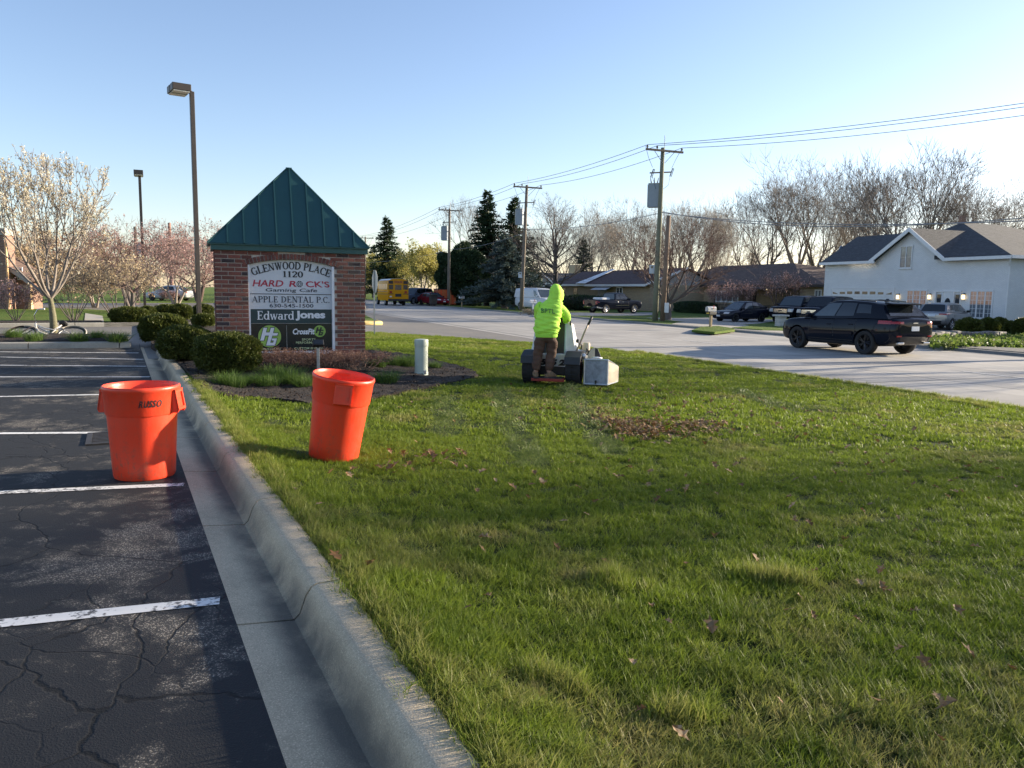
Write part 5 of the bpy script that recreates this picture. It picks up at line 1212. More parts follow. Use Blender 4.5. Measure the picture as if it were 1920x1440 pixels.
# grass-like clumps
cl_me = []
for k in range(3):
    Vs, Fs = blades(420, 0.17, 0.12, 0.26, 0.006, 200 + k, 0.8, 1.3); cl_me.append(npmesh('blades', Vs, Fs, M_CLUMP))
CL = [(425, 724, 'green clump nearest the kerb in the mulch bed', 1.0), (445, 729, 'green clump second from the kerb in the mulch bed', .8), (472, 722, 'green clump in front of the rounded yew, small', .8), (503, 727, 'low green clump left of the tilted bin', .9), (520, 716, 'wide green clump behind the others left of the tilted bin', 1.2), (548, 722, 'green clump against the left side of the tilted bin', 1.15), (570, 728, 'green clump half hidden by the tilted bin rim', .9), (725, 720, 'green clump just right of the tilted bin', 1.0), (708, 690, 'green clump at the right foot of the brick sign', .9), (738, 688, 'green clump midway from the brick sign to the utility post', .9), (765, 689, 'green clump left of the pale utility post', 1.1), (815, 693, 'green clump right of the pale utility post', .7), (775, 680, 'green clump behind the pale utility post', .7)]
for k, (x, y, lab, s) in enumerate(CL):
    g = Pl(x, y); r = link('grass_clump', cl_me[k % 3], None, (g.x, g.y, g.z + 0.03), (0, 0, k * 1.1)); r.scale = (s, s, s * 0.95); tag(r, lab, 'plant', 'green clumps in the mulch bed')
for k, (x, y, lab, s) in enumerate(((20, 634, 'green clump under the bicycle front wheel', 1.0), (58, 637, 'green clump in front of the bicycle frame', 1.1), (143, 637, 'green clump right of the blossom tree trunk', 1.2), (180, 634, 'dim green clump second from the right end of the island', .9), (218, 637, 'green clump at the right end of the island', 1.3))):
    g = P(x, y, 0.2) + inr * .3; r = link('grass_clump', cl_me[k % 3], None, (g.x, g.y, islz(g.x, g.y)), (0, 0, k * 1.7)); r.scale = (s, s, s); tag(r, lab, 'plant', 'green clumps on the parking island')
# trees across the road beyond the right edge, whose shade falls over the lawn
for k, (u, v, h, key, lab) in enumerate(((15.5, 31, 11, 'round', 'bare tree across the road outside the right edge, nearest the ground cover'), (12.2, 34, 10, 'vase2', 'bare tree across the road outside the right edge, second from the ground cover'))):
    t, c, top, _ = PROTO[key]; r = thing('bare_tree', lab, 'tree', uv(u, v, -0.2), k * 2.0, 'trees across the road beyond the right edge'); r.scale = (h / top,) * 3; plant(r, [('trunk', t), ('crown', c)])
t, c = conifer(77, 10.0, 2.9, M_CONIF, M_BARKD, 1.0, 0.25, 0.03, 0.3)
for u, v, sc_, lab in ((-3.4, 30, 1.0, 'dark fir across the road beyond the right edge, the only fir there'),):
    r = thing('fir_tree', lab, 'tree', uv(u, v, -0.2), u, 'trees across the road beyond the right edge'); r.scale = (sc_,) * 3; plant(r, [('trunk', t), ('crown', c)])
for u, v, h, key, lab in ((3.7, 31, 10.0, 'round', 'round bare tree across the road beyond the right edge'), (0.6, 33, 11.0, 'oak', 'straight bare tree across the road beyond the right edge, left of the dark fir')):
    t2, c2, top, _ = PROTO[key]; r = thing('bare_tree', lab, 'tree', uv(u, v, -0.2), u * 2.0, 'trees across the road beyond the right edge'); r.scale = (h / top,) * 3; plant(r, [('trunk', t2), ('crown', c2)])
# ------------------------------------------------------------------ brick monument sign
SR = math.radians(22); SX = Vector((math.cos(SR), math.sin(SR), 0)); SY = Vector((-math.sin(SR), math.cos(SR), 0))
zb = 0.17
RC = P(685, 669, zb)                                       # front right corner at the ground
def S0(x, y, dy=0.0):                                      # pixel -> (along, up) on the face plane, from the right corner
    d = ray(x, y); n = SY; o = RC + SY * dy; t = (o - EYE).dot(n) / d.dot(n); p = EYE + d * t - RC
    return p.dot(SX), p.z
SW = -S0(404, 560)[0]
def zoomS(zx, zy, dy=0.0): a, b = S0(370 + zx / 3.6, 300 + zy / 3.6, dy); return a + SW, b     # 0 at the left corner
HW = (zoomS(1128, 645)[1] + zoomS(128, 597)[1]) / 2
sign = thing('monument_sign', 'brick monument sign with green metal roof and tenant panels in the mulch bed', 'sign', RC - SX * SW, SR)
SD = 0.86
M_MORT = mat('sign_mortar', (0.46, 0.41, 0.36), 0.95, var=0.15, scale=20, bump=0.3)
M_BR = [mat('red_brick', (0.19, 0.066, 0.048), 0.85, var=0.25, scale=30, bump=0.5, bscale=90, rand=0.28), mat('brown_red_brick', (0.145, 0.055, 0.045), 0.85, var=0.25, scale=30, bump=0.5, bscale=90, rand=0.3), mat('dark_brick', (0.058, 0.040, 0.042), 0.85, var=0.25, scale=30, bump=0.5, bscale=90, rand=0.25)]
M_TEAL = mat('green_standing_seam_metal', (0.020, 0.078, 0.084), 0.42, 0.25, var=0.08, scale=2)
M_TEAL2 = mat('pale_green_fascia', (0.028, 0.09, 0.09), 0.42, 0.2, var=0.06)
ox0, ox1 = zoomS(348, 1000)[0], zoomS(927, 1000)[0]; oz0 = (zoomS(640, 1312)[1]); ozs = (zoomS(350, 702)[1] + zoomS(927, 722)[1]) / 2; ozt = zoomS(640, 672)[1]
hc = (ox1 - ox0) / 2; sag = ozt - ozs; AR = (hc * hc + sag * sag) / (2 * sag); acx, acz = (ox0 + ox1) / 2, ozt - AR
RING = zoomS(640, 632)[1] - ozt
NR = 26; ch = HW / NR; bl = ch * 3.0; mj = 0.015
def outer_x(z, R): return math.sqrt(max(0, R * R - (z - acz) ** 2)) if z > acz else 0
mbc = MB()
mbc.prism([(0.01, 0.012, -0.3), (ox0, 0.012, -0.3), (ox0, 0.012, HW - 0.002), (0.01, 0.012, HW - 0.002)], (0, SD - 0.024, 0))
mbc.prism([(ox1, 0.012, -0.3), (SW - 0.01, 0.012, -0.3), (SW - 0.01, 0.012, HW - 0.002), (ox1, 0.012, HW - 0.002)], (0, SD - 0.024, 0))
mbc.box(((ox0 + ox1) / 2, (0.16 + SD - 0.012) / 2, HW / 2 - 0.15), (ox1 - ox0 - 0.002, SD - 0.172, HW + 0.29))
a1 = math.asin(hc / AR); arc = [(acx + AR * math.sin(t), 0.0125, acz + AR * math.cos(t)) for t in [-a1 + 2 * a1 * k / 16 for k in range(17)]]
mbc.prism(arc + [(ox1 - 0.001, 0.0125, HW - 0.003), (ox0 + 0.001, 0.0125, HW - 0.003)], (0, 0.15, 0))
mbc.box(((ox0 + ox1) / 2, 0.08, oz0 / 2 - 0.17), (ox1 - ox0 - 0.002, 0.136, oz0 + 0.3))
mbc.build('wall_core', M_MORT, sign)
brick_cache = {}
def brick(x0, x1, z0, z1, y=0.0, dep=0.09, side=None):
    w = round(x1 - x0 - mj, 3); h = round(z1 - z0 - mj, 3)
    if w < 0.02: return
    key = (w, h); rnd = random.random(); mi = 2 if rnd < 0.13 else (1 if rnd < 0.5 else 0)
    if (key, mi) not in brick_cache: brick_cache[(key, mi)] = MB().box((0, 0, 0), (w, dep, h)).mesh('brick', M_BR[mi])
    link('brick', brick_cache[(key, mi)], sign, ((x0 + x1) / 2, y + dep / 2 + random.uniform(-0.003, 0.002), (z0 + z1) / 2))
for r in range(NR):
    z0, z1 = r * ch, (r + 1) * ch; zm = (z0 + z1) / 2; off = (r % 2) * bl / 2
    spans = [(0, SW)]
    if oz0 - 0.5 * ch < zm:
        ex = outer_x(zm, AR + RING) if zm > ozs else hc
        if zm > ozs and ex == 0 or zm > acz + AR + RING: ex = 0
        if zm > ozs: ex = min(max(ex, 0), hc + RING * 0.6)
        if ex > 0: spans = [(0, acx - ex), (acx + ex, SW)]
    for s0, s1 in spans:
        x = -off
        while x < s1:
            a, b = max(x, s0), min(x + bl, s1)
            if b - a > 0.05: brick(a, b, z0, z1)
            x += bl
nv = 27
for k in range(nv):
    t0, t1 = -a1 - 0.03 + (2 * a1 + 0.06) * k / nv, -a1 - 0.03 + (2 * a1 + 0.06) * (k + 1) / nv; g_ = mj / 2 / AR; t0 += g_; t1 -= g_
    q = lambda R, t: (acx + R * math.sin(t), -0.004, acz + R * math.cos(t))
    MB().prism([q(AR + 0.002, t0), q(AR + 0.002, t1), q(AR + RING - 0.01, t1), q(AR + RING - 0.01, t0)], (0, 0.11, 0)).build('brick', M_BR[random.choice((0, 1, 1))], sign)
def sidework(x, sgn):
    mb = MB()
    for r in range(NR):
        y = -(r % 2) * bl / 2
        while y < SD:
            a, b = max(y, 0.0 if r % 2 else 0.0), min(y + bl, SD)
            if b - a > 0.05: mb.box((x, (a + b) / 2, (r + 0.5) * ch), (0.018, b - a - mj, ch - mj))
            y += bl
    o = mb.build('brickwork', M_BR[0], sign); o['kind'] = 'stuff'
sidework(0.004, -1); sidework(SW - 0.004, 1)
# roof: fascia, sloping pans, standing seams
fz0 = HW; fz1 = HW + 0.115; ov = 0.055
MB().box((SW / 2, SD / 2, (fz0 + fz1) / 2 + 0.001), (SW + 2 * ov, SD + 2 * ov, fz1 - fz0)).build('fascia', M_TEAL2, sign)
ex0, ex1 = zoomS(66, 553, -0.1)[0], zoomS(1158, 603, -0.1)[0]; ey0, ey1 = -0.11, SD + 0.11; ex0 = min(ex0, -0.1); ex1 = max(ex1, SW + 0.08)
pkx = zoomS(617, 57, SD / 2)[0]; pkz = zoomS(617, 57, SD / 2)[1]; pw = 0.035
ez = fz1 + 0.004
nF = Vector((0, -(pkz - ez), (SD / 2 - ey0))).normalized(); nF = Vector((0, -abs(nF.y), abs(nF.z)))
xs = [ex0] + [zoomS(zx, 575, -0.1)[0] for zx in (205, 317, 428, 538, 650, 757, 860, 965, 1058)] + [ex1]
xp = [ex0] + [zoomS(zx, 575, -0.1)[0] + dx for zx, dx in ((205, 0), (317, 0), (428, 0), (538, 0), (650, 0), (757, 0), (860, 0), (965, 0), (1058, 0))] + [ex1]
def hipz(x):                                              # height fraction of the front face above the eave at x
    return min(1, (x - ex0) / (pkx - pw - ex0)) if x < pkx - pw else (1 if x <= pkx + pw else max(0, (ex1 - x) / (ex1 - pkx - pw)))
def fpt(x, t): return Vector((x, ey0 + (SD / 2 - ey0) * t, ez + (pkz - ez) * t))
for a, b in zip(xs[:-1], xs[1:]):
    mids = [x for x in (pkx - pw, pkx + pw) if a < x < b]
    top = [fpt(x, hipz(x)) for x in sorted([a, b] + mids, reverse=True)]
    pts = [fpt(a, 0), fpt(b, 0)] + [p for p in top if hipz(p.x) > 0.001]
    MB().prism(pts, -nF * 0.02).build('roof_panel', M_TEAL, sign)
for x in xs[1:-1]:
    t = hipz(x); d = (fpt(x, t) - fpt(x, 0)); mb = MB(); w = 0.012; o = nF * 0.03
    mb.prism([fpt(x, 0) + Vector((-w, 0, 0)), fpt(x, 0) + Vector((w, 0, 0)), fpt(x, t) + Vector((w, 0, 0)), fpt(x, t) + Vector((-w, 0, 0))], o).build('standing_seam', M_TEAL, sign)
pl, pr = Vector((pkx - pw, SD / 2, pkz)), Vector((pkx + pw, SD / 2, pkz)); bl_, br_ = Vector((ex0, ey1, ez)), Vector((ex1, ey1, ez)); fl, fr_ = fpt(ex0, 0), fpt(ex1, 0)
MB().prism([bl_, fl, pl], (0.012, 0, -0.02)).build('roof_panel', M_TEAL, sign); MB().prism([fr_, br_, pr], (-0.012, 0, -0.02)).build('roof_panel', M_TEAL, sign)
MB().prism([br_, bl_, pl, pr], (0, -0.012, -0.02)).build('roof_panel', M_TEAL, sign)
mb = MB()
for a, b in ((fl, pl), (fr_, pr), (bl_, pl), (br_, pr)): mb.tube([a, b], 0.016, 6)
mb.tube([pl - Vector((.02, 0, 0)), pr + Vector((.02, 0, 0))], 0.02, 6); mb.build('hip_cap', M_TEAL2, sign)
MB().box(((ex0 + ex1) / 2, SD / 2, ez - 0.012), (ex1 - ex0 - 0.02, ey1 - ey0 - 0.02, 0.02)).build('soffit', M_TEAL2, sign)

# lettering
M_INK = mat('black_lettering', (0.012, 0.012, 0.016), 0.5, var=0.05)
M_INKN = mat('navy_lettering', (0.02, 0.025, 0.045), 0.5, var=0.05)
M_REDL = mat('red_lettering', (0.42, 0.018, 0.05), 0.5, var=0.05)
M_WHL = mat('white_lettering', (0.75, 0.76, 0.78), 0.5, var=0.03)
M_PALE = mat('pale_green_lettering', (0.50, 0.56, 0.30), 0.5, var=0.03)
M_DISC = mat('green_disc_print', (0.30, 0.48, 0.09), 0.4, var=0.12, scale=4)
M_PWHITE = mat('sign_face_white', (0.60, 0.62, 0.66), 0.3, var=0.05, scale=2)
M_PTEAL = mat('sign_face_teal', (0.010, 0.040, 0.052), 0.3, var=0.08)
M_PBLACK = mat('sign_face_black', (0.007, 0.013, 0.015), 0.25, var=0.08)
M_PFRAME = mat('sign_frame_white', (0.68, 0.70, 0.74), 0.4, var=0.05)
def zs(zx, zy): return zoomS(zx, zy)
PY = 0.085
def prect(name, zx0, zy0, zx1, zy1, y, th, m, parent, inset=0.0):
    xm, ym = (zx0 + zx1) / 2, (zy0 + zy1) / 2
    x0, x1, z1, z0 = zs(zx0, ym)[0] + inset, zs(zx1, ym)[0] - inset, zs(xm, zy0)[1] - inset, zs(xm, zy1)[1] + inset
    return MB().box(((x0 + x1) / 2, y + th / 2, (z0 + z1) / 2), (x1 - x0, th, z1 - z0)).build(name, m, parent)
zspl = zs(640, 907)[1]
a1p = math.asin((hc - 0.004) / AR)
pts = [(acx + (AR - 0.004) * math.sin(t), PY, acz + (AR - 0.004) * math.cos(t)) for t in [-a1p + 2 * a1p * k / 20 for k in range(21)]]
top_panel = MB().prism(pts + [(ox1 - 0.004, PY, zspl), (ox0 + 0.004, PY, zspl)], (0, 0.03, 0)).build('sign_panel', M_PWHITE, sign)
fr = MB(); xa, xb = ox0 + 0.002, ox1 - 0.002
fr.box((xa + 0.013, 0.06, (ozs + oz0) / 2 + 0.02), (0.026, 0.09, ozs - oz0 - 0.05)); fr.box((xb - 0.022, 0.05, (ozs + oz0) / 2 + 0.02), (0.044, 0.1, ozs - oz0 - 0.05)); fr.box(((xa + xb) / 2, 0.05, oz0 + 0.03), (xb - xa, 0.098, 0.06))
fr.build('panel_frame', M_PFRAME, sign)
px0, px1 = 357, 913
dental = prect('sign_panel', px0, 909, px1, 1004, PY - 0.006, 0.02, M_PWHITE, sign); jones = prect('sign_panel', px0, 1009, px1, 1102, PY - 0.006, 0.02, M_PTEAL, sign); black = prect('sign_panel', px0, 1107, px1, 1294, PY - 0.006, 0.02, M_PBLACK, sign)
prect('divider_strip', px0, 1103.5, px1, 1105.5, PY - 0.012, 0.02, M_STEEL, sign); prect('divider_strip', px0, 904, px1, 907.5, PY - 0.012, 0.02, M_INK, sign); prect('divider_strip', px0, 1004.5, px1, 1008, PY - 0.012, 0.02, M_PFRAME, sign); prect('divider_strip', 605.5, 1118, 608, 1280, PY - 0.016, 0.01, M_STEEL, sign)
def put(me, cx, cz, y, parent, w=None, h=None, rot=0.0, name='lettering', sh=0.0):
    co = np.empty(len(me.vertices) * 3, np.float32); me.vertices.foreach_get('co', co); co = co.reshape(-1, 3)
    mn, mx = co.min(0), co.max(0); c = (mn + mx) / 2; sx = w / (mx[0] - mn[0]) if w else 1; sy = h / (mx[1] - mn[1]) if h else sx
    co -= [c[0], c[1], 0]; co *= [sx, sy, 1]; co[:, 0] += co[:, 1] * sh
    me.vertices.foreach_set('co', co.ravel()); me.update()
    return link(name, me, parent, (cx, y, cz), (PI / 2, rot, 0))
def zput(s, zx, zy, zw, zh, m, parent, bold=0.0, sh=0.0, y=PY - 0.012, me=None):
    cx, cz = zs(zx, zy); w = zs(zx + zw / 2, zy)[0] - zs(zx - zw / 2, zy)[0]; h = zs(zx, zy - zh / 2)[1] - zs(zx, zy + zh / 2)[1]
    return put(me or text_mesh(s, 1.0, m, 0.004, bold), cx, cz, y, parent, w, h, 0, 'lettering', sh)
# serif letters drawn as thick and thin strokes
def serif(ch, T=0.19, t=0.075):
    R = []
    def line(x0, y0, x1, y1, w): R.append([(x0, y0, w), (x1, y1, w)])
    def ser(x, y, w=0.36): line(x - w / 2, y + (0.03 if y < 0.5 else -0.03), x + w / 2, y + (0.03 if y < 0.5 else -0.03), 0.06)
    def vert(x, w=T, a=0.0, b=1.0, s=True):
        line(x, a, x, b, w)
        if s: ser(x, a); ser(x, b)
    def arcs(cx, cy, rx, ry, d0, d1, n=18):
        R.append([(cx + rx * math.cos(math.radians(d0 + (d1 - d0) * k / n)), cy + ry * math.sin(math.radians(d0 + (d1 - d0) * k / n)), t + (T - t) * abs(math.cos(math.radians(d0 + (d1 - d0) * k / n))) ** 1.5) for k in range(n + 1)])
    W = 0.8
    if ch in 'EL':
        vert(.2); line(.1, .04, .72, .04, t); line(.71, 0, .74, .24, t)
        if ch == 'E': line(.1, .96, .68, .96, t); line(.67, 1, .7, .78, t); line(.2, .5, .55, .5, t); line(.54, .38, .54, .62, t)
        W = .84
    elif ch == 'N': vert(.16, t); line(.14, 1, .82, 0, T); vert(.84, t, .0, 1, False); ser(.84, 1); W = 1.0
    elif ch == 'W': line(.1, 1, .36, 0, T); line(.36, 0, .6, .95, t); line(.58, 1, .84, 0, T); line(.84, 0, 1.1, 1, t); ser(.1, 1); ser(.58, 1); ser(1.1, 1); W = 1.25
    elif ch in 'O0': arcs(.45 if ch == 'O' else .34, .5, .36 if ch == 'O' else .26, .47, 0, 360, 28); W = .95 if ch == 'O' else .72
    elif ch == 'D': vert(.18); arcs(.3, .5, .52, .465, -90, 90); line(.18, .965, .32, .965, t); line(.18, .035, .32, .035, t); W = .98
    elif ch == 'G': arcs(.47, .5, .38, .47, 42, 318, 24); vert(.76, T * .9, .04, .42, False); ser(.76, .45, .34); W = .98
    elif ch == 'C': arcs(.46, .5, .38, .47, 42, 318, 24); line(.76, .68, .76, .92, t); W = .9
    elif ch == 'P': vert(.18); arcs(.34, .72, .36, .245, -90, 90); line(.18, .965, .36, .965, t); line(.18, .475, .36, .475, t); W = .82
    elif ch == 'A': line(.1, 0, .47, 1, t); line(.44, 1, .84, 0, T); line(.24, .34, .7, .34, t); ser(.1, 0, .3); ser(.84, 0, .36); W = 1.0
    elif ch == 'T': vert(.42, T, 0, 1, False); ser(.42, 0); line(.04, .96, .8, .96, t); line(.05, 1, .05, .76, t); line(.79, 1, .79, .76, t); W = .88
    elif ch == '1': line(.3, 0, .3, 1, T); ser(.3, 0, .44); line(.12, .84, .3, .97, t); W = .58
    elif ch == '2': arcs(.34, .72, .25, .25, 170, -40, 16); line(.53, .55, .1, .06, t * 1.6); line(.08, .06, .62, .06, T * .7); line(.61, .02, .62, .24, t); W = .72
    elif ch == '.': line(.1, .0, .1, .14, .15); W = .3
    elif ch == 'd': arcs(.34, .34, .25, .31, 0, 360, 22); line(.62, 0, .62, 1, T * .85); ser(.55, 1, .2); ser(.68, 0, .2); W = .8
    elif ch == 'w': line(.1, .66, .3, 0, T * .85); line(.3, 0, .5, .62, t); line(.47, .66, .68, 0, T * .85); line(.68, 0, .9, .66, t)
    elif ch == 'a': arcs(.3, .2, .21, .17, 0, 360, 18); line(.54, .05, .54, .48, T * .85); arcs(.34, .46, .2, .17, 0, 165, 10); ser(.62, 0, .2); W = .72
    elif ch == 'r': line(.2, 0, .2, .66, T * .85); ser(.2, 0, .36); ser(.14, .66, .2); arcs(.44, .42, .22, .2, 160, 50, 8); W = .58
    if ch == 'w':
        for x in (.1, .47, .9): R.append([(x - .14, .64, .05), (x + .14, .64, .05)])
        W = 1.0
    return R, W
def serif_mesh(s, m, gap=0.06, T=0.19, t=0.075):
    mb = MB(); x = 0; n = 0
    for ch_ in s:
        if ch_ == ' ': x += 0.45; continue
        R, W = serif(ch_, T, t)
        for st in R:
            n += 1; zt = 0.004 + (n % 9) * 0.0003; L = []; Rr = []
            for i, (px, py, w) in enumerate(st):
                q = st[min(i + 1, len(st) - 1)]; p = st[max(i - 1, 0)]; d = Vector((q[0] - p[0], q[1] - p[1])).normalized()
                L.append((x + px - d.y * w / 2, py + d.x * w / 2)); Rr.append((x + px + d.y * w / 2, py - d.x * w / 2))
            k = len(st); vs = [(*p, zt) for p in L] + [(*p, zt) for p in Rr] + [(*p, 0) for p in L] + [(*p, 0) for p in Rr]
            fs = []
            for i in range(k - 1): fs += [(i, k + i, k + i + 1, i + 1), (2 * k + i, i, i + 1, 2 * k + i + 1), (k + i, 3 * k + i, 3 * k + i + 1, k + i + 1)]
            fs += [(0, 2 * k, 3 * k, k), (k - 1, 2 * k - 1, 4 * k - 1, 3 * k - 1)]
            mb.add(vs, fs)
        x += W + gap
    return mb.mesh('lettering', m), x
# GLENWOOD PLACE set letter by letter on an arc, 1120 below
txt = 'GLENWOOD PLACE'; wid = [0.45 if c == ' ' else serif(c)[1] + 0.07 for c in txt]; tot = sum(wid)
pA, pB, pM = Vector(zs(362, 757)), Vector(zs(900, 771)), Vector(zs(634, 712))
lh_ = zs(640, 690)[1] - zs(640, 742)[1]
chd = (pB - pA).length / 2; mid = (pA + pB) / 2; sg = (pM - mid).length; rr_ = (chd * chd + sg * sg) / (2 * sg); cen = Vector((mid.x + 0.01, pM.y - rr_)); half = math.asin(min(1, chd / rr_)); acc = 0
for c, w in zip(txt, wid):
    th_ = -half + 2 * half * (acc + w / 2) / tot; acc += w
    if c == ' ': continue
    me, _ = serif_mesh(c, M_INK, T=0.22, t=0.1)
    put(me, cen.x + rr_ * math.sin(th_), cen.y + rr_ * math.cos(th_), PY - 0.001, top_panel, 2 * half * rr_ * (w - 0.05) / tot, lh_, th_, 'letter')
zput('', 650, 771, 136, 42, M_INK, top_panel, me=serif_mesh('1120', M_INK, T=0.22, t=0.1)[0], y=PY - 0.001)
zput('HARD', 482, 832, 205, 44, M_REDL, top_panel, 0.02, 0.22, PY - 0.001); zput('R', 652, 836, 52, 40, M_REDL, top_panel, 0.02, 0.2, PY - 0.001); zput("CK'S", 816, 839, 160, 42, M_REDL, top_panel, 0.02, -0.15, PY - 0.001)
cx, cz = zs(694, 837); chip = MB(); rch = (zs(716, 841)[0] - zs(672, 841)[0]) / 2
for k in range(8):
    a0, a1_ = 2 * PI * k / 8 + 0.1, 2 * PI * (k + 1) / 8 - 0.1
    chip.prism([(r_ * math.cos(a), -0.003, r_ * math.sin(a)) for r_, a in ((rch, a0), (rch, a1_), (rch * .72, a1_), (rch * .72, a0))], (0, 0.004, 0))
chip.lathe([(rch * .5, 0), (rch * .5, 0.003), (rch * .34, 0.003), (rch * .34, 0)], 16, (0, 0, 0)); v_ = len(chip.v) - 64
chip.v = chip.v[:v_] + [(x, -z, y) for x, y, z in chip.v[v_:]]; chip.build('emblem', M_INK, top_panel, loc=(cx, PY - 0.001, cz))
zput('Gaming Cafe', 640, 882, 352, 30, M_INKN, top_panel, 0.012, 0.18, PY - 0.001)
zput('', 637, 942, 525, 46, M_INKN, dental, me=serif_mesh('APPLE DENTAL P.C.', M_INKN, T=0.17, t=0.06)[0], y=PY - 0.0075); zput('630-545-1500', 640, 984, 298, 25, M_INKN, dental, 0.012, y=PY - 0.0075)
zput('', 532, 1050, 250, 60, M_WHL, jones, me=serif_mesh('Edward', M_WHL, 0.03)[0], y=PY - 0.0075); zput('Jones', 767, 1052, 202, 66, M_WHL, jones, 0.045, y=PY - 0.0075)
def disc(zx, zy, zr, y, m, parent):
    cx, cz = zs(zx, zy); r_ = (zs(zx + zr, zy)[0] - zs(zx - zr, zy)[0]) / 2
    return MB().prism([(r_ * math.cos(2 * PI * k / 40), 0, r_ * math.sin(2 * PI * k / 40)) for k in range(40)], (0, 0.003, 0)).build('disc', m, parent, loc=(cx, y, cz)), r_
disc(491, 1192, 78, PY - 0.009, M_DISC, black); disc(830, 1157, 40, PY - 0.009, M_DISC, black)
def mono(zx, zy, zw, zh, m, y, edge=None):
    """blocky slanted letters H and G sharing a stem"""
    def rects(L, mm, name, yy, grow_=0.0):
        mb = MB()
        for n_, (a, b, c, d) in enumerate(L):
            a -= grow_; b += grow_; c -= grow_; d += grow_
            cx, cz = zs(zx, zy); sw = (zs(zx + zw / 2, zy)[0] - zs(zx - zw / 2, zy)[0]); shh = zs(zx, zy - zh / 2)[1] - zs(zx, zy + zh / 2)[1]
            f = lambda u, v: (cx + (u - 0.5) * sw + (v - 0.5) * 0.30 * sw, yy - n_ * 0.0002, cz + (v - 0.5) * shh)
            mb.prism([f(a, c), f(b, c), f(b, d), f(a, d)], (0, 0.0035, 0))
        mb.build(name, mm, black)
    L = [(0.02, .24, .28, 1), (.46, .68, .34, 1), (.24, .46, .56, .74), (.46, 1.0, .0, .16), (.46, .66, .0, .34), (.84, 1.0, .16, .40), (.7, .84, .28, .40), (.68, .98, .56, .70)]
    if edge: rects(L, edge, 'monogram_outline', y + 0.0012, 0.035)
    rects(L, m, 'monogram', y - 0.001)
mono(487, 1194, 112, 120, M_WHL, PY - 0.012, M_INK); mono(829, 1158, 52, 56, M_INK, PY - 0.012)
zput('CrossFit', 722, 1159, 148, 40, M_WHL, black, 0.035, 0.15, PY - 0.008); zput('SPORTS', 755, 1213, 92, 15, M_PALE, black, 0.012, y=PY - 0.008); zput('PERFORMANCE', 757, 1234, 176, 15, M_PALE, black, 0.012, y=PY - 0.008); zput('CUSTOM FITNESS', 757, 1273, 196, 16, M_PALE, black, 0.012, y=PY - 0.008); zput('HUDSON', 500, 1277, 130, 14, M_PALE, black, 0.012, y=PY - 0.008)

# ------------------------------------------------------------------ things round the sign
g = Pl(597, 703); fl = thing('floodlight', 'small black floodlight on a grey stake in front of the sign', 'floodlight', (g.x, g.y, g.z), SR + PI)
MB().box((0, 0, 0.22), (0.05, 0.03, 0.5), bev=0.006).build('stake', M_STEEL, fl)
MB().box((0, 0.03, 0.52), (0.17, 0.10, 0.10), Euler((0.5, 0, 0)), bev=0.012).build('lamp_head', M_BLACKP, fl); MB().box((0, 0.078, 0.548), (0.14, 0.006, 0.075), Euler((0.5, 0, 0))).build('lens', M_GLASS, fl); MB().tube([(0, 0, 0.44), (0, 0.01, 0.5)], 0.02, 8).build('bracket', M_BLACKP, fl)
M_PED = mat('pale_green_plastic', (0.42, 0.47, 0.40), 0.5, var=0.08, scale=5)
g = Pl(790, 704); ppm = F / g.y; r_ = 12.5 / ppm; h_ = 66 / ppm
pd = thing('utility_pedestal', 'pale green round utility pedestal standing in the mulch bed', 'pedestal', (g.x, g.y, g.z + 0.02), 0.4)
MB().lathe([(r_ * .98, -0.05), (r_ * .98, h_ * .80)], 28).build('tube', M_PED, pd, True); MB().lathe([(r_ * 1.03, h_ * .80), (r_ * 1.05, h_ * .82), (r_ * 1.05, h_ * .96), (r_ * 1.0, h_), (r_ * .5, h_ * 1.012), (0.001, h_ * 1.014)], 28).build('cap', M_PED, pd, angle=30); MB().lathe([(r_ * 1.05, -0.02), (r_ * 1.07, 0.02), (r_ * 1.0, 0.05)], 28).build('collar', M_PED, pd, True); MB().box((r_ * 0.3, -r_ * 0.98, 0.05), (0.05, 0.03, 0.06), bev=0.01).build('latch', M_STEEL, pd)
# stop sign seen almost edge on
g = P(702, 632, -0.1); ppm = F / (g.y * cp); st = thing('stop_sign', 'octagonal stop sign on thin steel post seen nearly edge on beside the brick sign', 'sign', (g.x, g.y, g.z - 0.03), math.radians(-66))
hh = (632 - 505) / ppm
MB().box((0, 0, hh / 2), (0.055, 0.035, hh)).build('post', M_STEEL, st)
oct_ = lambda R: [(R * math.cos(PI / 8 + k * PI / 4), 0, R * math.sin(PI / 8 + k * PI / 4)) for k in range(8)]
bd = MB().prism([(x, 0.022, z + hh - 0.38) for x, y, z in oct_(0.40)], (0, 0.006, 0)).build('board', mat('bare_aluminium', (0.62, 0.60, 0.54), 0.5, 0.2, var=0.08), st)
MB().prism([(x, 0.029, z + hh - 0.38) for x, y, z in oct_(0.395)], (0, 0.002, 0)).build('border', M_WHL, bd); MB().prism([(x, 0.032, z + hh - 0.38) for x, y, z in oct_(0.37)], (0, 0.002, 0)).build('red_face', mat('stop_red', (0.45, 0.02, 0.025), 0.4), bd)
o = put(text_mesh('STOP', 0.3, M_WHL, 0.003, 0.01), 0, hh - 0.38, 0.036, bd, 0.52, 0.25); o.rotation_euler = (PI / 2, 0, PI)

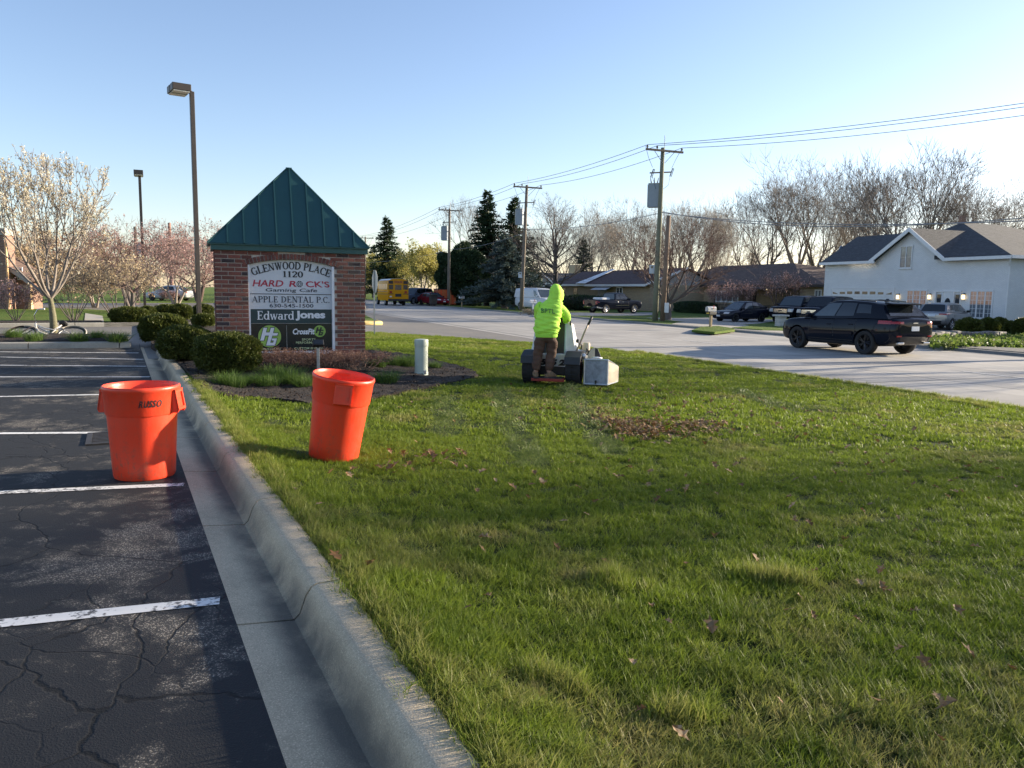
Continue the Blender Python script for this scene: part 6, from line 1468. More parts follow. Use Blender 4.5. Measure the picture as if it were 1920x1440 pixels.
# ------------------------------------------------------------------ parking lot lamps
M_BRONZE = mat('bronze_paint', (0.05, 0.042, 0.038), 0.45, 0.3, var=0.1)
M_LLENS = mat('lamp_lens', (0.75, 0.72, 0.62), 0.15, var=0.2, spec=0.8)
def lamp(label, base, ytop, wid, heads, rz):
    r = thing('parking_lamp', label, 'street lamp', base, rz); return r
def lot_lamp(label, px, py, z, xt, yt, w, hs, yaw):
    b = P(px, py, z); t = Yp(xt, yt, b.y); L = t.z - z
    r = thing('parking_lamp', label, 'street lamp', b, yaw, 'parking lot lamps')
    MB().box((0, 0, L / 2 - 0.2), (w, w, L + 0.4), bev=0.012).build('pole', M_BRONZE, r)
    MB().box((0, 0, 0.02), (w * 2.2, w * 2.2, 0.05), bev=0.01).build('base_plate', M_BRONZE, r)
    for (x, y, zz, sx, sy, sz) in hs:
        hd = MB().box((x, y, L + zz), (sx, sy, sz), bev=0.02).build('lamp_head', M_BRONZE, r)
        MB().box((x, y, L + zz - sz / 2 - 0.012), (sx * .86, sy * .86, 0.03)).build('lens', M_LLENS, hd)
        MB().tube([(0, 0, L + zz - 0.03), (x * 0.5, y * 0.5, L + zz - 0.03)], 0.045, 6).build('arm', M_BRONZE, r)
    return r
lot_lamp('tall bronze twin headed parking lamp left of the brick sign', 374, 610, 0.08, 359, 172, 0.15, [(-0.42, 0.25, 0.02, 0.62, 0.42, 0.24), (-0.42, -0.25, 0.02, 0.62, 0.42, 0.24)], math.radians(35))
lot_lamp('shorter looking farther parking lamp rising from the pink tree', 272, 580, 0.08, 264, 327, 0.15, [(-0.05, 0.3, 0.06, 0.5, 0.55, 0.26), (-0.05, -0.3, 0.06, 0.5, 0.55, 0.26)], math.radians(25))

# ------------------------------------------------------------------ utility poles and wires
M_POLE = mat('weathered_pole', (0.17, 0.14, 0.11), 0.9, var=0.25, scale=8, bump=0.4, bscale=30, stretch=(6, 6, 0.4))
M_POLEG = mat('green_grey_pole', (0.17, 0.175, 0.125), 0.9, var=0.2, scale=8, bump=0.4, bscale=30, stretch=(6, 6, 0.4))
M_TANK = mat('grey_transformer', (0.24, 0.29, 0.34), 0.4, var=0.06)
M_TANKS = mat('pale_grey_steel', (0.42, 0.46, 0.44), 0.5, var=0.06)
M_WIRE = mat('wire_black', (0.05, 0.05, 0.055), 0.6)
M_INS = mat('insulator_grey', (0.12, 0.12, 0.13), 0.3)
ARMS = []
def upole(label, base, top, box=None, meter=None, mbase=M_POLE, full=True):
    v0 = V(base); z0 = zf(v0) if v0 > 24 else -0.2
    r = thing('utility_pole', label, 'utility pole', (base.x, base.y, z0 - 0.2), 0, 'utility poles along the far side of the road')
    t = Vector((top.x, top.y, top.z)) - r.location; L = t.z
    m1 = t * 0.55
    MB().tube([(0, 0, 0), m1 * .5, m1, m1 + (t - m1) * .5, t], [0.185, 0.175, 0.155, 0.135, 0.12], 14).build('pole', mbase, r, True)
    n = NH
    def AR_(a, dz=0): return t + n * a + Vector((0, 0, dz))
    if full:
        mb = MB(); mb.prism([AR_(-1.35, -.28) - TH * .17, AR_(1.35, -.28) - TH * .17, AR_(1.35, -.16) - TH * .17, AR_(-1.35, -.16) - TH * .17], -TH * .1); mb.build('crossarm', M_POLE, r)
        mb = MB()
        for s in (-1, 1): mb.tube([AR_(s * .75, -.24) - TH * .2, AR_(s * .08, -.95) - TH * .15], 0.018, 5)
        mb.build('brace', M_STEEL, r)
        ins = MB().lathe([(0.03, 0), (0.035, .06), (.075, .07), (.05, .12), (.07, .13), (.04, .2), (.01, .22)], 8).mesh('insulator', M_INS, True)
        for a in (-1.25, -.55, 1.25): link('insulator', ins, r, AR_(a, -.16) - TH * .22)
        mb = MB(); mb.tube([t + Vector((0.1, 0, -.4)), t + Vector((0.1, 0, .75))], 0.02, 5); mb.build('ground_rod', M_STEEL, r)
        a2 = -1.55
        mb = MB(); mb.prism([AR_(-.75, a2 - .05) + TH * .16, AR_(.75, a2 + .1) + TH * .16, AR_(.75, a2 + .18) + TH * .16, AR_(-.75, a2 + .03) + TH * .16], TH * .08); mb.build('cutout_arm', M_POLE, r)
        for s in (-.7, .7):
            mb = MB(); c = AR_(s, a2 + .12 * (1 if s > 0 else -.2)) - TH * 0; mb.tube([c + Vector((0.06, 0, .22)), c + Vector((-.1, 0, -.28))], [.035, .035], 6); mb.tube([c + Vector((0.14, 0, .2)), c + Vector((-.02, 0, -.3))], 0.022, 5); mb.tube([c + Vector((.14, 0, .2)), c + Vector((.06, 0, .22))], .02, 5); mb.build('cutout_fuse', M_INS, r)
        mb = MB(); J = AR_(-.7, a2 - .25)
        mb.tube([AR_(-1.25, 0), AR_(-1.0, -.7), AR_(-.7, a2 + .3)], 0.012, 4); mb.tube([J, AR_(-.55, a2 - .6), AR_(-.4, a2 - 1.0)], .012, 4); mb.tube([AR_(1.25, 0) - TH * .2, AR_(1.0, -.6), AR_(.7, a2 + .35)], .012, 4); mb.tube([AR_(.6, a2 - .2), AR_(.5, a2 - .7), AR_(.1, a2 - 1.0)], .012, 4); mb.build('jumper_wire', M_WIRE, r)
    ARMS.append([Vector(r.location) + t + n * a + Vector((0, 0, .05)) - TH * .22 for a in (-1.25, -.55, 1.25)])
    if box:
        x0, x1, y0, y1 = box; vb = v0 - .1
        A_, B_ = Vp((x0 + x1) / 2, (y0 + y1) / 2, vb), None; hgt = Vp((x0 + x1) / 2, y0, vb).z - Vp((x0 + x1) / 2, y1, vb).z; wd = (x1 - x0) / (F / (A_.y * cp))
        c = A_ - Vector(r.location)
        R = Euler((0, 0, math.radians(-14)))
        tk = MB().box(c, (wd, .55, hgt), R, bev=.03).build('transformer', M_TANK, r)
        MB().box(c + R.to_matrix() @ Vector((-wd * .5 - .02, -.05, 0)), (.06, .5, hgt * .96), R, bev=.01).build('cooling_fin', M_TANKS, tk)
        MB().box(c + Vector((0, 0, hgt * .5 + .03)), (wd * 1.03, .58, .05), R, bev=.01).build('lid', M_TANKS, tk)
        for s in (-.25, 0, .25): MB().tube([c + Vector((s * wd, 0, hgt * .5)), c + Vector((s * wd * 1.5, 0, hgt * .5 + .42))], [.05, .02], 6).build('bushing', M_INS, tk)
        MB().tube([c + Vector((wd * .3, .1, .2)), Vector((m1.x, m1.y, c.z)) + (t - m1) * .3 * 0 + Vector((0, 0, .2))], .05, 6).build('bracket', M_STEEL, r)
    if meter:
        x0, x1, y0, y1 = meter; vb = v0 - .18; c = Vp((x0 + x1) / 2, (y0 + y1) / 2, vb) - Vector(r.location); hgt = Vp(x0, y0, vb).z - Vp(x0, y1, vb).z; wd = (x1 - x0) / (F / (Vp(x0, y0, vb).y * cp))
        mt = MB().box(c, (wd, .22, hgt), bev=.02).build('meter_box', mat('meter_box_grey', (.5, .54, .58), .5), r); MB().box(c + Vector((-wd * .15, -.115, hgt * .25)), (wd * .3, .012, hgt * .25)).build('dial', M_GLASS, mt)
    return r
p1b, p1t = Vp(1228, 601, 26.9), Vp(1243, 277, 26.9); p2b, p2t = Vp(977, 582, 26.4), Vp(988, 347, 26.4); p3b, p3t = Vp(841, 573, 25.6), Vp(843, 391, 25.6); p4b, p4t = Vp(684, 563, 25.6), Vp(685, 444, 25.6)
upole('tallest looking utility pole with grey transformer, beside the short bare pole', p1b, p1t, (1216, 1236, 346, 389), (1218, 1229, 497, 513), M_POLEG)
upole('second utility pole with grey transformer, in front of the blue spruce', p2b, p2t, (968, 981, 393, 422), (972, 981, 510, 521))
upole('third utility pole with grey transformer, beside the dark round evergreen', p3b, p3t, (829, 840, 425, 451))
upole('farthest utility pole, small above the right corner of the sign roof', p4b, p4t)
sb, stp = Vp(1242, 601, 27.2), Vp(1254, 404, 27.2)
r = thing('short_pole', 'short brown pole without wires right next to the tall utility pole', 'pole', (sb.x, sb.y, zf(27) - .1), 0)
MB().tube([(0, 0, 0), Vector((stp.x, stp.y, stp.z)) - r.location], [.17, .14], 12).build('pole', mat('brown_pole', (.20, .14, .10), .9, var=.25, scale=8, stretch=(6, 6, .4)), r, True)
q = Vp(1250, 577, 27.0); MB().box(q - r.location, (.26, .12, .62), bev=.02).build('conduit_box', M_WHITE, r)
a1_ = ARMS[0][1]; far_ = ray(1920, 206); W_ = EYE + far_ * ((a1_.z - 0.25 - EYE.z) / far_.z); pd_ = (W_ - a1_); pd_.z = 0
p0n = a1_ + pd_ * 1.25
n_ = len(ARMS); upole('utility pole outside the right edge, holding the near ends of the wires', Vector((p0n.x, p0n.y, 0)), Vector((p0n.x, p0n.y, p1t.z)))
ARMS.insert(0, ARMS.pop(n_))
wl_ = ('power wire on the road side, lowest of the three at the right edge', 'middle power wire of the three strung along the poles', 'power wire farthest from the road, uppermost of the three at the right edge')
for k in range(3):
    pts = []; offs = {0: (0, 0, 0)}
    for i in range(len(ARMS) - 1):
        a, b = ARMS[i][k], ARMS[i + 1][k]
        for j in range(12): f = j / 12; p = a.lerp(b, f); p.z -= 4 * f * (1 - f) * (0.35 + .15 * k / 2) * ((b - a).length / 30); pts.append(p)
    pts.append(ARMS[-1][k]); pts.append(ARMS[-1][k] + TH * 40 + Vector((0, 0, -.3)))
    tag(MB().tube(pts, 0.016, 5).build('power_wire', M_WIRE, None, True), wl_[k], 'wire', 'wires along the road')
def cable(label, A_, B_, sag_, r=0.02):
    pts = []
    for j in range(17): f = j / 16; p = A_.lerp(B_, f); p.z -= 4 * f * (1 - f) * sag_; pts.append(p)
    tag(MB().tube(pts, r, 5).build('telephone_cable', mat('cable_grey', (.2, .21, .24), .6), None, True), label, 'wire', 'wires along the road')
cable('lower telephone cable crossing before the bare trees and the white gable', Vp(1236, 398, 26.9), Vp(2050, 408, 26.9), .45)
cable('upper telephone cable crossing above the white house wing', Vp(1236, 396, 27.4), Vp(2050, 396, 30), .75)
cable('telephone cable between the tall and the second pole', Vp(1236, 400, 26.9), Vp(985, 430, 26.4), .3)
cable('telephone cable from the second pole across the spruce tops', Vp(982, 437, 26.4), Vp(842, 468, 25.6), .3)
cable('telephone cable beyond the third pole above the school bus', Vp(842, 470, 25.6), Vp(686, 492, 25.6), .3)
g = Yp(323, 570, 78); g.z = 0; tp = Yp(323, 418, 78)
r = thing('wooden_pole', 'distant reddish pole above the pink trees between the two lamps', 'pole', g); MB().tube([(0, 0, -.2), (0, 0, tp.z)], [.2, .15], 8).build('shaft', mat('reddish_pole', (.28, .16, .12), .9), r, True)
g = Yp(259, 570, 70); g.z = 0; tp = Yp(259, 425, 70)
r = thing('wooden_pole', 'distant dark pole just left of the farther parking lamp', 'pole', g); MB().tube([(0, 0, -.2), (0, 0, tp.z)], [.17, .13], 8).build('shaft', M_POLE, r, True); MB().box((.45, 0, tp.z * .72), (.5, .4, 1.0), bev=.05).build('transformer', M_TANK, r)

# ------------------------------------------------------------------ orange bins
M_ORNG = mat('orange_plastic', (0.78, 0.075, 0.02), 0.42, var=0.10, scale=5, bump=0.12, bscale=50, spec=0.45)
def bin_mat():
    m, nt, b, vec = newmat('scuffed_orange_plastic')
    n1 = noise(nt, vec, 3.5, 6, 0.7); n2 = noise(nt, vec, 26, 5, 0.7)
    st = nt.nodes.new('ShaderNodeMapping'); st.inputs['Scale'].default_value = (30, 30, 3); nt.links.new(vec, st.inputs[0]); n3 = noise(nt, st.outputs[0], 1.0, 4)
    sx = nt.nodes.new('ShaderNodeSeparateXYZ'); nt.links.new(vec, sx.inputs[0]); low = ramp(nt, sx.outputs[2], 0.45, 0.02)
    c = mix2(nt, ramp(nt, n1, 0.35, 0.7), (0.78, 0.050, 0.013), (0.70, 0.065, 0.028))
    d = mth(nt, 'MULTIPLY', ramp(nt, mth(nt, 'ADD', mth(nt, 'MULTIPLY', n2, .6), mth(nt, 'MULTIPLY', n3, .4)), 0.48, 0.70), mth(nt, 'ADD', mth(nt, 'MULTIPLY', low, .8), .28))
    c = mix2(nt, d, c, (0.34, 0.085, 0.05)); nt.links.new(c, b.inputs['Base Color']); b.inputs['Roughness'].default_value = 0.4
    b.inputs['Subsurface Weight'].default_value = 0.15; b.inputs['Subsurface Radius'].default_value = (0.03, 0.008, 0.004)
    addbump(nt, b, mth(nt, 'ADD', n2, n3), 0.12, 0.01); return m
M_BIN = bin_mat()
def make_bin(label, loc, rot, hd, R, Hh, tx, tz):
    r = thing('trash_bin', label, 'trash bin', loc, 0, 'orange bins'); r.rotation_euler = rot
    rb = R * 0.815; zf0, zf1 = Hh * 0.70, Hh
    prof = [(0.001, 0.015), (rb * .9, 0.015), (rb * .97, 0.0), (rb, 0.02)] + [(rb + (R * .915 - rb) * t, 0.02 + (zf0 - 0.02) * t) for t in (.25, .5, .75, 1)]
    prof += [(R * .94, zf0 - 0.004), (R * .955, zf0 + 0.012), (R * .985, zf1 - 0.045), (R * 1.0, zf1 - 0.04), (R * 1.02, zf1 - 0.02), (R * 1.005, zf1 - 0.004), (R * .98, zf1), (R * .955, zf1 - 0.01), (R * .94, zf1 - 0.03), (R * .90, zf0), (rb * .95, 0.04), (0.001, 0.035)]
    MB().lathe(prof, 56).build('body', M_BIN, r, angle=50)
    for s in (0, PI):
        a = hd + s; ca, sa = math.cos(a), math.sin(a); out = Vector((ca, sa, 0)); sd_ = Vector((-sa, ca, 0)); w = 0.072
        T0, B0 = R * .985, R * .95; T1, B1 = R * 1.025, R * 1.115; zt, zb_ = zf1 - 0.035, zf0 + 0.005
        mb = MB()
        for e in (-1, 1):                                 # the two cheeks of the handle
            q = lambda rr, z, o: out * rr + sd_ * (e * (w - o)) + Vector((0, 0, z))
            mb.prism([q(T0 - .02, zt, 0), q(T1, zt, 0), q(B1, zb_ + .02, 0), q(B1 - .01, zb_, 0), q(B0 - .02, zb_, 0)], sd_ * (-e * .014))
        q = lambda rr, z: out * rr - sd_ * w + Vector((0, 0, z))
        A1, A2, B1_, B2_ = q(T1 - .012, zt - .003), q(T1 + .002, zt - .003), q(B1 + .002, zb_ + .022), q(B1 - .012, zb_ + .012)
        for o_, l_ in ((0, .016), (2 * w - .016, .016)): mb.prism([p + sd_ * o_ for p in (A1, A2, B1_, B2_)], sd_ * l_)
        for f0, f1 in ((0, .12), (.86, 1)): mb.prism([(A1.lerp(B2_, f0)) + sd_ * .016, (A2.lerp(B1_, f0)) + sd_ * .016, (A2.lerp(B1_, f1)) + sd_ * .016, (A1.lerp(B2_, f1)) + sd_ * .016], sd_ * (2 * w - .032))
        mb.prism([p + sd_ * .002 - out * .012 for p in (A1, A2, B1_, B2_)], sd_ * (2 * w - .004)); mb.prism([q(T0 - .02, zt + .004), q(T1 + .003, zt + .004), q(T1 + .003, zt - .02), q(T0 - .02, zt - .016)], sd_ * (2 * w + .004))
        mb.build('handle', M_BIN, r)
    me = text_mesh('RUSSO', 0.07, M_INK, 0.003, 0.0015, 0.0, 1.0, 1.18); 
    co = np.empty(len(me.vertices) * 3, np.float32); me.vertices.foreach_get('co', co); co = co.reshape(-1, 3); mn, mx = co.min(0), co.max(0)
    x = (co[:, 0] - (mn[0] + mx[0]) / 2) / (mx[0] - mn[0]) * (0.175 * R / .29); y = (co[:, 1] - (mn[1] + mx[1]) / 2) / (mx[1] - mn[1]) * (0.056 * R / .29); x = x + y * 0.22
    zz = Hh * tz + y; rr = R * (.955 + .03 * (zz - zf0) / (zf1 - zf0)) + 0.0015 + co[:, 2]; an = tx + x / R
    me.vertices.foreach_set('co', np.stack([rr * np.cos(an), rr * np.sin(an), zz], 1).astype(np.float32).ravel()); me.update(); link('lettering', me, r)
    return r
b1 = P(272, 891); b1.z = 0.004
rim1 = 150 / (F / (b1.y * cp)) / 2; H1 = 0.725
make_bin('upright orange plastic bin standing on the asphalt beside the kerb', b1, (0, 0, 0), math.radians(3), rim1 * .90, H1, math.radians(-90 + 26 + 13), 0.83)
b2 = Pl(625, 859); rim2 = 121 / (F / (b2.y * cp)) / 2
b2.z += 0.005
make_bin('tilted orange plastic bin standing on the grass in front of the sign', b2, (math.radians(2.5), math.radians(8.5), 0), math.radians(-76), rim2 * .95, 0.745, math.radians(190), 0.80)

# storm drain
dc = P(232, 820); dr_ = thing('storm_drain', 'iron storm drain grate in the asphalt behind the upright bin', 'drain', (dc.x, dc.y, 0.003), math.atan2(CD.y, CD.x))
M_IRON = mat('cast_iron', (0.055, 0.05, 0.048), 0.6, 0.5, var=0.3, scale=20)
MB().box((0, 0, 0.001), (0.62, 0.62, 0.002)).build('pit_shade', mat('drain_dark', (.004, .004, .004), .9), dr_)  # flat black sheet painting the shade below the bars
mb = MB()
for s in (-1, 1): mb.box((s * .30, 0, .006), (.05, .65, .012)); mb.box((0, s * .30, .0055), (.549, .05, .011))
mb.build('frame', M_IRON, dr_); bar = MB().box((0, 0, .005), (.035, .54, .010)).mesh('bar', M_IRON)
for k in range(7): link('bar', bar, dr_, (-.225 + k * .075, 0, 0))
MB().box((0, 0, .0095), (.54, .04, .004)).build('cross_bar', M_IRON, dr_)
# ------------------------------------------------------------------ vehicles
def paint(name, col, rough=0.45, coat=0.45): return mat(name, col, rough, 0.0, var=0.03, coat=coat)
P_BLACK = paint('black_paint', (0.007, 0.009, 0.016)); P_NAVY = paint('midnight_paint', (0.010, 0.012, 0.022)); P_SILV = mat('silver_paint', (0.30, 0.30, 0.31), 0.3, 0.6, var=0.03, coat=0.5)
P_WHITE = paint('van_white', (0.62, 0.63, 0.65), 0.35); P_RED = paint('dark_red_paint', (0.14, 0.01, 0.02)); P_BLUE = paint('grey_blue_paint', (0.10, 0.12, 0.16)); P_YEL = paint('bus_yellow', (0.60, 0.27, 0.015), 0.4, 0.3)
def loft(secs, caps=True):
    mb = MB(); n = len(secs[0])
    for s in secs: mb.v += [tuple(p) for p in s]
    for i in range(len(secs) - 1):
        for j in range(n):
            k = (j + 1) % n; mb.f.append((i * n + j, i * n + k, (i + 1) * n + k, (i + 1) * n + j))
    if caps: mb.f.append(tuple(reversed(range(n)))); mb.f.append(tuple((len(secs) - 1) * n + j for j in range(n)))
    return mb
def interp(tab, y):                                   # tab rows (y, ...) from front to rear
    if y >= tab[0][0]: return tab[0][1:]
    for a, b in zip(tab[:-1], tab[1:]):
        if a[0] >= y >= b[0]:
            f = (a[0] - y) / (a[0] - b[0]); return tuple(p + (q - p) * f for p, q in zip(a[1:], b[1:]))
    return tab[-1][1:]
def tyre_mesh(r, w):
    k = r * .68
    return MB().lathe([(k, -w * .42), (r * .86, -w * .5), (r * .96, -w * .47), (r, -w * .34), (r, w * .34), (r * .96, w * .47), (r * .86, w * .5), (k, w * .42), (k * .94, w * .3), (k * .94, -w * .3), (k, -w * .42)], 28, axis='X').mesh('tyre', M_RUBBER, angle=35)
def rim_mesh(r, w, sp, m):
    k = r * .67; mb = MB(); mb.lathe([(k * .93, w * .40), (k, w * .44), (k, w * .1), (k * .9, w * .1)], 28, axis='X')
    for i in range(sp):
        a = 2 * PI * i / sp
        for e in (-.17, .17):
            p0 = Vector((w * .33, math.cos(a) * k * .12, math.sin(a) * k * .12)); p1 = Vector((w * .40, math.cos(a + e) * k * .95, math.sin(a + e) * k * .95)); mb.tube([p0, p1], [k * .10, k * .075], 5)
    mb.lathe([(.001, w * .40), (k * .2, w * .38), (k * .22, w * .2)], 14, axis='X'); mb.lathe([(k * .92, w * .02), (.001, w * .02)], 20, axis='X')
    return mb.mesh('rim', m, angle=40)
def bgrid(f, n, m, off=0.0):
    """sheet from f(a, b), a and b in 0..1, pushed outwards and given an edge"""
    P_ = [[Vector(f(i / n, j / m)) for j in range(m + 1)] for i in range(n + 1)]; vs = []
    for i in range(n + 1):
        for j in range(m + 1):
            du = P_[min(i + 1, n)][j] - P_[max(i - 1, 0)][j]; dv = P_[i][min(j + 1, m)] - P_[i][max(j - 1, 0)]; nn = du.cross(dv).normalized(); vs.append((P_[i][j], nn))
    c = sum((p for p, _ in vs), Vector()) / len(vs)
    return vs
def shell(f, n, m, out, off, mm, name, parent):
    vs = bgrid(f, n, m); sg = 1 if sum(nn.dot(out(p)) for p, nn in vs) > 0 else -1
    mb = MB(); o = [p + nn * sg * off for p, nn in vs]; i_ = [p - nn * sg * .012 for p, nn in vs]; N = len(vs); mb.v = [tuple(p) for p in o + i_]; k = m + 1
    for i in range(n):
        for j in range(m): a = i * k + j; mb.f.append((a, a + 1, a + k + 1, a + k))
    ring = [i * k for i in range(n + 1)] + [n * k + j for j in range(1, m + 1)] + [i * k + m for i in range(n - 1, -1, -1)] + [j for j in range(m - 1, 0, -1)]
    for a, b in zip(ring, ring[1:] + ring[:1]): mb.f.append((a, b, N + b, N + a))
    return mb.build(name, mm, parent, angle=40)
def make_car(label, loc, rz, sp, pm, cat='car', name='parked_car', group=None):
    root = thing(name, label, cat, loc, rz, group)
    W2 = sp['W'] / 2; body = sp['body']; ys = [b[0] for b in body]
    secs = []
    for y, zb, zs_, wf in body:
        w = W2 * wf; h = zs_ - zb
        half = [(0, zb), (w * .84, zb), (w * .955, zb + min(.10, h * .2)), (w, zb + h * .42), (w * .992, zb + h * .60), (w * .960, zs_ - h * .14), (w * .905, zs_ - .02), (w * .84, zs_), (w * .4, zs_ + sp.get('crown', .03))]
        secs.append([Vector((x, y, z)) for x, z in half] + [Vector((0, y, zs_ + sp.get('crown', .03) * 1.2))] + [Vector((-x, y, z)) for x, z in reversed(half[1:])])
    mb = loft(secs); o = mb.build('tmp', pm)
    s_ = o.modifiers.new('s', 'SUBSURF'); s_.levels = s_.render_levels = 1
    r = sp['r']; fy, ry = sp['fy'], sp['ry']
    cut = MB()
    for y in (fy, ry):
        for s in (-1, 1): cut.lathe([(r * 1.13, s * (W2 + .2)), (r * 1.13, s * (W2 - .34))], 22, (0, y, r * 1.02), 'X', True)
    if sp.get('bed'): y0, y1, zt, zb_ = sp['bed']; cut.box((0, (y0 + y1) / 2, (zt + zb_) / 2 + .1), (sp['W'] * .78, y0 - y1, zt - zb_ + .2))
    co = cut.build('cut', M_BLACKP); b_ = o.modifiers.new('b', 'BOOLEAN'); b_.operation = 'DIFFERENCE'; b_.object = co; b_.solver = 'EXACT'
    me = bake(o); bpy.data.objects.remove(co)
    me.shade_smooth(); me.set_sharp_from_angle(angle=math.radians(38)); me.materials.clear(); me.materials.append(pm)
    for p in me.polygons: p.material_index = 0
    link('body', me, root)
    bm = bmesh.new(); bm.from_mesh(me); bvh = BVHTree.FromBMesh(bm); bm.free()
    def hit(org, d):
        h = bvh.ray_cast(Vector(org), Vector(d)); return h[0]
    def side(name_, y0, y1, z0, z1, m, s, off=.006, n=8, k=5, parent=None, skew=0.0):
        def f(a, b):
            y = y0 + (y1 - y0) * a + skew * b; z = z0 + (z1 - z0) * b; h = hit((s * 3, y, z), (-s, 0, 0)); return h if h else Vector((s * W2 * .95, y, z))
        return shell(f, n, k, lambda p: Vector((s, 0, 0)), off, m, name_, parent or root)
    def end(name_, x0, x1, z0, z1, m, e, off=.008, n=6, k=3, parent=None):
        def f(a, b):
            x = x0 + (x1 - x0) * a; z = z0 + (z1 - z0) * b; h = hit((x, e * 6, z), (0, -e, 0)); return h if h else Vector((x, e * abs(ys[0] if e > 0 else ys[-1]), z))
        return shell(f, n, k, lambda p: Vector((0, e, 0)), off, m, name_, parent or root)
    # cabin
    g = sp['cab']; yb, yt, zr, wb_, wt = g['yb'], g['yt'], g['zr'], g['wb'] * W2, g['wt'] * W2; ns = len(yb)
    zsh = [interp(body, y)[1] - .03 for y in yb]
    def sd_(s, t, sgn):                                # s 0..1 front to rear, t 0..1 up
        q = s * (ns - 1); i = min(int(q), ns - 2); f = q - i; L = lambda a: a[i] + (a[i + 1] - a[i]) * f
        y = L(yb) + (L(yt) - L(yb)) * t; z = L(zsh) + (L(zr) - L(zsh)) * t; wbi = wb_ * min(1, interp(body, L(yb))[2] + .05)
        return Vector((sgn * (wbi + (wt * (L(g['wk']) if 'wk' in g else 1) - wbi) * t + .035 * 4 * t * (1 - t) * .5), y, z))
    secs = []
    for k in range(13):
        s = k / 12; R_ = [sd_(s, t, 1) for t in (0, .25, .5, .75, .94)]; Lf = [Vector((-p.x, p.y, p.z)) for p in R_]; tp = sd_(s, 1, 1); cz = .035 * (1 if 0 < k < 12 else .4)
        secs.append(R_ + [Vector((tp.x * .9, tp.y, tp.z + .004)), Vector((tp.x * .5, tp.y, tp.z + cz)), Vector((0, tp.y, tp.z + cz * 1.15)), Vector((-tp.x * .5, tp.y, tp.z + cz)), Vector((-tp.x * .9, tp.y, tp.z + .004))] + list(reversed(Lf)))
    loft(secs).build('cabin', g.get('paint', pm), root, angle=50)
    gl = sp.get('glass', M_GLASS); glf = sp.get('glassf', gl)
    for sgn in (-1, 1):
        for (s0, s1, t0, t1, lean) in g['win']:
            shell(lambda a, b: sd_(s0 + (s1 - s0) * a + lean * b * (1 if s0 < .1 else 0) , t0 + (t1 - t0) * b, sgn), 6, 5, lambda p: Vector((sgn, 0, 0)), .008, glf if s0 < .2 else gl, 'side_window', root)
    def capf(s, x0, x1, t0, t1):
        return lambda a, b: (lambda p, q: p.lerp(q, x0 + (x1 - x0) * a) + Vector((0, 0, .02 * b)))(sd_(s, t0 + (t1 - t0) * b, 1), sd_(s, t0 + (t1 - t0) * b, -1))
    shell(capf(0, .06, .94, .06, .95), 6, 5, lambda p: Vector((0, 1, .3)), .012, sp.get('wsglass', gl), 'windshield', root)
    shell(capf(1, .08, .92, g.get('rw0', .1), .92), 6, 5, lambda p: Vector((0, -1, .1)), .012, gl, 'rear_window', root)
    for d in sp['doors']:
        for s in (-1, 1):
            zt = interp(body, (d[0] + d[1]) / 2)[1] - .07; side('door_gap', d[0] + .02, d[1] - .02, sp['sill'] - .02, zt + .018, M_BLACKP, s, .002); dd = side('door', d[0], d[1], sp['sill'], zt, pm, s, .007)
            hx = hit((s * 3, d[1] + .18, zt - .13), (-s, 0, 0))
            if hx: MB().box(hx + Vector((s * .012, 0, 0)), (.03, .18, .03), bev=.008).build('handle', sp.get('hmat', pm), dd)
    tm, rm = tyre_mesh(r, sp.get('tw', .24)), rim_mesh(r, sp.get('tw', .24), sp.get('spokes', 5), sp['rim'])
    for y in (fy, ry):
        for s in (1, -1):
            w = link('wheel', tm, root, (s * (W2 - .14), y, r), (0, 0, 0 if s > 0 else PI)); link('rim', rm, w)
    for s in (-1, 1):
        mp = sd_(.06, .12, s); MB().box(mp + Vector((s * .12, -.02, .05)), (.20, .12, .15), bev=.035).build('mirror', sp.get('mmat', pm), root, True)
    for q in sp.get('front', []): end(q[0], *q[1:5], q[5], 1, q[6] if len(q) > 6 else .008)
    for q in sp.get('rear', []): end(q[0], *q[1:5], q[5], -1, q[6] if len(q) > 6 else .008)
    for q in sp.get('sides', []):
        for s in (-1, 1): side(q[0], *q[1:5], q[5], s, q[6] if len(q) > 6 else .01, 8, 3)
    return root, hit
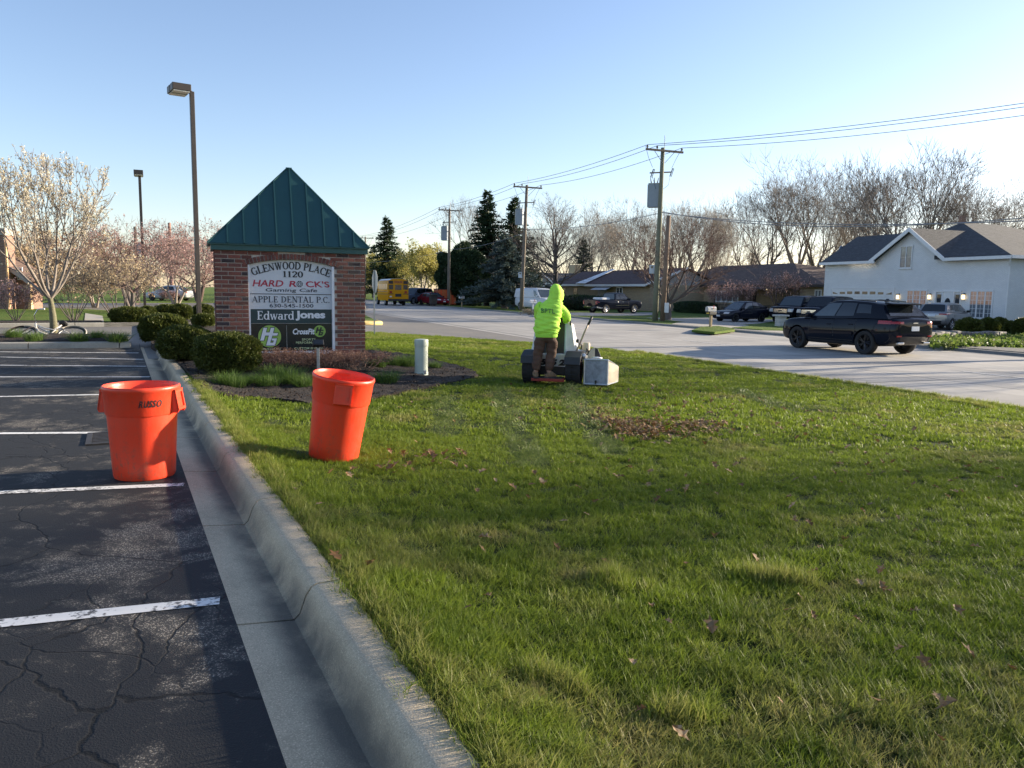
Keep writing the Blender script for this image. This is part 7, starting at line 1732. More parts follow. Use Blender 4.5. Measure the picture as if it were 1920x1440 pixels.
CUV = dict(glassf=M_GLASSB, L=4.86, W=1.96, r=.375, fy=1.46, ry=-1.40, sill=.42, spokes=5, rim=M_DALLOY, tw=.25, mmat=P_BLACK,
    body=[(2.43, .46, .74, .60), (2.38, .34, .86, .76), (2.22, .26, .97, .92), (1.85, .23, 1.03, .985), (1.3, .22, 1.07, 1.0), (.6, .22, 1.09, .995), (0, .22, 1.10, .99), (-.8, .22, 1.13, 1.0), (-1.4, .24, 1.17, 1.01), (-1.95, .28, 1.18, .985), (-2.25, .34, 1.16, .92), (-2.40, .44, 1.10, .82), (-2.43, .55, 1.02, .78)],
    cab=dict(yb=[1.22, .45, -.5, -1.3, -2.20], yt=[.30, .05, -.55, -1.2, -1.78], zr=[1.60, 1.66, 1.67, 1.64, 1.57], wb=.93, wt=.70, rw0=.2, win=[(.10, .385, .14, .86, .02), (.40, .62, .14, .88, 0), (.645, .83, .30, .84, 0)]),
    doors=[(.92, -.12), (-.15, -1.02)],
    sides=[('sill_trim', .95, -.98, .27, .37, M_BLACKP), ('tail_light', -1.86, -2.26, .98, 1.08, M_RED, .016)],
    rear=[('tail_light', -.88, -.50, .99, 1.06, M_RED, .016), ('tail_light', .50, .88, .99, 1.06, M_RED, .016), ('licence_plate', -.16, .16, .78, .92, M_PLATE, .02), ('bumper', -.86, .86, .42, .60, M_BLACKP), ('reflector', -.74, -.56, .60, .64, M_RED, .018), ('reflector', .56, .74, .60, .64, M_RED, .018)],
    front=[('headlight', -.78, -.50, .72, .79, M_LENS), ('headlight', .50, .78, .72, .79, M_LENS), ('grille', -.45, .45, .5, .72, M_BLACKP)])
bz, bhit = make_car('black crossover driving away along the road with dark wheels', Vector((11.30, 25.75, ROAD_Z)), math.radians(23.5), CUV, P_BLACK, 'car', 'black_crossover')
# rear spoiler, roof rails, exhausts
MB().box((0, -1.93, 1.60), (1.22, .30, .045), Euler((.12, 0, 0)), bev=.015).build('spoiler', P_BLACK, bz, True)
for s in (-1, 1): MB().tube([(s * .66, .15, 1.665), (s * .68, -.5, 1.705), (s * .66, -1.5, 1.655)], .016, 6).build('roof_rail', M_BLACKP, bz, True)
for s in (-.55, .55): MB().box((s, -2.38, .40), (.26, .10, .07), bev=.02).build('exhaust_tip', M_CHROME, bz)
MB().box((0, -1.35, 1.71), (.05, .18, .07), taper=.4).build('roof_fin', P_BLACK, bz)
q = bhit((0, -6, 1.0), (0, 1, 0)); MB().prism([(q.x - .11, q.y - .015, 1.005), (q.x + .09, q.y - .015, 1.005), (q.x + .11, q.y - .015, 1.035), (q.x - .09, q.y - .015, 1.035)], (0, .012, 0)).build('emblem', M_ALLOY, bz)
SED = dict(L=4.58, W=1.72, r=.31, fy=1.35, ry=-1.27, sill=.35, spokes=5, rim=M_DALLOY, tw=.2, wsglass=M_GLASSB, glassf=M_GLASSB,
    body=[(2.29, .35, .58, .62), (2.22, .24, .66, .80), (2.0, .19, .74, .93), (1.5, .18, .82, .99), (.9, .18, .89, 1.0), (.2, .18, .91, 1.0), (-.7, .18, .93, 1.0), (-1.3, .2, .96, .99), (-1.85, .24, .98, .96), (-2.15, .3, .97, .88), (-2.29, .42, .92, .74)],
    cab=dict(yb=[1.05, .3, -.5, -1.0, -1.75], yt=[.22, .0, -.45, -.75, -1.15], zr=[1.38, 1.43, 1.44, 1.42, 1.36], wb=.92, wt=.66, win=[(.13, .44, .12, .86, .02), (.46, .78, .14, .86, 0)]),
    doors=[(.85, -.15), (-.18, -1.0)], front=[('headlight', -.74, -.46, .58, .70, M_LENS), ('headlight', .46, .74, .58, .70, M_LENS), ('licence_plate', -.16, .16, .38, .50, M_PLATE, .02), ('emblem', -.07, .07, .62, .66, M_ALLOY, .012)],
    rear=[('tail_light', -.7, -.5, .76, .88, M_RED), ('tail_light', .5, .7, .76, .88, M_RED)])
sd0, _ = make_car('black compact sedan parked on the driveway beside the mailbox', Pg(1389, 603), math.radians(121), SED, P_NAVY)
MB().box((0, -2.05, 1.08), (1.2, .2, .03), bev=.01).build('spoiler', P_NAVY, sd0); [MB().box((s * .5, -2.05, 1.03), (.05, .14, .09)).build('spoiler_foot', P_NAVY, sd0) for s in (-1, 1)]
SUV = dict(L=5.15, W=2.0, r=.40, fy=1.52, ry=-1.45, sill=.48, spokes=6, rim=M_ALLOY, tw=.26, wsglass=M_GLASSB, crown=.04,
    body=[(2.57, .50, 1.00, .80), (2.54, .38, 1.07, .90), (2.35, .30, 1.12, .96), (1.9, .28, 1.16, .99), (1.3, .28, 1.19, 1.0), (.4, .28, 1.21, 1.0), (-.8, .28, 1.22, 1.0), (-1.6, .30, 1.23, 1.0), (-2.3, .34, 1.23, .98), (-2.5, .42, 1.20, .93), (-2.57, .52, 1.12, .88)],
    cab=dict(yb=[1.35, .5, -.5, -1.5, -2.48], yt=[.70, .3, -.5, -1.5, -2.30], zr=[1.82, 1.88, 1.90, 1.89, 1.84], wb=.94, wt=.78, win=[(.10, .36, .12, .86, .02), (.38, .60, .12, .86, 0), (.63, .93, .12, .86, 0)]),
    doors=[(.95, -.1), (-.13, -1.1)], front=[('grille', -.5, .5, .72, .98, M_CHROME, .02), ('headlight', -.9, -.56, .78, 1.0, M_LENS, .014), ('headlight', .56, .9, .78, 1.0, M_LENS, .014), ('bumper', -.85, .85, .42, .62, M_BLACKP, .012), ('emblem', -.12, .12, .82, .9, M_BLACKP, .034)],
    rear=[('tail_light', -.9, -.74, .9, 1.16, M_RED), ('tail_light', .74, .9, .9, 1.16, M_RED), ('licence_plate', -.16, .16, .8, .94, M_PLATE)])
GP = 'cars parked in front of the white house'
g = Yp(1497, 600, 56); g.z = zf(V(g)); make_car('black square SUV with chrome grille, nearer the sedan, partly behind the stone pillar', g, math.radians(131), SUV, P_BLACK, group=GP)
g = Yp(1548, 600, 53.5); g.z = zf(V(g)); make_car('black full size SUV with large chrome grille right behind the crossover bonnet', g, math.radians(133), dict(SUV, wsglass=M_GLASS, rim=M_DALLOY), P_NAVY, group=GP)
HATCH = dict(CUV, L=4.36, W=1.80, r=.34, fy=1.33, ry=-1.32, rim=M_ALLOY, glass=M_GLASS,
    body=[(2.18, .45, .74, .62), (2.1, .3, .86, .80), (1.9, .24, .95, .93), (1.4, .22, 1.0, .99), (.7, .22, 1.03, 1.0), (0, .22, 1.05, 1.0), (-.8, .22, 1.07, 1.0), (-1.4, .24, 1.10, 1.0), (-1.85, .3, 1.10, .97), (-2.08, .36, 1.08, .92), (-2.18, .48, 1.0, .86)],
    cab=dict(yb=[1.1, .4, -.5, -1.3, -2.05], yt=[.3, .1, -.5, -1.15, -1.72], zr=[1.52, 1.58, 1.60, 1.58, 1.52], wb=.93, wt=.72, rw0=.12, win=[(.12, .40, .14, .86, .02), (.42, .64, .14, .86, 0), (.67, .84, .25, .84, 0)]),
    doors=[(.85, -.12), (-.15, -1.0)], sides=[('sill_trim', .95, -.95, .26, .36, M_BLACKP)],
    rear=[('tail_light', -.84, -.42, .90, .99, M_RED, .02), ('tail_light', .42, .84, .90, .99, M_RED, .02), ('licence_plate', -.2, .2, .80, .93, M_PLATE, .02), ('bumper', -.8, .8, .36, .56, M_BLACKP, .012), ('skid_strip', -.6, .6, .58, .63, M_ALLOY, .014)])
g = Yp(1772, 614, 47.5); g.z = zf(V(g)) + .01; make_car('silver hatchback SUV seen from behind, parked by the round bushes', g, -math.radians(50), HATCH, P_SILV, group=GP)
g = Yp(1668, 605, 51); g.z = zf(V(g)); make_car('dark grey SUV seen from behind above the crossover roof', g, -math.radians(48), dict(HATCH, rear=HATCH['rear'][:3]), paint('charcoal_paint', (.03, .032, .036)), group=GP)
TRK = dict(L=5.85, W=2.03, r=.41, fy=1.85, ry=-1.80, sill=.55, spokes=6, rim=M_ALLOY, tw=.27, hmat=M_CHROME, mmat=P_BLACK, bed=(-.75, -2.80, 1.32, .75), crown=.02,
    body=[(2.92, .55, 1.0, .82), (2.88, .42, 1.10, .91), (2.7, .36, 1.17, .96), (2.2, .34, 1.21, .99), (1.4, .34, 1.24, 1.0), (.4, .34, 1.25, 1.0), (-.6, .34, 1.26, 1.0), (-.9, .36, 1.27, 1.0), (-1.8, .38, 1.27, 1.0), (-2.75, .42, 1.27, .99), (-2.9, .48, 1.27, .97), (-2.92, .6, 1.26, .96)],
    cab=dict(yb=[1.35, .7, .1, -.3, -.62], yt=[.70, .5, .1, -.25, -.50], zr=[1.82, 1.87, 1.88, 1.87, 1.83], wb=.93, wt=.76, win=[(.10, .55, .12, .86, .02), (.58, .92, .14, .86, 0)]),
    doors=[(1.05, .12), (.09, -.58)], sides=[('chrome_strip', 1.1, -.6, .72, .76, M_CHROME, .014)],
    rear=[('tail_light', -.98, -.78, .82, 1.14, M_RED, .02), ('tail_light', .78, .98, .82, 1.14, M_RED, .02), ('bumper', -.95, .95, .50, .66, M_CHROME, .10), ('tailgate', -.74, .74, .68, 1.22, P_BLACK, .012)],
    front=[('grille', -.6, .6, .7, 1.0, M_CHROME), ('headlight', -.92, -.64, .82, 1.0, M_LENS), ('headlight', .64, .92, .82, 1.0, M_LENS)])
g = Yp(1149, 588, 73); g.z = zf(V(g)) + .02; trk, _ = make_car('black pickup truck with chrome strip parked side on before the tan ranch', g, -math.radians(54), TRK, P_BLACK, 'pickup truck', 'pickup_truck')
cgo = thing('white_bundle', 'white covered bundle lying in the bed of the black pickup', 'bundle', g + Matrix.Rotation(-math.radians(54), 3, 'Z') @ Vector((0, -1.5, .78)), -math.radians(54))
MB().box((0, 0, .34), (1.25, 1.1, .66), bev=.12).build('cover', M_WHITE, cgo, True); MB().box((0, 0, .06), (1.3, 1.3, .1), bev=.02).build('tray', M_STEEL, cgo)
VAN = dict(L=5.6, W=2.0, r=.36, fy=1.75, ry=-1.7, sill=.45, spokes=6, rim=M_STEEL, tw=.22, wsglass=M_GLASSB, glassf=M_GLASSB,
    body=[(2.8, .5, .98, .78), (2.75, .36, 1.08, .9), (2.5, .3, 1.17, .97), (2.0, .28, 1.24, 1), (1, .28, 1.28, 1), (-1, .28, 1.28, 1), (-2.6, .32, 1.28, .98), (-2.8, .5, 1.25, .95)],
    cab=dict(yb=[1.95, .9, -.6, -1.8, -2.75], yt=[1.15, .6, -.6, -1.8, -2.65], zr=[2.0, 2.08, 2.10, 2.10, 2.06], wb=.96, wt=.84, win=[(.08, .24, .12, .8, .02)]),
    doors=[(1.5, .6)], front=[('grille', -.5, .5, .68, .88, M_BLACKP), ('headlight', -.86, -.56, .7, .9, M_LENS), ('headlight', .56, .86, .7, .9, M_LENS), ('bumper', -.85, .85, .38, .56, M_BLACKP)])
g = Yp(1008, 572, 73); g.z = zf(V(g)); make_car('white panel van facing the road between the spruce and the worker', g, -math.radians(150), VAN, P_WHITE, 'van', 'panel_van')
g = Yp(778, 566, 92); g.z = zf(V(g)); make_car('grey blue SUV parked beyond the school bus', g, math.radians(150), SUV, P_BLUE, 'car')
g = Yp(812, 566, 88); g.z = zf(V(g)); make_car('dark red car parked behind the trunk of the yellow green tree', g, -math.radians(140), SED, P_RED, 'car')
g = Yp(318, 556, 75); g.z = .09; make_car('pale parked car glimpsed beyond the twiggy bushes on the street lawn', g, math.radians(80), SED, P_WHITE, 'car')
g = Yp(834, 566, 90); g.z = zf(V(g)); sh = thing('orange_container', 'orange dumpster half hidden by the third pole', 'container', g, .4); MB().box((0, 0, .95), (2.2, 1.6, 1.7), bev=.04).build('bin_body', mat('orange_steel', (.55, .12, .03), .5), sh); MB().box((0, 0, 1.83), (2.3, 1.7, .08)).build('lid', M_BLACKP, sh); [MB().box((k * .7, -.83, .95), (.08, .06, 1.6)).build('rib', M_ORNG, sh) for k in (-1, 0, 1)]

# school bus
g = Yp(746, 573, 86.5); bus = thing('school_bus', 'short yellow school bus driving away on the far lane', 'bus', (g.x + .05, g.y, ROAD_Z), math.radians(20.5))
BW, BL_, zb_, zr_ = 2.35, 7.4, .55, 3.0; y0 = -.0
def busec(y, sc=1.0, zlow=zb_):
    w = BW / 2 * sc; R_ = [(w * .98, zlow), (w, zlow + .3), (w, 2.3), (w * .97, 2.55), (w * .86, 2.80), (w * .6, 2.95), (0, zr_)]
    return [Vector((x, y, z)) for x, z in R_] + [Vector((-x, y, z)) for x, z in reversed(R_[:-1])]
loft([busec(0, .985), busec(.06), busec(BL_ - 1.4), busec(BL_ - 1.2, .98)]).build('body', P_YEL, bus, angle=40)
MB().box((0, BL_ - .55, 1.0), (1.9, 1.5, .9), bev=.12).build('hood', P_YEL, bus, True)
rf = loft([[Vector((x * 1.0, y, z + .012)) for x, z in ((-BW / 2 * .88, 2.79), (-BW / 2 * .6, 2.96), (0, zr_), (BW / 2 * .6, 2.96), (BW / 2 * .88, 2.79), (0, 2.9))] for y in (.1, BL_ - 1.25)]); rf.build('white_roof', M_WHITE, bus)
for x, w, z, h in ((-.82, .5, 2.05, .5), (0, .72, 2.02, .55), (.82, .5, 2.05, .5)): MB().box((x, -.012, z), (w, .03, h), bev=.01).build('rear_window', M_DPANE, bus)
for x in (-.84, .84):
    MB().box((x, -.012, 2.58), (.50, .03, .32), bev=.01).build('lamp_panel', M_BLACKP, bus); MB().box((x, -.014, 1.50), (.28, .03, .24), bev=.01).build('brake_light', M_RED, bus); MB().box((x, -.010, 1.30), (.60, .022, .07)).build('black_stripe', M_BLACKP, bus)
    for dx in (-.1, .1): MB().lathe([(.001, 0), (.08, .01), (.09, .03)], 12, (0, 0, 0), 'X').build('warning_lamp', M_RED if dx * x > 0 else mat('amber_lens', (.5, .16, .01), .2), bus, loc=(x + dx, -.03, 2.58)).rotation_euler = (0, 0, PI / 2)
MB().box((0, -.014, 1.15), (.68, .03, .32), bev=.01).build('black_vent', M_BLACKP, bus); MB().box((0, -.011, 2.62), (.98, .026, .30), bev=.02).build('sign_panel', mat('orange_board', (.55, .17, .02), .5), bus)
o = put(text_mesh('SCHOOL BUS', .2, M_INK, .004, .004), 0, 2.62, -.028, bus, .86, .15)
MB().box((0, -.10, .62), (2.3, .22, .24), bev=.02).build('bumper', M_BLACKP, bus); MB().box((-.85, -.02, 1.0), (.24, .02, .12)).build('licence_plate', M_PLATE, bus)
for s in (-1, 1):
    for k in range(6): MB().box((s * BW / 2, .75 + k * .86, 2.08), (.03, .68, .62), bev=.01).build('side_window', M_CURT if k % 2 else M_DPANE, bus)
    for z in (1.25, 1.55): MB().box((s * BW / 2, BL_ / 2 - .6, z), (.02, BL_ - 1.5, .05)).build('rub_rail', M_BLACKP, bus)
    tm, rm = tyre_mesh(.45, .3), rim_mesh(.45, .3, 6, M_STEEL)
    for y in (1.9, BL_ - .7): w = link('wheel', tm, bus, (s * 1.0, y, .45), (0, 0, 0 if s > 0 else PI)); link('rim', rm, w)
    MB().tube([(s * 1.0, BL_ - .3, 1.5), (s * 1.35, BL_ - .1, 1.9)], .02, 5).build('mirror_arm', M_BLACKP, bus); MB().box((s * 1.36, BL_ - .1, 1.8), (.08, .16, .34), bev=.02).build('mirror', M_BLACKP, bus)

# ------------------------------------------------------------------ letter boxes, pillar, verge bits
def mailbox(label, px, ybot, ytop, boxcol, postcol, extra=False, bw=.22):
    g = Pg(px, ybot); ppm = F / (g.y * cp); h = (ybot - ytop) / ppm; r = thing('mailbox', label, 'mailbox', g, math.radians(-60), 'mailboxes along the far verge')
    MB().box((0, 0, (h - .2) / 2 - .05), (.11, .11, h - .1), bev=.01).build('post', postcol, r)
    mb = MB(); pr = [(-bw / 2, -.0), (bw / 2, 0), (bw / 2, .16), (bw * .36, .22), (0, .25), (-bw * .36, .22), (-bw / 2, .16)]
    mb.prism([(x, -.30, h - .26 + z) for x, z in pr], (0, .56, 0)); b = mb.build('box', boxcol, r); MB().box((0, -.31, h - .15), (bw * .8, .02, .16)).build('door', boxcol, b); MB().box((bw / 2 + .015, .05, h - .05), (.012, .04, .18)).build('flag', mat('flag_red', (.4, .03, .02), .5), b)
    if extra:
        t = MB().box((.0, .02, h - .36), (.26, .46, .15), bev=.02).build('paper_box', M_BLACKP, r); MB().box((0, -.215, h - .36), (.2, .008, .05)).build('yellow_band', mat('band_yellow', (.6, .4, .02), .5), t); MB().box((-.134, .02, h - .36), (.006, .3, .05)).build('yellow_band', mat('band_yellow', (.6, .4, .02), .5), t)
    return r
M_WPOST = mat('wood_post', (.36, .26, .15), .8, var=.2, scale=10)
mailbox('grey mailbox over a black paper box on a wooden post by the sedan', 1332, 615, 574, mat('mailbox_grey', (.35, .36, .38), .4, .3), M_WPOST, True)
mailbox('white mailbox on a pale post by the verge, left of the worker', 999, 588, 562, M_WHITE, M_WHITE, False, .3)
mailbox('small white mailbox on a post beside the dark round evergreen', 866, 576, 555, M_WHITE, M_WPOST)
g = Pg(1463, 613); ppm = F / (g.y * cp); pl_ = thing('stone_pillar', 'pale stone pillar with a wide cap on the grass before the black SUVs', 'pillar', g, .3); h = 23 / ppm
for k in range(5): MB().box((0, 0, h * .86 * (k + .5) / 5), (.46 - .004 * (k % 2), .46 - .004 * (k % 2), h * .86 / 5 - .012), bev=.015).build('stone_course', mat('pale_stone', (.48, .47, .44), .9, var=.2, scale=9, bump=.5, bscale=30, rand=.1), pl_)
MB().box((0, 0, h * .93), (.70, .70, h * .14), bev=.03).build('cap', mat('pale_stone', (.48, .47, .44)), pl_); MB().box((0, 0, h * .43), (.42, .42, h * .86)).build('core', mat('pillar_mortar', (.4, .39, .36), .9), pl_)
g = Pg(812, 573); ct = thing('trash_cart', 'black wheeled trash cart standing on the verge near the school bus', 'trash bin', g, .5)
MB().box((0, 0, .62), (.62, .62, 1.0), taper=1.12, bev=0).build('cart_body', M_BLACKP, ct); MB().box((0, -.02, 1.16), (.74, .78, .09), bev=.03).build('lid', M_BLACKP, ct); MB().tube([(-.3, .38, 1.05), (.3, .38, 1.05)], .02, 6).build('handle', M_BLACKP, ct); wm = tyre_mesh(.13, .07); [link('wheel', wm, ct, (s * .3, .34, .13)) for s in (-1, 1)]
g = P(291, 560, .0); ub = thing('utility_box', 'small white utility box on the street lawn behind the lamp', 'box', (g.x, g.y, .08), .2); MB().box((0, 0, .4), (.45, .35, .8), bev=.03).build('cabinet', M_WHITE, ub); MB().box((0, 0, .82), (.5, .4, .05), bev=.02).build('lid', M_WHITE, ub)
g = Pg(1000, 588); fb = [Vector((g.x + random.gauss(0, .5), g.y + random.gauss(0, .25), g.z + random.uniform(0, .3))) for _ in range(60)]
tag(link('flower_plants', puffs('flower_plants', fb, 7, .09, .09, M_TANB, 9)), 'pale flowers and dry stems at the foot of the white mailbox', 'plants', kind='stuff')

# ------------------------------------------------------------------ bicycle on the island
M_BFRAME = mat('bike_cream', (.60, .55, .48), .35, var=.1, coat=.4); M_BDARK = mat('bike_dark', (.05, .035, .035), .4)
gA, gB = P(33, 634, .16), P(112, 634, .16)
bk = thing('bicycle', 'old cream cruiser bicycle with a dark front fender lying tilted on the island', 'bicycle', (gA + gB) / 2 + inr * .45, math.atan2((gB - gA).y, (gB - gA).x)); bk.rotation_euler = (math.radians(-60), 0, math.atan2((gB - gA).y, (gB - gA).x)); bk.location.z = .04
def ring(c, R, r, n=28, a0=0, a1=2 * PI): return [Vector((c[0] + R * math.cos(a0 + (a1 - a0) * k / n), 0, c[2] + R * math.sin(a0 + (a1 - a0) * k / n))) for k in range(n + 1)]
fw_, rw_ = (-.58, 0, .34), (.56, 0, .34)
for c in (fw_, rw_):
    w = MB().tube(ring(c, .32, .02), .024, 7, False).build('wheel', M_RUBBER, bk, True); sp2 = MB()
    for k in range(14): a = 2 * PI * k / 14; sp2.tube([(c[0] + .03 * math.cos(a + 1), 0, c[2] + .03 * math.sin(a + 1)), (c[0] + .30 * math.cos(a), 0, c[2] + .30 * math.sin(a))], .0035, 3)
    sp2.tube(ring(c, .295, .01), .010, 5, False); sp2.tube([(c[0], -.06, c[2]), (c[0], .06, c[2])], .025, 8); sp2.build('spokes', M_STEEL, w)
def fender(c, a0, a1, m):
    n = 16; mb = MB(); vs = []
    for k in range(n + 1):
        a = a0 + (a1 - a0) * k / n
        for y, R_ in ((-.045, .355), (-.02, .375), (.02, .375), (.045, .355)): vs.append((c[0] + R_ * math.cos(a), y, c[2] + R_ * math.sin(a)))
    fs = [(i * 4 + j, i * 4 + j + 1, (i + 1) * 4 + j + 1, (i + 1) * 4 + j) for i in range(n) for j in range(3)]; mb.add(vs, fs); o = mb.build('fender', m, bk, True); o.modifiers.new('t', 'SOLIDIFY').thickness = .004
fender(fw_, math.radians(95), math.radians(190), M_BDARK); fender(fw_, math.radians(40), math.radians(94), M_BFRAME); fender(rw_, math.radians(-15), math.radians(140), M_BFRAME)
hd_, bbk, seat_ = Vector((-.36, 0, .78)), Vector((.06, 0, .30)), Vector((.24, 0, .78))
mb = MB(); mb.tube([hd_, Vector((-.1, 0, .62)), Vector((.12, 0, .55)), seat_ * .8 + bbk * .2], .020, 8); mb.tube([hd_ - Vector((-.03, 0, .12)), Vector((-.2, 0, .45)), bbk], .022, 8); mb.tube([bbk, seat_], .018, 8); mb.tube([bbk, Vector(rw_)], .014, 6); mb.tube([Vector((.2, 0, .66)), Vector(rw_)], .012, 6); mb.tube([hd_ + Vector((-.02, 0, .06)), hd_ - Vector((-.05, 0, .16))], .026, 8); mb.build('frame', M_BFRAME, bk, True)
mb = MB(); [mb.tube([hd_ + Vector((.04, 0, -.14)), Vector((-.42, s * .05, .62)), Vector((fw_[0], s * .055, fw_[2]))], .013, 6) for s in (-1, 1)]; mb.build('fork', M_BDARK, bk, True)
mb = MB(); mb.tube([hd_, hd_ + Vector((-.03, 0, .14))], .016, 8); mb.tube([hd_ + Vector((.22, .36, .22)), hd_ + Vector((.05, .33, .26)), hd_ + Vector((-.06, .16, .20)), hd_ + Vector((-.03, 0, .14)), hd_ + Vector((-.06, -.16, .20)), hd_ + Vector((.05, -.33, .26)), hd_ + Vector((.22, -.36, .22))], .013, 8); hb = mb.build('handlebar', M_CHROME, bk, True)
MB().tube([hd_ + Vector((.22, .36, .22)), hd_ + Vector((.1, .34, .25))], .02, 8).build('grip', M_WHITE, hb); MB().tube([hd_ + Vector((.22, -.36, .22)), hd_ + Vector((.1, -.34, .25))], .02, 8).build('grip', M_WHITE, hb)
MB().lathe([(.001, .05), (.07, .045), (.11, .02), (.10, -.01), (.001, -.02)], 14, tuple(seat_ + Vector((.03, 0, .06)))).build('saddle', M_BLACKP, bk, True)
mb = MB(); mb.tube([bbk + Vector((0, -.07, 0)), bbk + Vector((.10, -.08, -.13))], .01, 6); mb.tube([bbk + Vector((0, .07, 0)), bbk + Vector((-.10, .08, .13))], .01, 6); mb.box(bbk + Vector((.10, -.12, -.13)), (.09, .07, .02)); mb.box(bbk + Vector((-.10, .12, .13)), (.09, .07, .02)); mb.build('crank', M_STEEL, bk)

# ------------------------------------------------------------------ stand-on machine
mg = Pl(1031, 720); HZ = -math.radians(13)
mw = thing('stand_on_mower', 'white stand on mower with black tower, red platform and metal side chute', 'mower', mg, HZ)
M_MWHITE = mat('mower_white', (.62, .63, .62), .4, var=.12, scale=6); M_MBLK = mat('mower_black', (.02, .021, .024), .5, var=.2); M_MRED = mat('mower_red', (.24, .02, .012), .5, var=.15); M_ALU = mat('scuffed_aluminium', (.27, .30, .35), .55, .3, var=.35, scale=9, bump=.15); M_ALUE = mat('aluminium_edge', (.66, .68, .70), .4, .3, var=.1); M_TANP = mat('sunlit_tan_aluminium', (.52, .46, .36), .6, .15, var=.2, scale=6); M_GREYP = mat('fender_grey', (.024, .026, .03), .6, var=.15)  # tan aluminium: sunlight on the chute's right side put into its colour
wt = tyre_mesh(.265, .25)
for s in (-1, 1):
    w = link('wheel', wt, mw, (s * .375 + .045, 0, .265), (0, 0, 0 if s > 0 else PI))
    MB().lathe([(.001, .05), (.06, .06), (.10, .03), (.165, .05), (.178, .10), (.178, -.05)], 22, axis='X').build('rim', M_MRED, w, True)
    tr_ = MB()
    for k in range(22):
        a = 2 * PI * k / 22
        for e in (-1, 1): tr_.box((e * .055, math.cos(a) * .267, math.sin(a) * .267), (.10, .035, .012), Euler((a + PI / 2, 0, e * .35)))
    tr_.build('tread', M_RUBBER, w)
    x0, x1 = s * .375 + .045 - .135, s * .375 + .045 + .135
    fd = MB(); pr = [(-.30, .38), (-.26, .50), (-.02, .58), (.30, .57), (.30, .555), (-.015, .565), (-.245, .488), (-.283, .375)]
    fd.prism([(x0, y, z) for y, z in pr], (x1 - x0, 0, 0)); fd.build('fender', M_GREYP, mw)
mb = MB(); mb.box((.03, -.22, .115), (.52, .34, .035), bev=.008); mb.box((.03, -.395, .115), (.56, .025, .05), bev=.006); pf = mb.build('platform', M_MRED, mw)
MB().box((.03, -.2, .138), (.46, .26, .01)).build('foot_mat', M_MBLK, pf)
bd_ = MB().box((0, .38, .41), (.54, .66, .22), bev=.025).build('engine_cover', M_MWHITE, mw)
MB().box((0, .34, .23), (.52, .6, .16), bev=.02).build('lower_frame', M_MBLK, mw)
for x, s_, w in ((-.13, '5', .12), (.05, '5', .11), (.20, '2', .11)): put(text_mesh(s_, .14, M_INK, .003, .01), x, .375, .046, bd_, w, .11, 0, 'lettering', .25)
MB().box((0, .05, .31), (.53, .01, .016)).build('trim_strip', M_ALUE, mw)
for s in (-1, 1): MB().prism([(s * .275, .04, .16), (s * .275, .75, .16), (s * .275, .75, .52), (s * .275, .04, .53)], (s * .02, 0, 0)).build('side_plate', M_MWHITE, mw)
mb = MB(); mb.prism([(-.21, .12, .525), (.21, .12, .525), (.20, .20, 1.02), (-.20, .20, 1.02)], (0, .05, 0)); mb.build('leaning_pad', M_MBLK, mw)
for s in (-1, 1):
    mb = MB(); lo = [(s * .215, .13, .50), (s * .40, .24, .48), (s * .43, .55, .50), (s * .215, .55, .50)]; hi = [(s * .205, .215, 1.06), (s * .31, .26, 1.05), (s * .33, .42, 1.02), (s * .205, .42, 1.02)]
    mb.v = [*lo, *hi]; mb.f = [(3, 2, 1, 0), (4, 5, 6, 7), (0, 1, 5, 4), (1, 2, 6, 5), (2, 3, 7, 6), (3, 0, 4, 7)]; mb.build('tower_side', M_MWHITE, mw)
    mb = MB(); mb.prism([(s * .218, .126, .53), (s * .240, .130, .53), (s * .228, .207, 1.04), (s * .208, .207, 1.04)], (0, -.006, 0)); mb.build('edge_trim', mat('pale_teal_film', (.30, .42, .42), .4), mw)
MB().box((0, .33, 1.045), (.41, .2, .05), bev=.01).build('console', M_MBLK, mw)
mb = MB(); mb.tube([(-.30, .26, 1.02), (-.30, .17, 1.10), (-.26, .14, 1.13), (.26, .14, 1.13), (.30, .17, 1.10), (.30, .26, 1.02)], .014, 8); mb.tube([(-.22, .24, 1.07), (-.22, .20, 1.15), (-.02, .2, 1.16)], .011, 7); mb.tube([(.22, .24, 1.07), (.22, .2, 1.15), (.04, .2, 1.16)], .011, 7); mb.build('control_bar', M_MBLK, mw, True)
for x in (-.12, .02, .13): MB().tube([(x, .3, 1.06), (x, .28, 1.12)], [.012, .018], 8).build('knob', M_MBLK, mw)
lv = MB().tube([(.38, .12, .46), (.47, .18, .68), (.56, .22, .93), (.61, .24, 1.04)], [.016, .018, .016, .015], 8).build('lever', mat('tan_steel', (.30, .25, .20), .5, .5, var=.2), mw, True)
MB().tube([(.605, .239, 1.03), (.67, .26, 1.17)], .021, 10).build('grip', M_MBLK, lv, True); MB().box((.44, .15, .75), (.05, .04, .06), bev=.01).build('catch', M_MBLK, lv)
mb = MB()
for k in range(7): a = random.uniform(.40, .62); mb.tube([(a, .25 + .04 * k, .50), (a + random.uniform(-.08, .1), .3 + .04 * k, .62 + random.uniform(-.05, .06)), (a + random.uniform(.03, .15), .34 + .04 * k, .53)], .014, 6)
mb.build('hydraulic_hose', M_MBLK, mw, True)
MB().box((.47, .40, .50), (.22, .30, .16), bev=.03).build('engine_block', M_STEEL, mw); MB().lathe([(.001, .08), (.06, .08), (.07, .06), (.07, -.08)], 14, (.56, .42, .63)).build('air_filter', M_TANP, mw, True); MB().lathe([(.001, .03), (.05, .02), (.055, -.02)], 12, (.54, .16, .51)).build('cap', M_ALUE, mw, True)
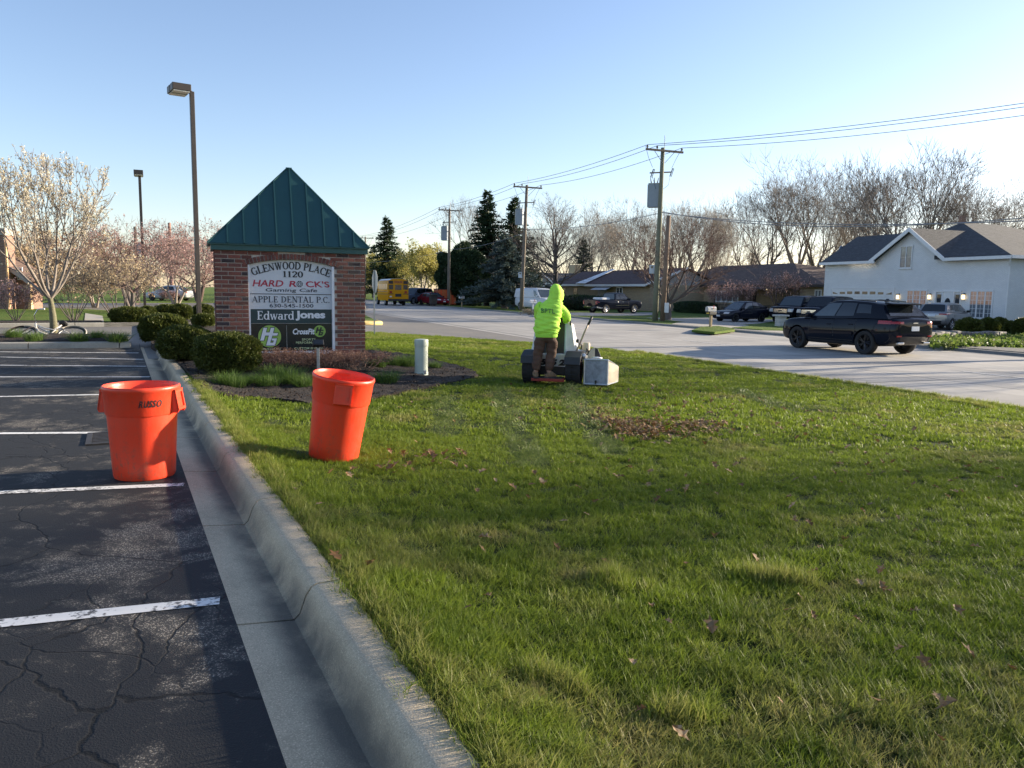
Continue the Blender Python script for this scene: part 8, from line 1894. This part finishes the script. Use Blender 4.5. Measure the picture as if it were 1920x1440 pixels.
# side chute: open box with a fan shroud behind it
cx0, cx1, cy, cz0, cz1 = .60, 1.00, -.06, .035, .455; ang = math.radians(12); dx = .55 * math.tan(ang)
bx_ = MB(); t = .012
bx_.prism([(cx0, cy, cz0), (cx1, cy, cz0), (cx1, cy, cz1), (cx0, cy, cz1)], (0, t, 0)); rb = bx_.build('chute_rear', M_ALU, mw)
MB().prism([(cx1 - t, cy + .001, cz0), (cx1 + dx, cy + .58, cz0), (cx1 + dx, cy + .58, cz1 - .16), (cx1 - t, cy + .001, cz1)], (t, 0, 0)).build('chute_side', M_TANP, mw); MB().prism([(cx0, cy + .013, cz0), (cx0, cy + .58, cz0), (cx0, cy + .58, cz1 - .1), (cx0, cy + .013, cz1)], (t, 0, 0)).build('chute_side', M_ALU, mw)
MB().prism([(cx0 + t, cy + t, cz0), (cx1 - t, cy + t, cz0), (cx1 + dx - t, cy + .58, cz0), (cx0 + t, cy + .58, cz0)], (0, 0, t)).build('chute_floor', M_ALU, mw)
mb = MB(); e = .012
for a, b in (((cx0, cy - .006, cz0), (cx1, cy - .006, cz0)), ((cx0, cy - .006, cz1), (cx1, cy - .006, cz1)), ((cx0, cy - .006, cz0), (cx0, cy - .006, cz1)), ((cx1, cy - .006, cz0), (cx1, cy - .006, cz1)), ((cx1, cy, cz1), (cx1 + dx, cy + .58, cz1 - .16)), ((cx1, cy, cz0), (cx1 + dx, cy + .58, cz0)), ((cx1 + dx, cy + .58, cz0), (cx1 + dx, cy + .58, cz1 - .16))): mb.tube([a, b], .014, 4)
mb.build('edge_frame', M_ALUE, mw); MB().box((.80, cy - .015, .075), (.03, .02, .06), bev=.005).build('latch', M_MBLK, mw)
q = [(.62 + .125 - .125 * math.cos(t_), .16 , .44 + .20 * math.sin(t_)) for t_ in [PI / 2 * k / 8 for k in range(9)]]
MB().prism(q + [(.745, .16, .44)], (0, .03, 0)).build('fan_shroud', M_TANP, mw); MB().prism([(.747, .16, .44), (.747, .16, .64), (.79, .18, .62), (.86, .24, .44)], (0, .03, 0)).build('fan_shroud', M_GREYP, mw)
MB().tube([(.70, .05, .47), (.78, .02, .485), (.88, .06, .47)], .018, 8).build('chute_handle', M_ALUE, mw, True)

# ------------------------------------------------------------------ person
M_LIME = mat('lime_fleece', (.47, .86, .085), .8, var=.07, scale=9, bump=.35, bscale=120); M_TROU = mat('brown_canvas', (.095, .052, .034), .85, var=.2, scale=7, bump=.3, bscale=60); M_BOOT = mat('tan_boot', (.20, .13, .075), .8, var=.25, scale=14); M_SKIN = mat('skin', (.36, .20, .14), .55, var=.05); M_HAIR = mat('dark_hair', (.03, .02, .015), .7); M_GLOVE = mat('dark_glove', (.035, .03, .03), .8); M_PRINT = mat('hoodie_print', (.045, .14, .05), .8); M_SEAM = mat('lime_rib_knit', (.40, .76, .075), .85, var=.1, scale=30)
def skin(name, J, E, R, m, sub=2, root=None, fold=0.0, fs=18, seed=1):
    keys = list(J); idx = {k: i for i, k in enumerate(keys)}
    me = bpy.data.meshes.new(name); me.from_pydata([tuple(J[k]) for k in keys], [(idx[a], idx[b]) for a, b in E], [])
    o = link('tmp', me); md = o.modifiers.new('s', 'SKIN'); md.use_smooth_shade = True
    if not me.skin_vertices: me.attributes  # layer comes with the modifier
    if len(me.skin_vertices) == 0:
        bm = bmesh.new(); bm.from_mesh(me); bm.verts.layers.skin.verify(); bm.to_mesh(me); bm.free()
    for k in keys:
        r = R[k]; me.skin_vertices[0].data[idx[k]].radius = r if isinstance(r, tuple) else (r, r)
    me.skin_vertices[0].data[idx[root or keys[0]]].use_root = True
    s = o.modifiers.new('u', 'SUBSURF'); s.levels = s.render_levels = sub
    nm = bake(o); nm.name = name
    if fold:
        n = len(nm.vertices); co = np.empty(n * 3, np.float32); no = np.empty(n * 3, np.float32); nm.vertices.foreach_get('co', co); nm.vertices.foreach_get('normal', no); co = co.reshape(-1, 3); no = no.reshape(-1, 3)
        d = np.sin(co[:, 2] * fs + 3 * np.sin(co[:, 0] * 9 + seed)) * .5 + np.sin(co[:, 2] * fs * 2.1 + co[:, 0] * 14 + co[:, 1] * 9) * .35 + np.sin(co[:, 0] * 21 + co[:, 2] * 8 + seed) * .3
        co += no * (d * fold)[:, None]; nm.vertices.foreach_set('co', co.ravel()); nm.update()
    nm.materials.clear(); nm.materials.append(m); nm.shade_smooth(); return nm
V3 = Vector
J = dict(pel=V3((0, 0, .80)), waist=V3((.01, .03, .93)), chest=V3((.05, .11, 1.12)), top=V3((.09, .16, 1.24)), neck=V3((.125, .19, 1.32)), head=V3((.155, .22, 1.43)), crown=V3((.16, .215, 1.50)),
         shL=V3((-.07, .155, 1.17)), elL=V3((-.16, .34, 1.02)), wrL=V3((-.02, .50, .945)), shR=V3((.215, .145, 1.16)), elR=V3((.345, .27, 1.02)), wrR=V3((.335, .47, .945)),
         hipL=V3((-.10, 0, .76)), knL=V3((-.135, .03, .42)), anL=V3((-.165, -.02, .09)), toL=V3((-.19, .13, .035)), hipR=V3((.10, .01, .76)), knR=V3((.09, .04, .42)), anR=V3((.045, -.03, .09)), toR=V3((.17, .05, .035)),
         paL=V3((.03, .545, .955)), paR=V3((.30, .525, .955)))
E_ = [('pel', 'waist'), ('waist', 'chest'), ('chest', 'top'), ('top', 'neck'), ('neck', 'head'), ('head', 'crown'), ('top', 'shL'), ('shL', 'elL'), ('elL', 'wrL'), ('top', 'shR'), ('shR', 'elR'), ('elR', 'wrR'), ('pel', 'hipL'), ('hipL', 'knL'), ('knL', 'anL'), ('anL', 'toL'), ('pel', 'hipR'), ('hipR', 'knR'), ('knR', 'anR'), ('anR', 'toR'), ('wrL', 'paL'), ('wrR', 'paR')]
Rr = dict(pel=(.15, .11), waist=(.14, .10), chest=(.15, .10), top=(.085, .065), neck=.05, head=(.075, .09), crown=(.055, .06), shL=.045, elL=.042, wrL=.03, shR=.045, elR=.045, wrR=.03, hipL=.085, knL=.06, anL=.042, toL=.03, hipR=.085, knR=.06, anR=.042, toR=.03, paL=(.035, .02), paR=(.035, .02))
for sd2, pk_, dirx in (('L', 'paL', 1), ('R', 'paR', -1)):     # fingers close round the control bar
    for i, ln in enumerate((.052, .058, .055, .045)):
        b = J[pk_] + V3(((i - 1.5) * .019, .02, .012)); a, c, d = f'{sd2}f{i}a', f'{sd2}f{i}b', f'{sd2}f{i}c'
        J[a], J[c], J[d] = b, b + V3((0, ln * .7, -.012)), b + V3((0, ln * .75, -.045)); Rr[a] = Rr[c] = .0095; Rr[d] = .008; E_ += [(pk_, a), (a, c), (c, d)]
    a, c = f'{sd2}ta', f'{sd2}tb'; J[a] = J[pk_] + V3((dirx * .032, -.005, -.01)); J[c] = J[a] + V3((dirx * .018, .035, -.02)); Rr[a], Rr[c] = .011, .009; E_ += [(pk_, a), (a, c)]
pm_ = skin('body', J, E_, Rr, M_SKIN, 1, 'pel')
mrot = Matrix.Rotation(HZ, 3, 'Z')
ploc = mg + mrot @ V3((-.03, -.27, .125)); ploc.z = mg.z + .138
PRZ = math.radians(-2)
per = link('person', pm_, None, ploc, (0, 0, PRZ)); per.scale = (1.0, 1.0, 1.0); tag(per, 'person in lime hooded sweatshirt and brown trousers riding the mower, seen from behind', 'person')
hj = dict(hem=V3((0, .0, .725)), a=V3((.0, .01, .80)), b=V3((.015, .05, .95)), c=V3((.05, .11, 1.11)), d=V3((.08, .15, 1.21)), e=V3((.115, .18, 1.30)), shL=V3((-.075, .15, 1.195)), mL=V3((-.13, .25, 1.10)), elL=V3((-.17, .345, 1.02)), fL=V3((-.08, .44, .98)), wrL=V3((-.03, .49, .95)), shR=V3((.225, .14, 1.185)), mR=V3((.30, .20, 1.10)), elR=V3((.352, .275, 1.01)), fR=V3((.350, .39, .97)), wrR=V3((.338, .455, .948)))
hr = dict(hem=(.165, .13), a=(.200, .150), b=(.205, .155), c=(.205, .150), d=(.175, .125), e=(.085, .08), shL=.105, mL=.09, elL=.078, fL=.066, wrL=.048, shR=.105, mR=.09, elR=.080, fR=.068, wrR=.048)
hm0 = skin('hoodie', hj, [('c', 'd'), ('d', 'shL'), ('shL', 'mL'), ('mL', 'elL'), ('elL', 'fL'), ('fL', 'wrL'), ('d', 'shR'), ('shR', 'mR'), ('mR', 'elR'), ('elR', 'fR'), ('fR', 'wrR')], dict(hr, c=(.15, .11), d=(.13, .10)), M_LIME, 3, 'd', .009, 22, 2)
TS = [(V3((0, .0, .745)), .185, .140), (V3((0, .005, .79)), .212, .162), (V3((.005, .02, .86)), .212, .165), (V3((.015, .05, .95)), .208, .160), (V3((.035, .085, 1.04)), .210, .158), (V3((.055, .115, 1.12)), .208, .152), (V3((.078, .145, 1.195)), .196, .138), (V3((.10, .17, 1.265)), .165, .124), (V3((.125, .188, 1.325)), .118, .112), (V3((.14, .20, 1.37)), .098, .10)]
mb = MB(); NR_, NS_ = 40, 36; vs = []
for i in range(NR_ + 1):
    q = i / NR_ * (len(TS) - 1); k = min(int(q), len(TS) - 2); f = q - k; c = TS[k][0].lerp(TS[k + 1][0], f); rx = TS[k][1] + (TS[k + 1][1] - TS[k][1]) * f; ry = TS[k][2] + (TS[k + 1][2] - TS[k][2]) * f
    for j in range(NS_):
        t = 2 * PI * j / NS_; w = .012 * math.sin(9 * f + 4 * t + 2 * k) * (1 if k < 5 else .4) + .010 * math.sin(c.z * 55 + 2.5 * math.sin(2 * t)) * (1.3 if k < 3 else .5)
        vs.append((c.x + (rx + w) * math.copysign(abs(math.cos(t)) ** .85, math.cos(t)), c.y + (ry + w) * math.copysign(abs(math.sin(t)) ** .85, math.sin(t)), c.z))
mb.add(vs, [(i * NS_ + j, i * NS_ + (j + 1) % NS_, (i + 1) * NS_ + (j + 1) % NS_, (i + 1) * NS_ + j) for i in range(NR_) for j in range(NS_)])
b0 = len(mb.v); mb.v += [tuple(v.co) for v in hm0.vertices]; mb.f += [tuple(b0 + i for i in p.vertices) for p in hm0.polygons]
hm = mb.mesh('hoodie', M_LIME, True)
hoodie = link('hoodie', hm, per)
# ribbed hem and cuffs
def band(c, rx, ry, h, m, tilt=None, par=None):
    mb = MB(); n = 28; vs = []
    for z, k in ((-h / 2, .96), (-h / 4, 1.0), (h / 4, 1.0), (h / 2, .97)): vs += [(rx * k * math.cos(2 * PI * i / n), ry * k * math.sin(2 * PI * i / n), z) for i in range(n)]
    mb.add(vs, [(r_ * n + i, r_ * n + (i + 1) % n, (r_ + 1) * n + (i + 1) % n, (r_ + 1) * n + i) for r_ in range(3) for i in range(n)]); o = mb.build('rib_band', m, par or hoodie, True, loc=c)
    if tilt: o.rotation_euler = tilt
    return o
band((0, .0, .725), .190, .145, .075, M_SEAM)
# hood: drawn up over the head, peak towards the face
hb_ = bmesh.new(); bmesh.ops.create_uvsphere(hb_, u_segments=28, v_segments=18, radius=1.0)
fdir = V3((.72, .60, -.22)).normalized(); hc_ = V3((.15, .215, 1.425))
for v in hb_.verts:
    d = v.co.copy(); f = d.dot(fdir); p = V3((d.x * .115, d.y * .130, d.z * .152))
    if f > .45: p += fdir * .055 * (f - .45) / .55
    if d.z > .4: p += V3((-.01, -.01, .012)) * (d.z - .4)
    if d.z < -.2: k = (-d.z - .2) / .8; p = V3((p.x * (1 + .55 * k) - .05 * k, p.y * (1 + .45 * k) - .035 * k, p.z * (1 + .30 * k)))
    p += d * .004 * math.sin(d.z * 16 + 3 * d.x)
    v.co = hc_ + p
fc = [f for f in hb_.faces if (f.calc_center_median() - hc_).normalized().dot(fdir) > .86]; bmesh.ops.delete(hb_, geom=fc, context='FACES')
hme = bpy.data.meshes.new('hood'); hb_.to_mesh(hme); hb_.free(); hme.materials.append(M_LIME); hme.shade_smooth(); ho = link('hood', hme, per); ho.modifiers.new('t', 'SOLIDIFY').thickness = .008
MB().lathe([(.001, .10), (.05, .085), (.08, .04), (.088, -.02), (.07, -.06)], 16, tuple(J['head'] + V3((-.01, -.012, .01)))).build('hair', M_HAIR, per, True)
fa = bmesh.new(); bmesh.ops.create_uvsphere(fa, u_segments=16, v_segments=12, radius=1.0)      # nose, brow and ears on the front of the head
for v in fa.verts: v.co = V3((v.co.x * .018, v.co.y * .03, v.co.z * .03)) + J['head'] + fdir * .098
fme = bpy.data.meshes.new('nose'); fa.to_mesh(fme); fa.free(); fme.materials.append(M_SKIN); fme.shade_smooth(); link('nose', fme, per)
tj = dict(w=V3((0, .0, .79)), p=V3((0, 0, .74)), hL=V3((-.098, 0, .66)), tL=V3((-.118, .012, .54)), kL=V3((-.135, .025, .41)), sL=V3((-.150, .0, .25)), aL=V3((-.160, -.015, .105)), hR=V3((.095, .005, .66)), tR=V3((.098, .02, .54)), kR=V3((.092, .035, .41)), sR=V3((.070, .005, .25)), aR=V3((.050, -.025, .105)))
tr = dict(w=(.180, .135), p=(.185, .14), hL=(.108, .118), tL=(.098, .105), kL=(.086, .09), sL=(.078, .085), aL=(.074, .08), hR=(.108, .118), tR=(.100, .105), kR=(.088, .09), sR=(.080, .085), aR=(.076, .08))
link('trousers', skin('trousers', tj, [('w', 'p'), ('p', 'hL'), ('hL', 'tL'), ('tL', 'kL'), ('kL', 'sL'), ('sL', 'aL'), ('p', 'hR'), ('hR', 'tR'), ('tR', 'kR'), ('kR', 'sR'), ('sR', 'aR')], tr, M_TROU, 3, 'p', .010, 34, 5), per)
for an, to in (('anL', 'toL'), ('anR', 'toR')):
    a, b = J[an], J[to]; d = (b - a); d.z = 0; d.normalize(); h_ = V3((a.x, a.y, .035)) - d * .05
    bm_ = skin('boot', dict(h=h_, m=h_ + d * .10, t=h_ + d * .215, k=V3((a.x, a.y, .12))), [('h', 'm'), ('m', 't'), ('m', 'k')], dict(h=(.042, .035), m=(.05, .042), t=(.047, .03), k=.055), M_BOOT, 2, 'm'); bo = link('boot', bm_, per)
    so = MB(); so.box(h_ + d * .085 - V3((0, 0, .028)), (.092, .29, .022), Matrix.Rotation(math.atan2(d.y, d.x) - PI / 2, 3, 'Z'), bev=.008); so.build('sole', M_BLACKP, bo)
for w_, sgn in (('wrL', -1), ('wrR', 1)):
    d = (hj[w_] - hj['f' + w_[-1]]).normalized(); o = band(tuple(hj[w_]), .05, .05, .06, M_SEAM); o.rotation_euler = d.to_track_quat('Z', 'Y').to_euler()
bmh = bmesh.new(); bmh.from_mesh(hm); bv = BVHTree.FromBMesh(bmh); bmh.free()
tmz = text_mesh('BPTL', .085, M_PRINT, 0.0, .001, 0.0, 1.0, 1.12); co = np.empty(len(tmz.vertices) * 3, np.float32); tmz.vertices.foreach_get('co', co); co = co.reshape(-1, 3); out_ = []
sc_ = .235 / (co[:, 0].max() - co[:, 0].min())
for x, y, z in co:
    X = .015 + x * sc_; Z = 1.125 + y * sc_ - x * sc_ * .04; h = bv.ray_cast(V3((X, -2, Z)), V3((0, 1, 0)))[0]; out_.append(((h or V3((X, -.05, Z))) + V3((0, -.018, 0))))
tmz.vertices.foreach_set('co', np.array([tuple(p) for p in out_], np.float32).ravel()); tmz.update(); link('lettering', tmz, hoodie)
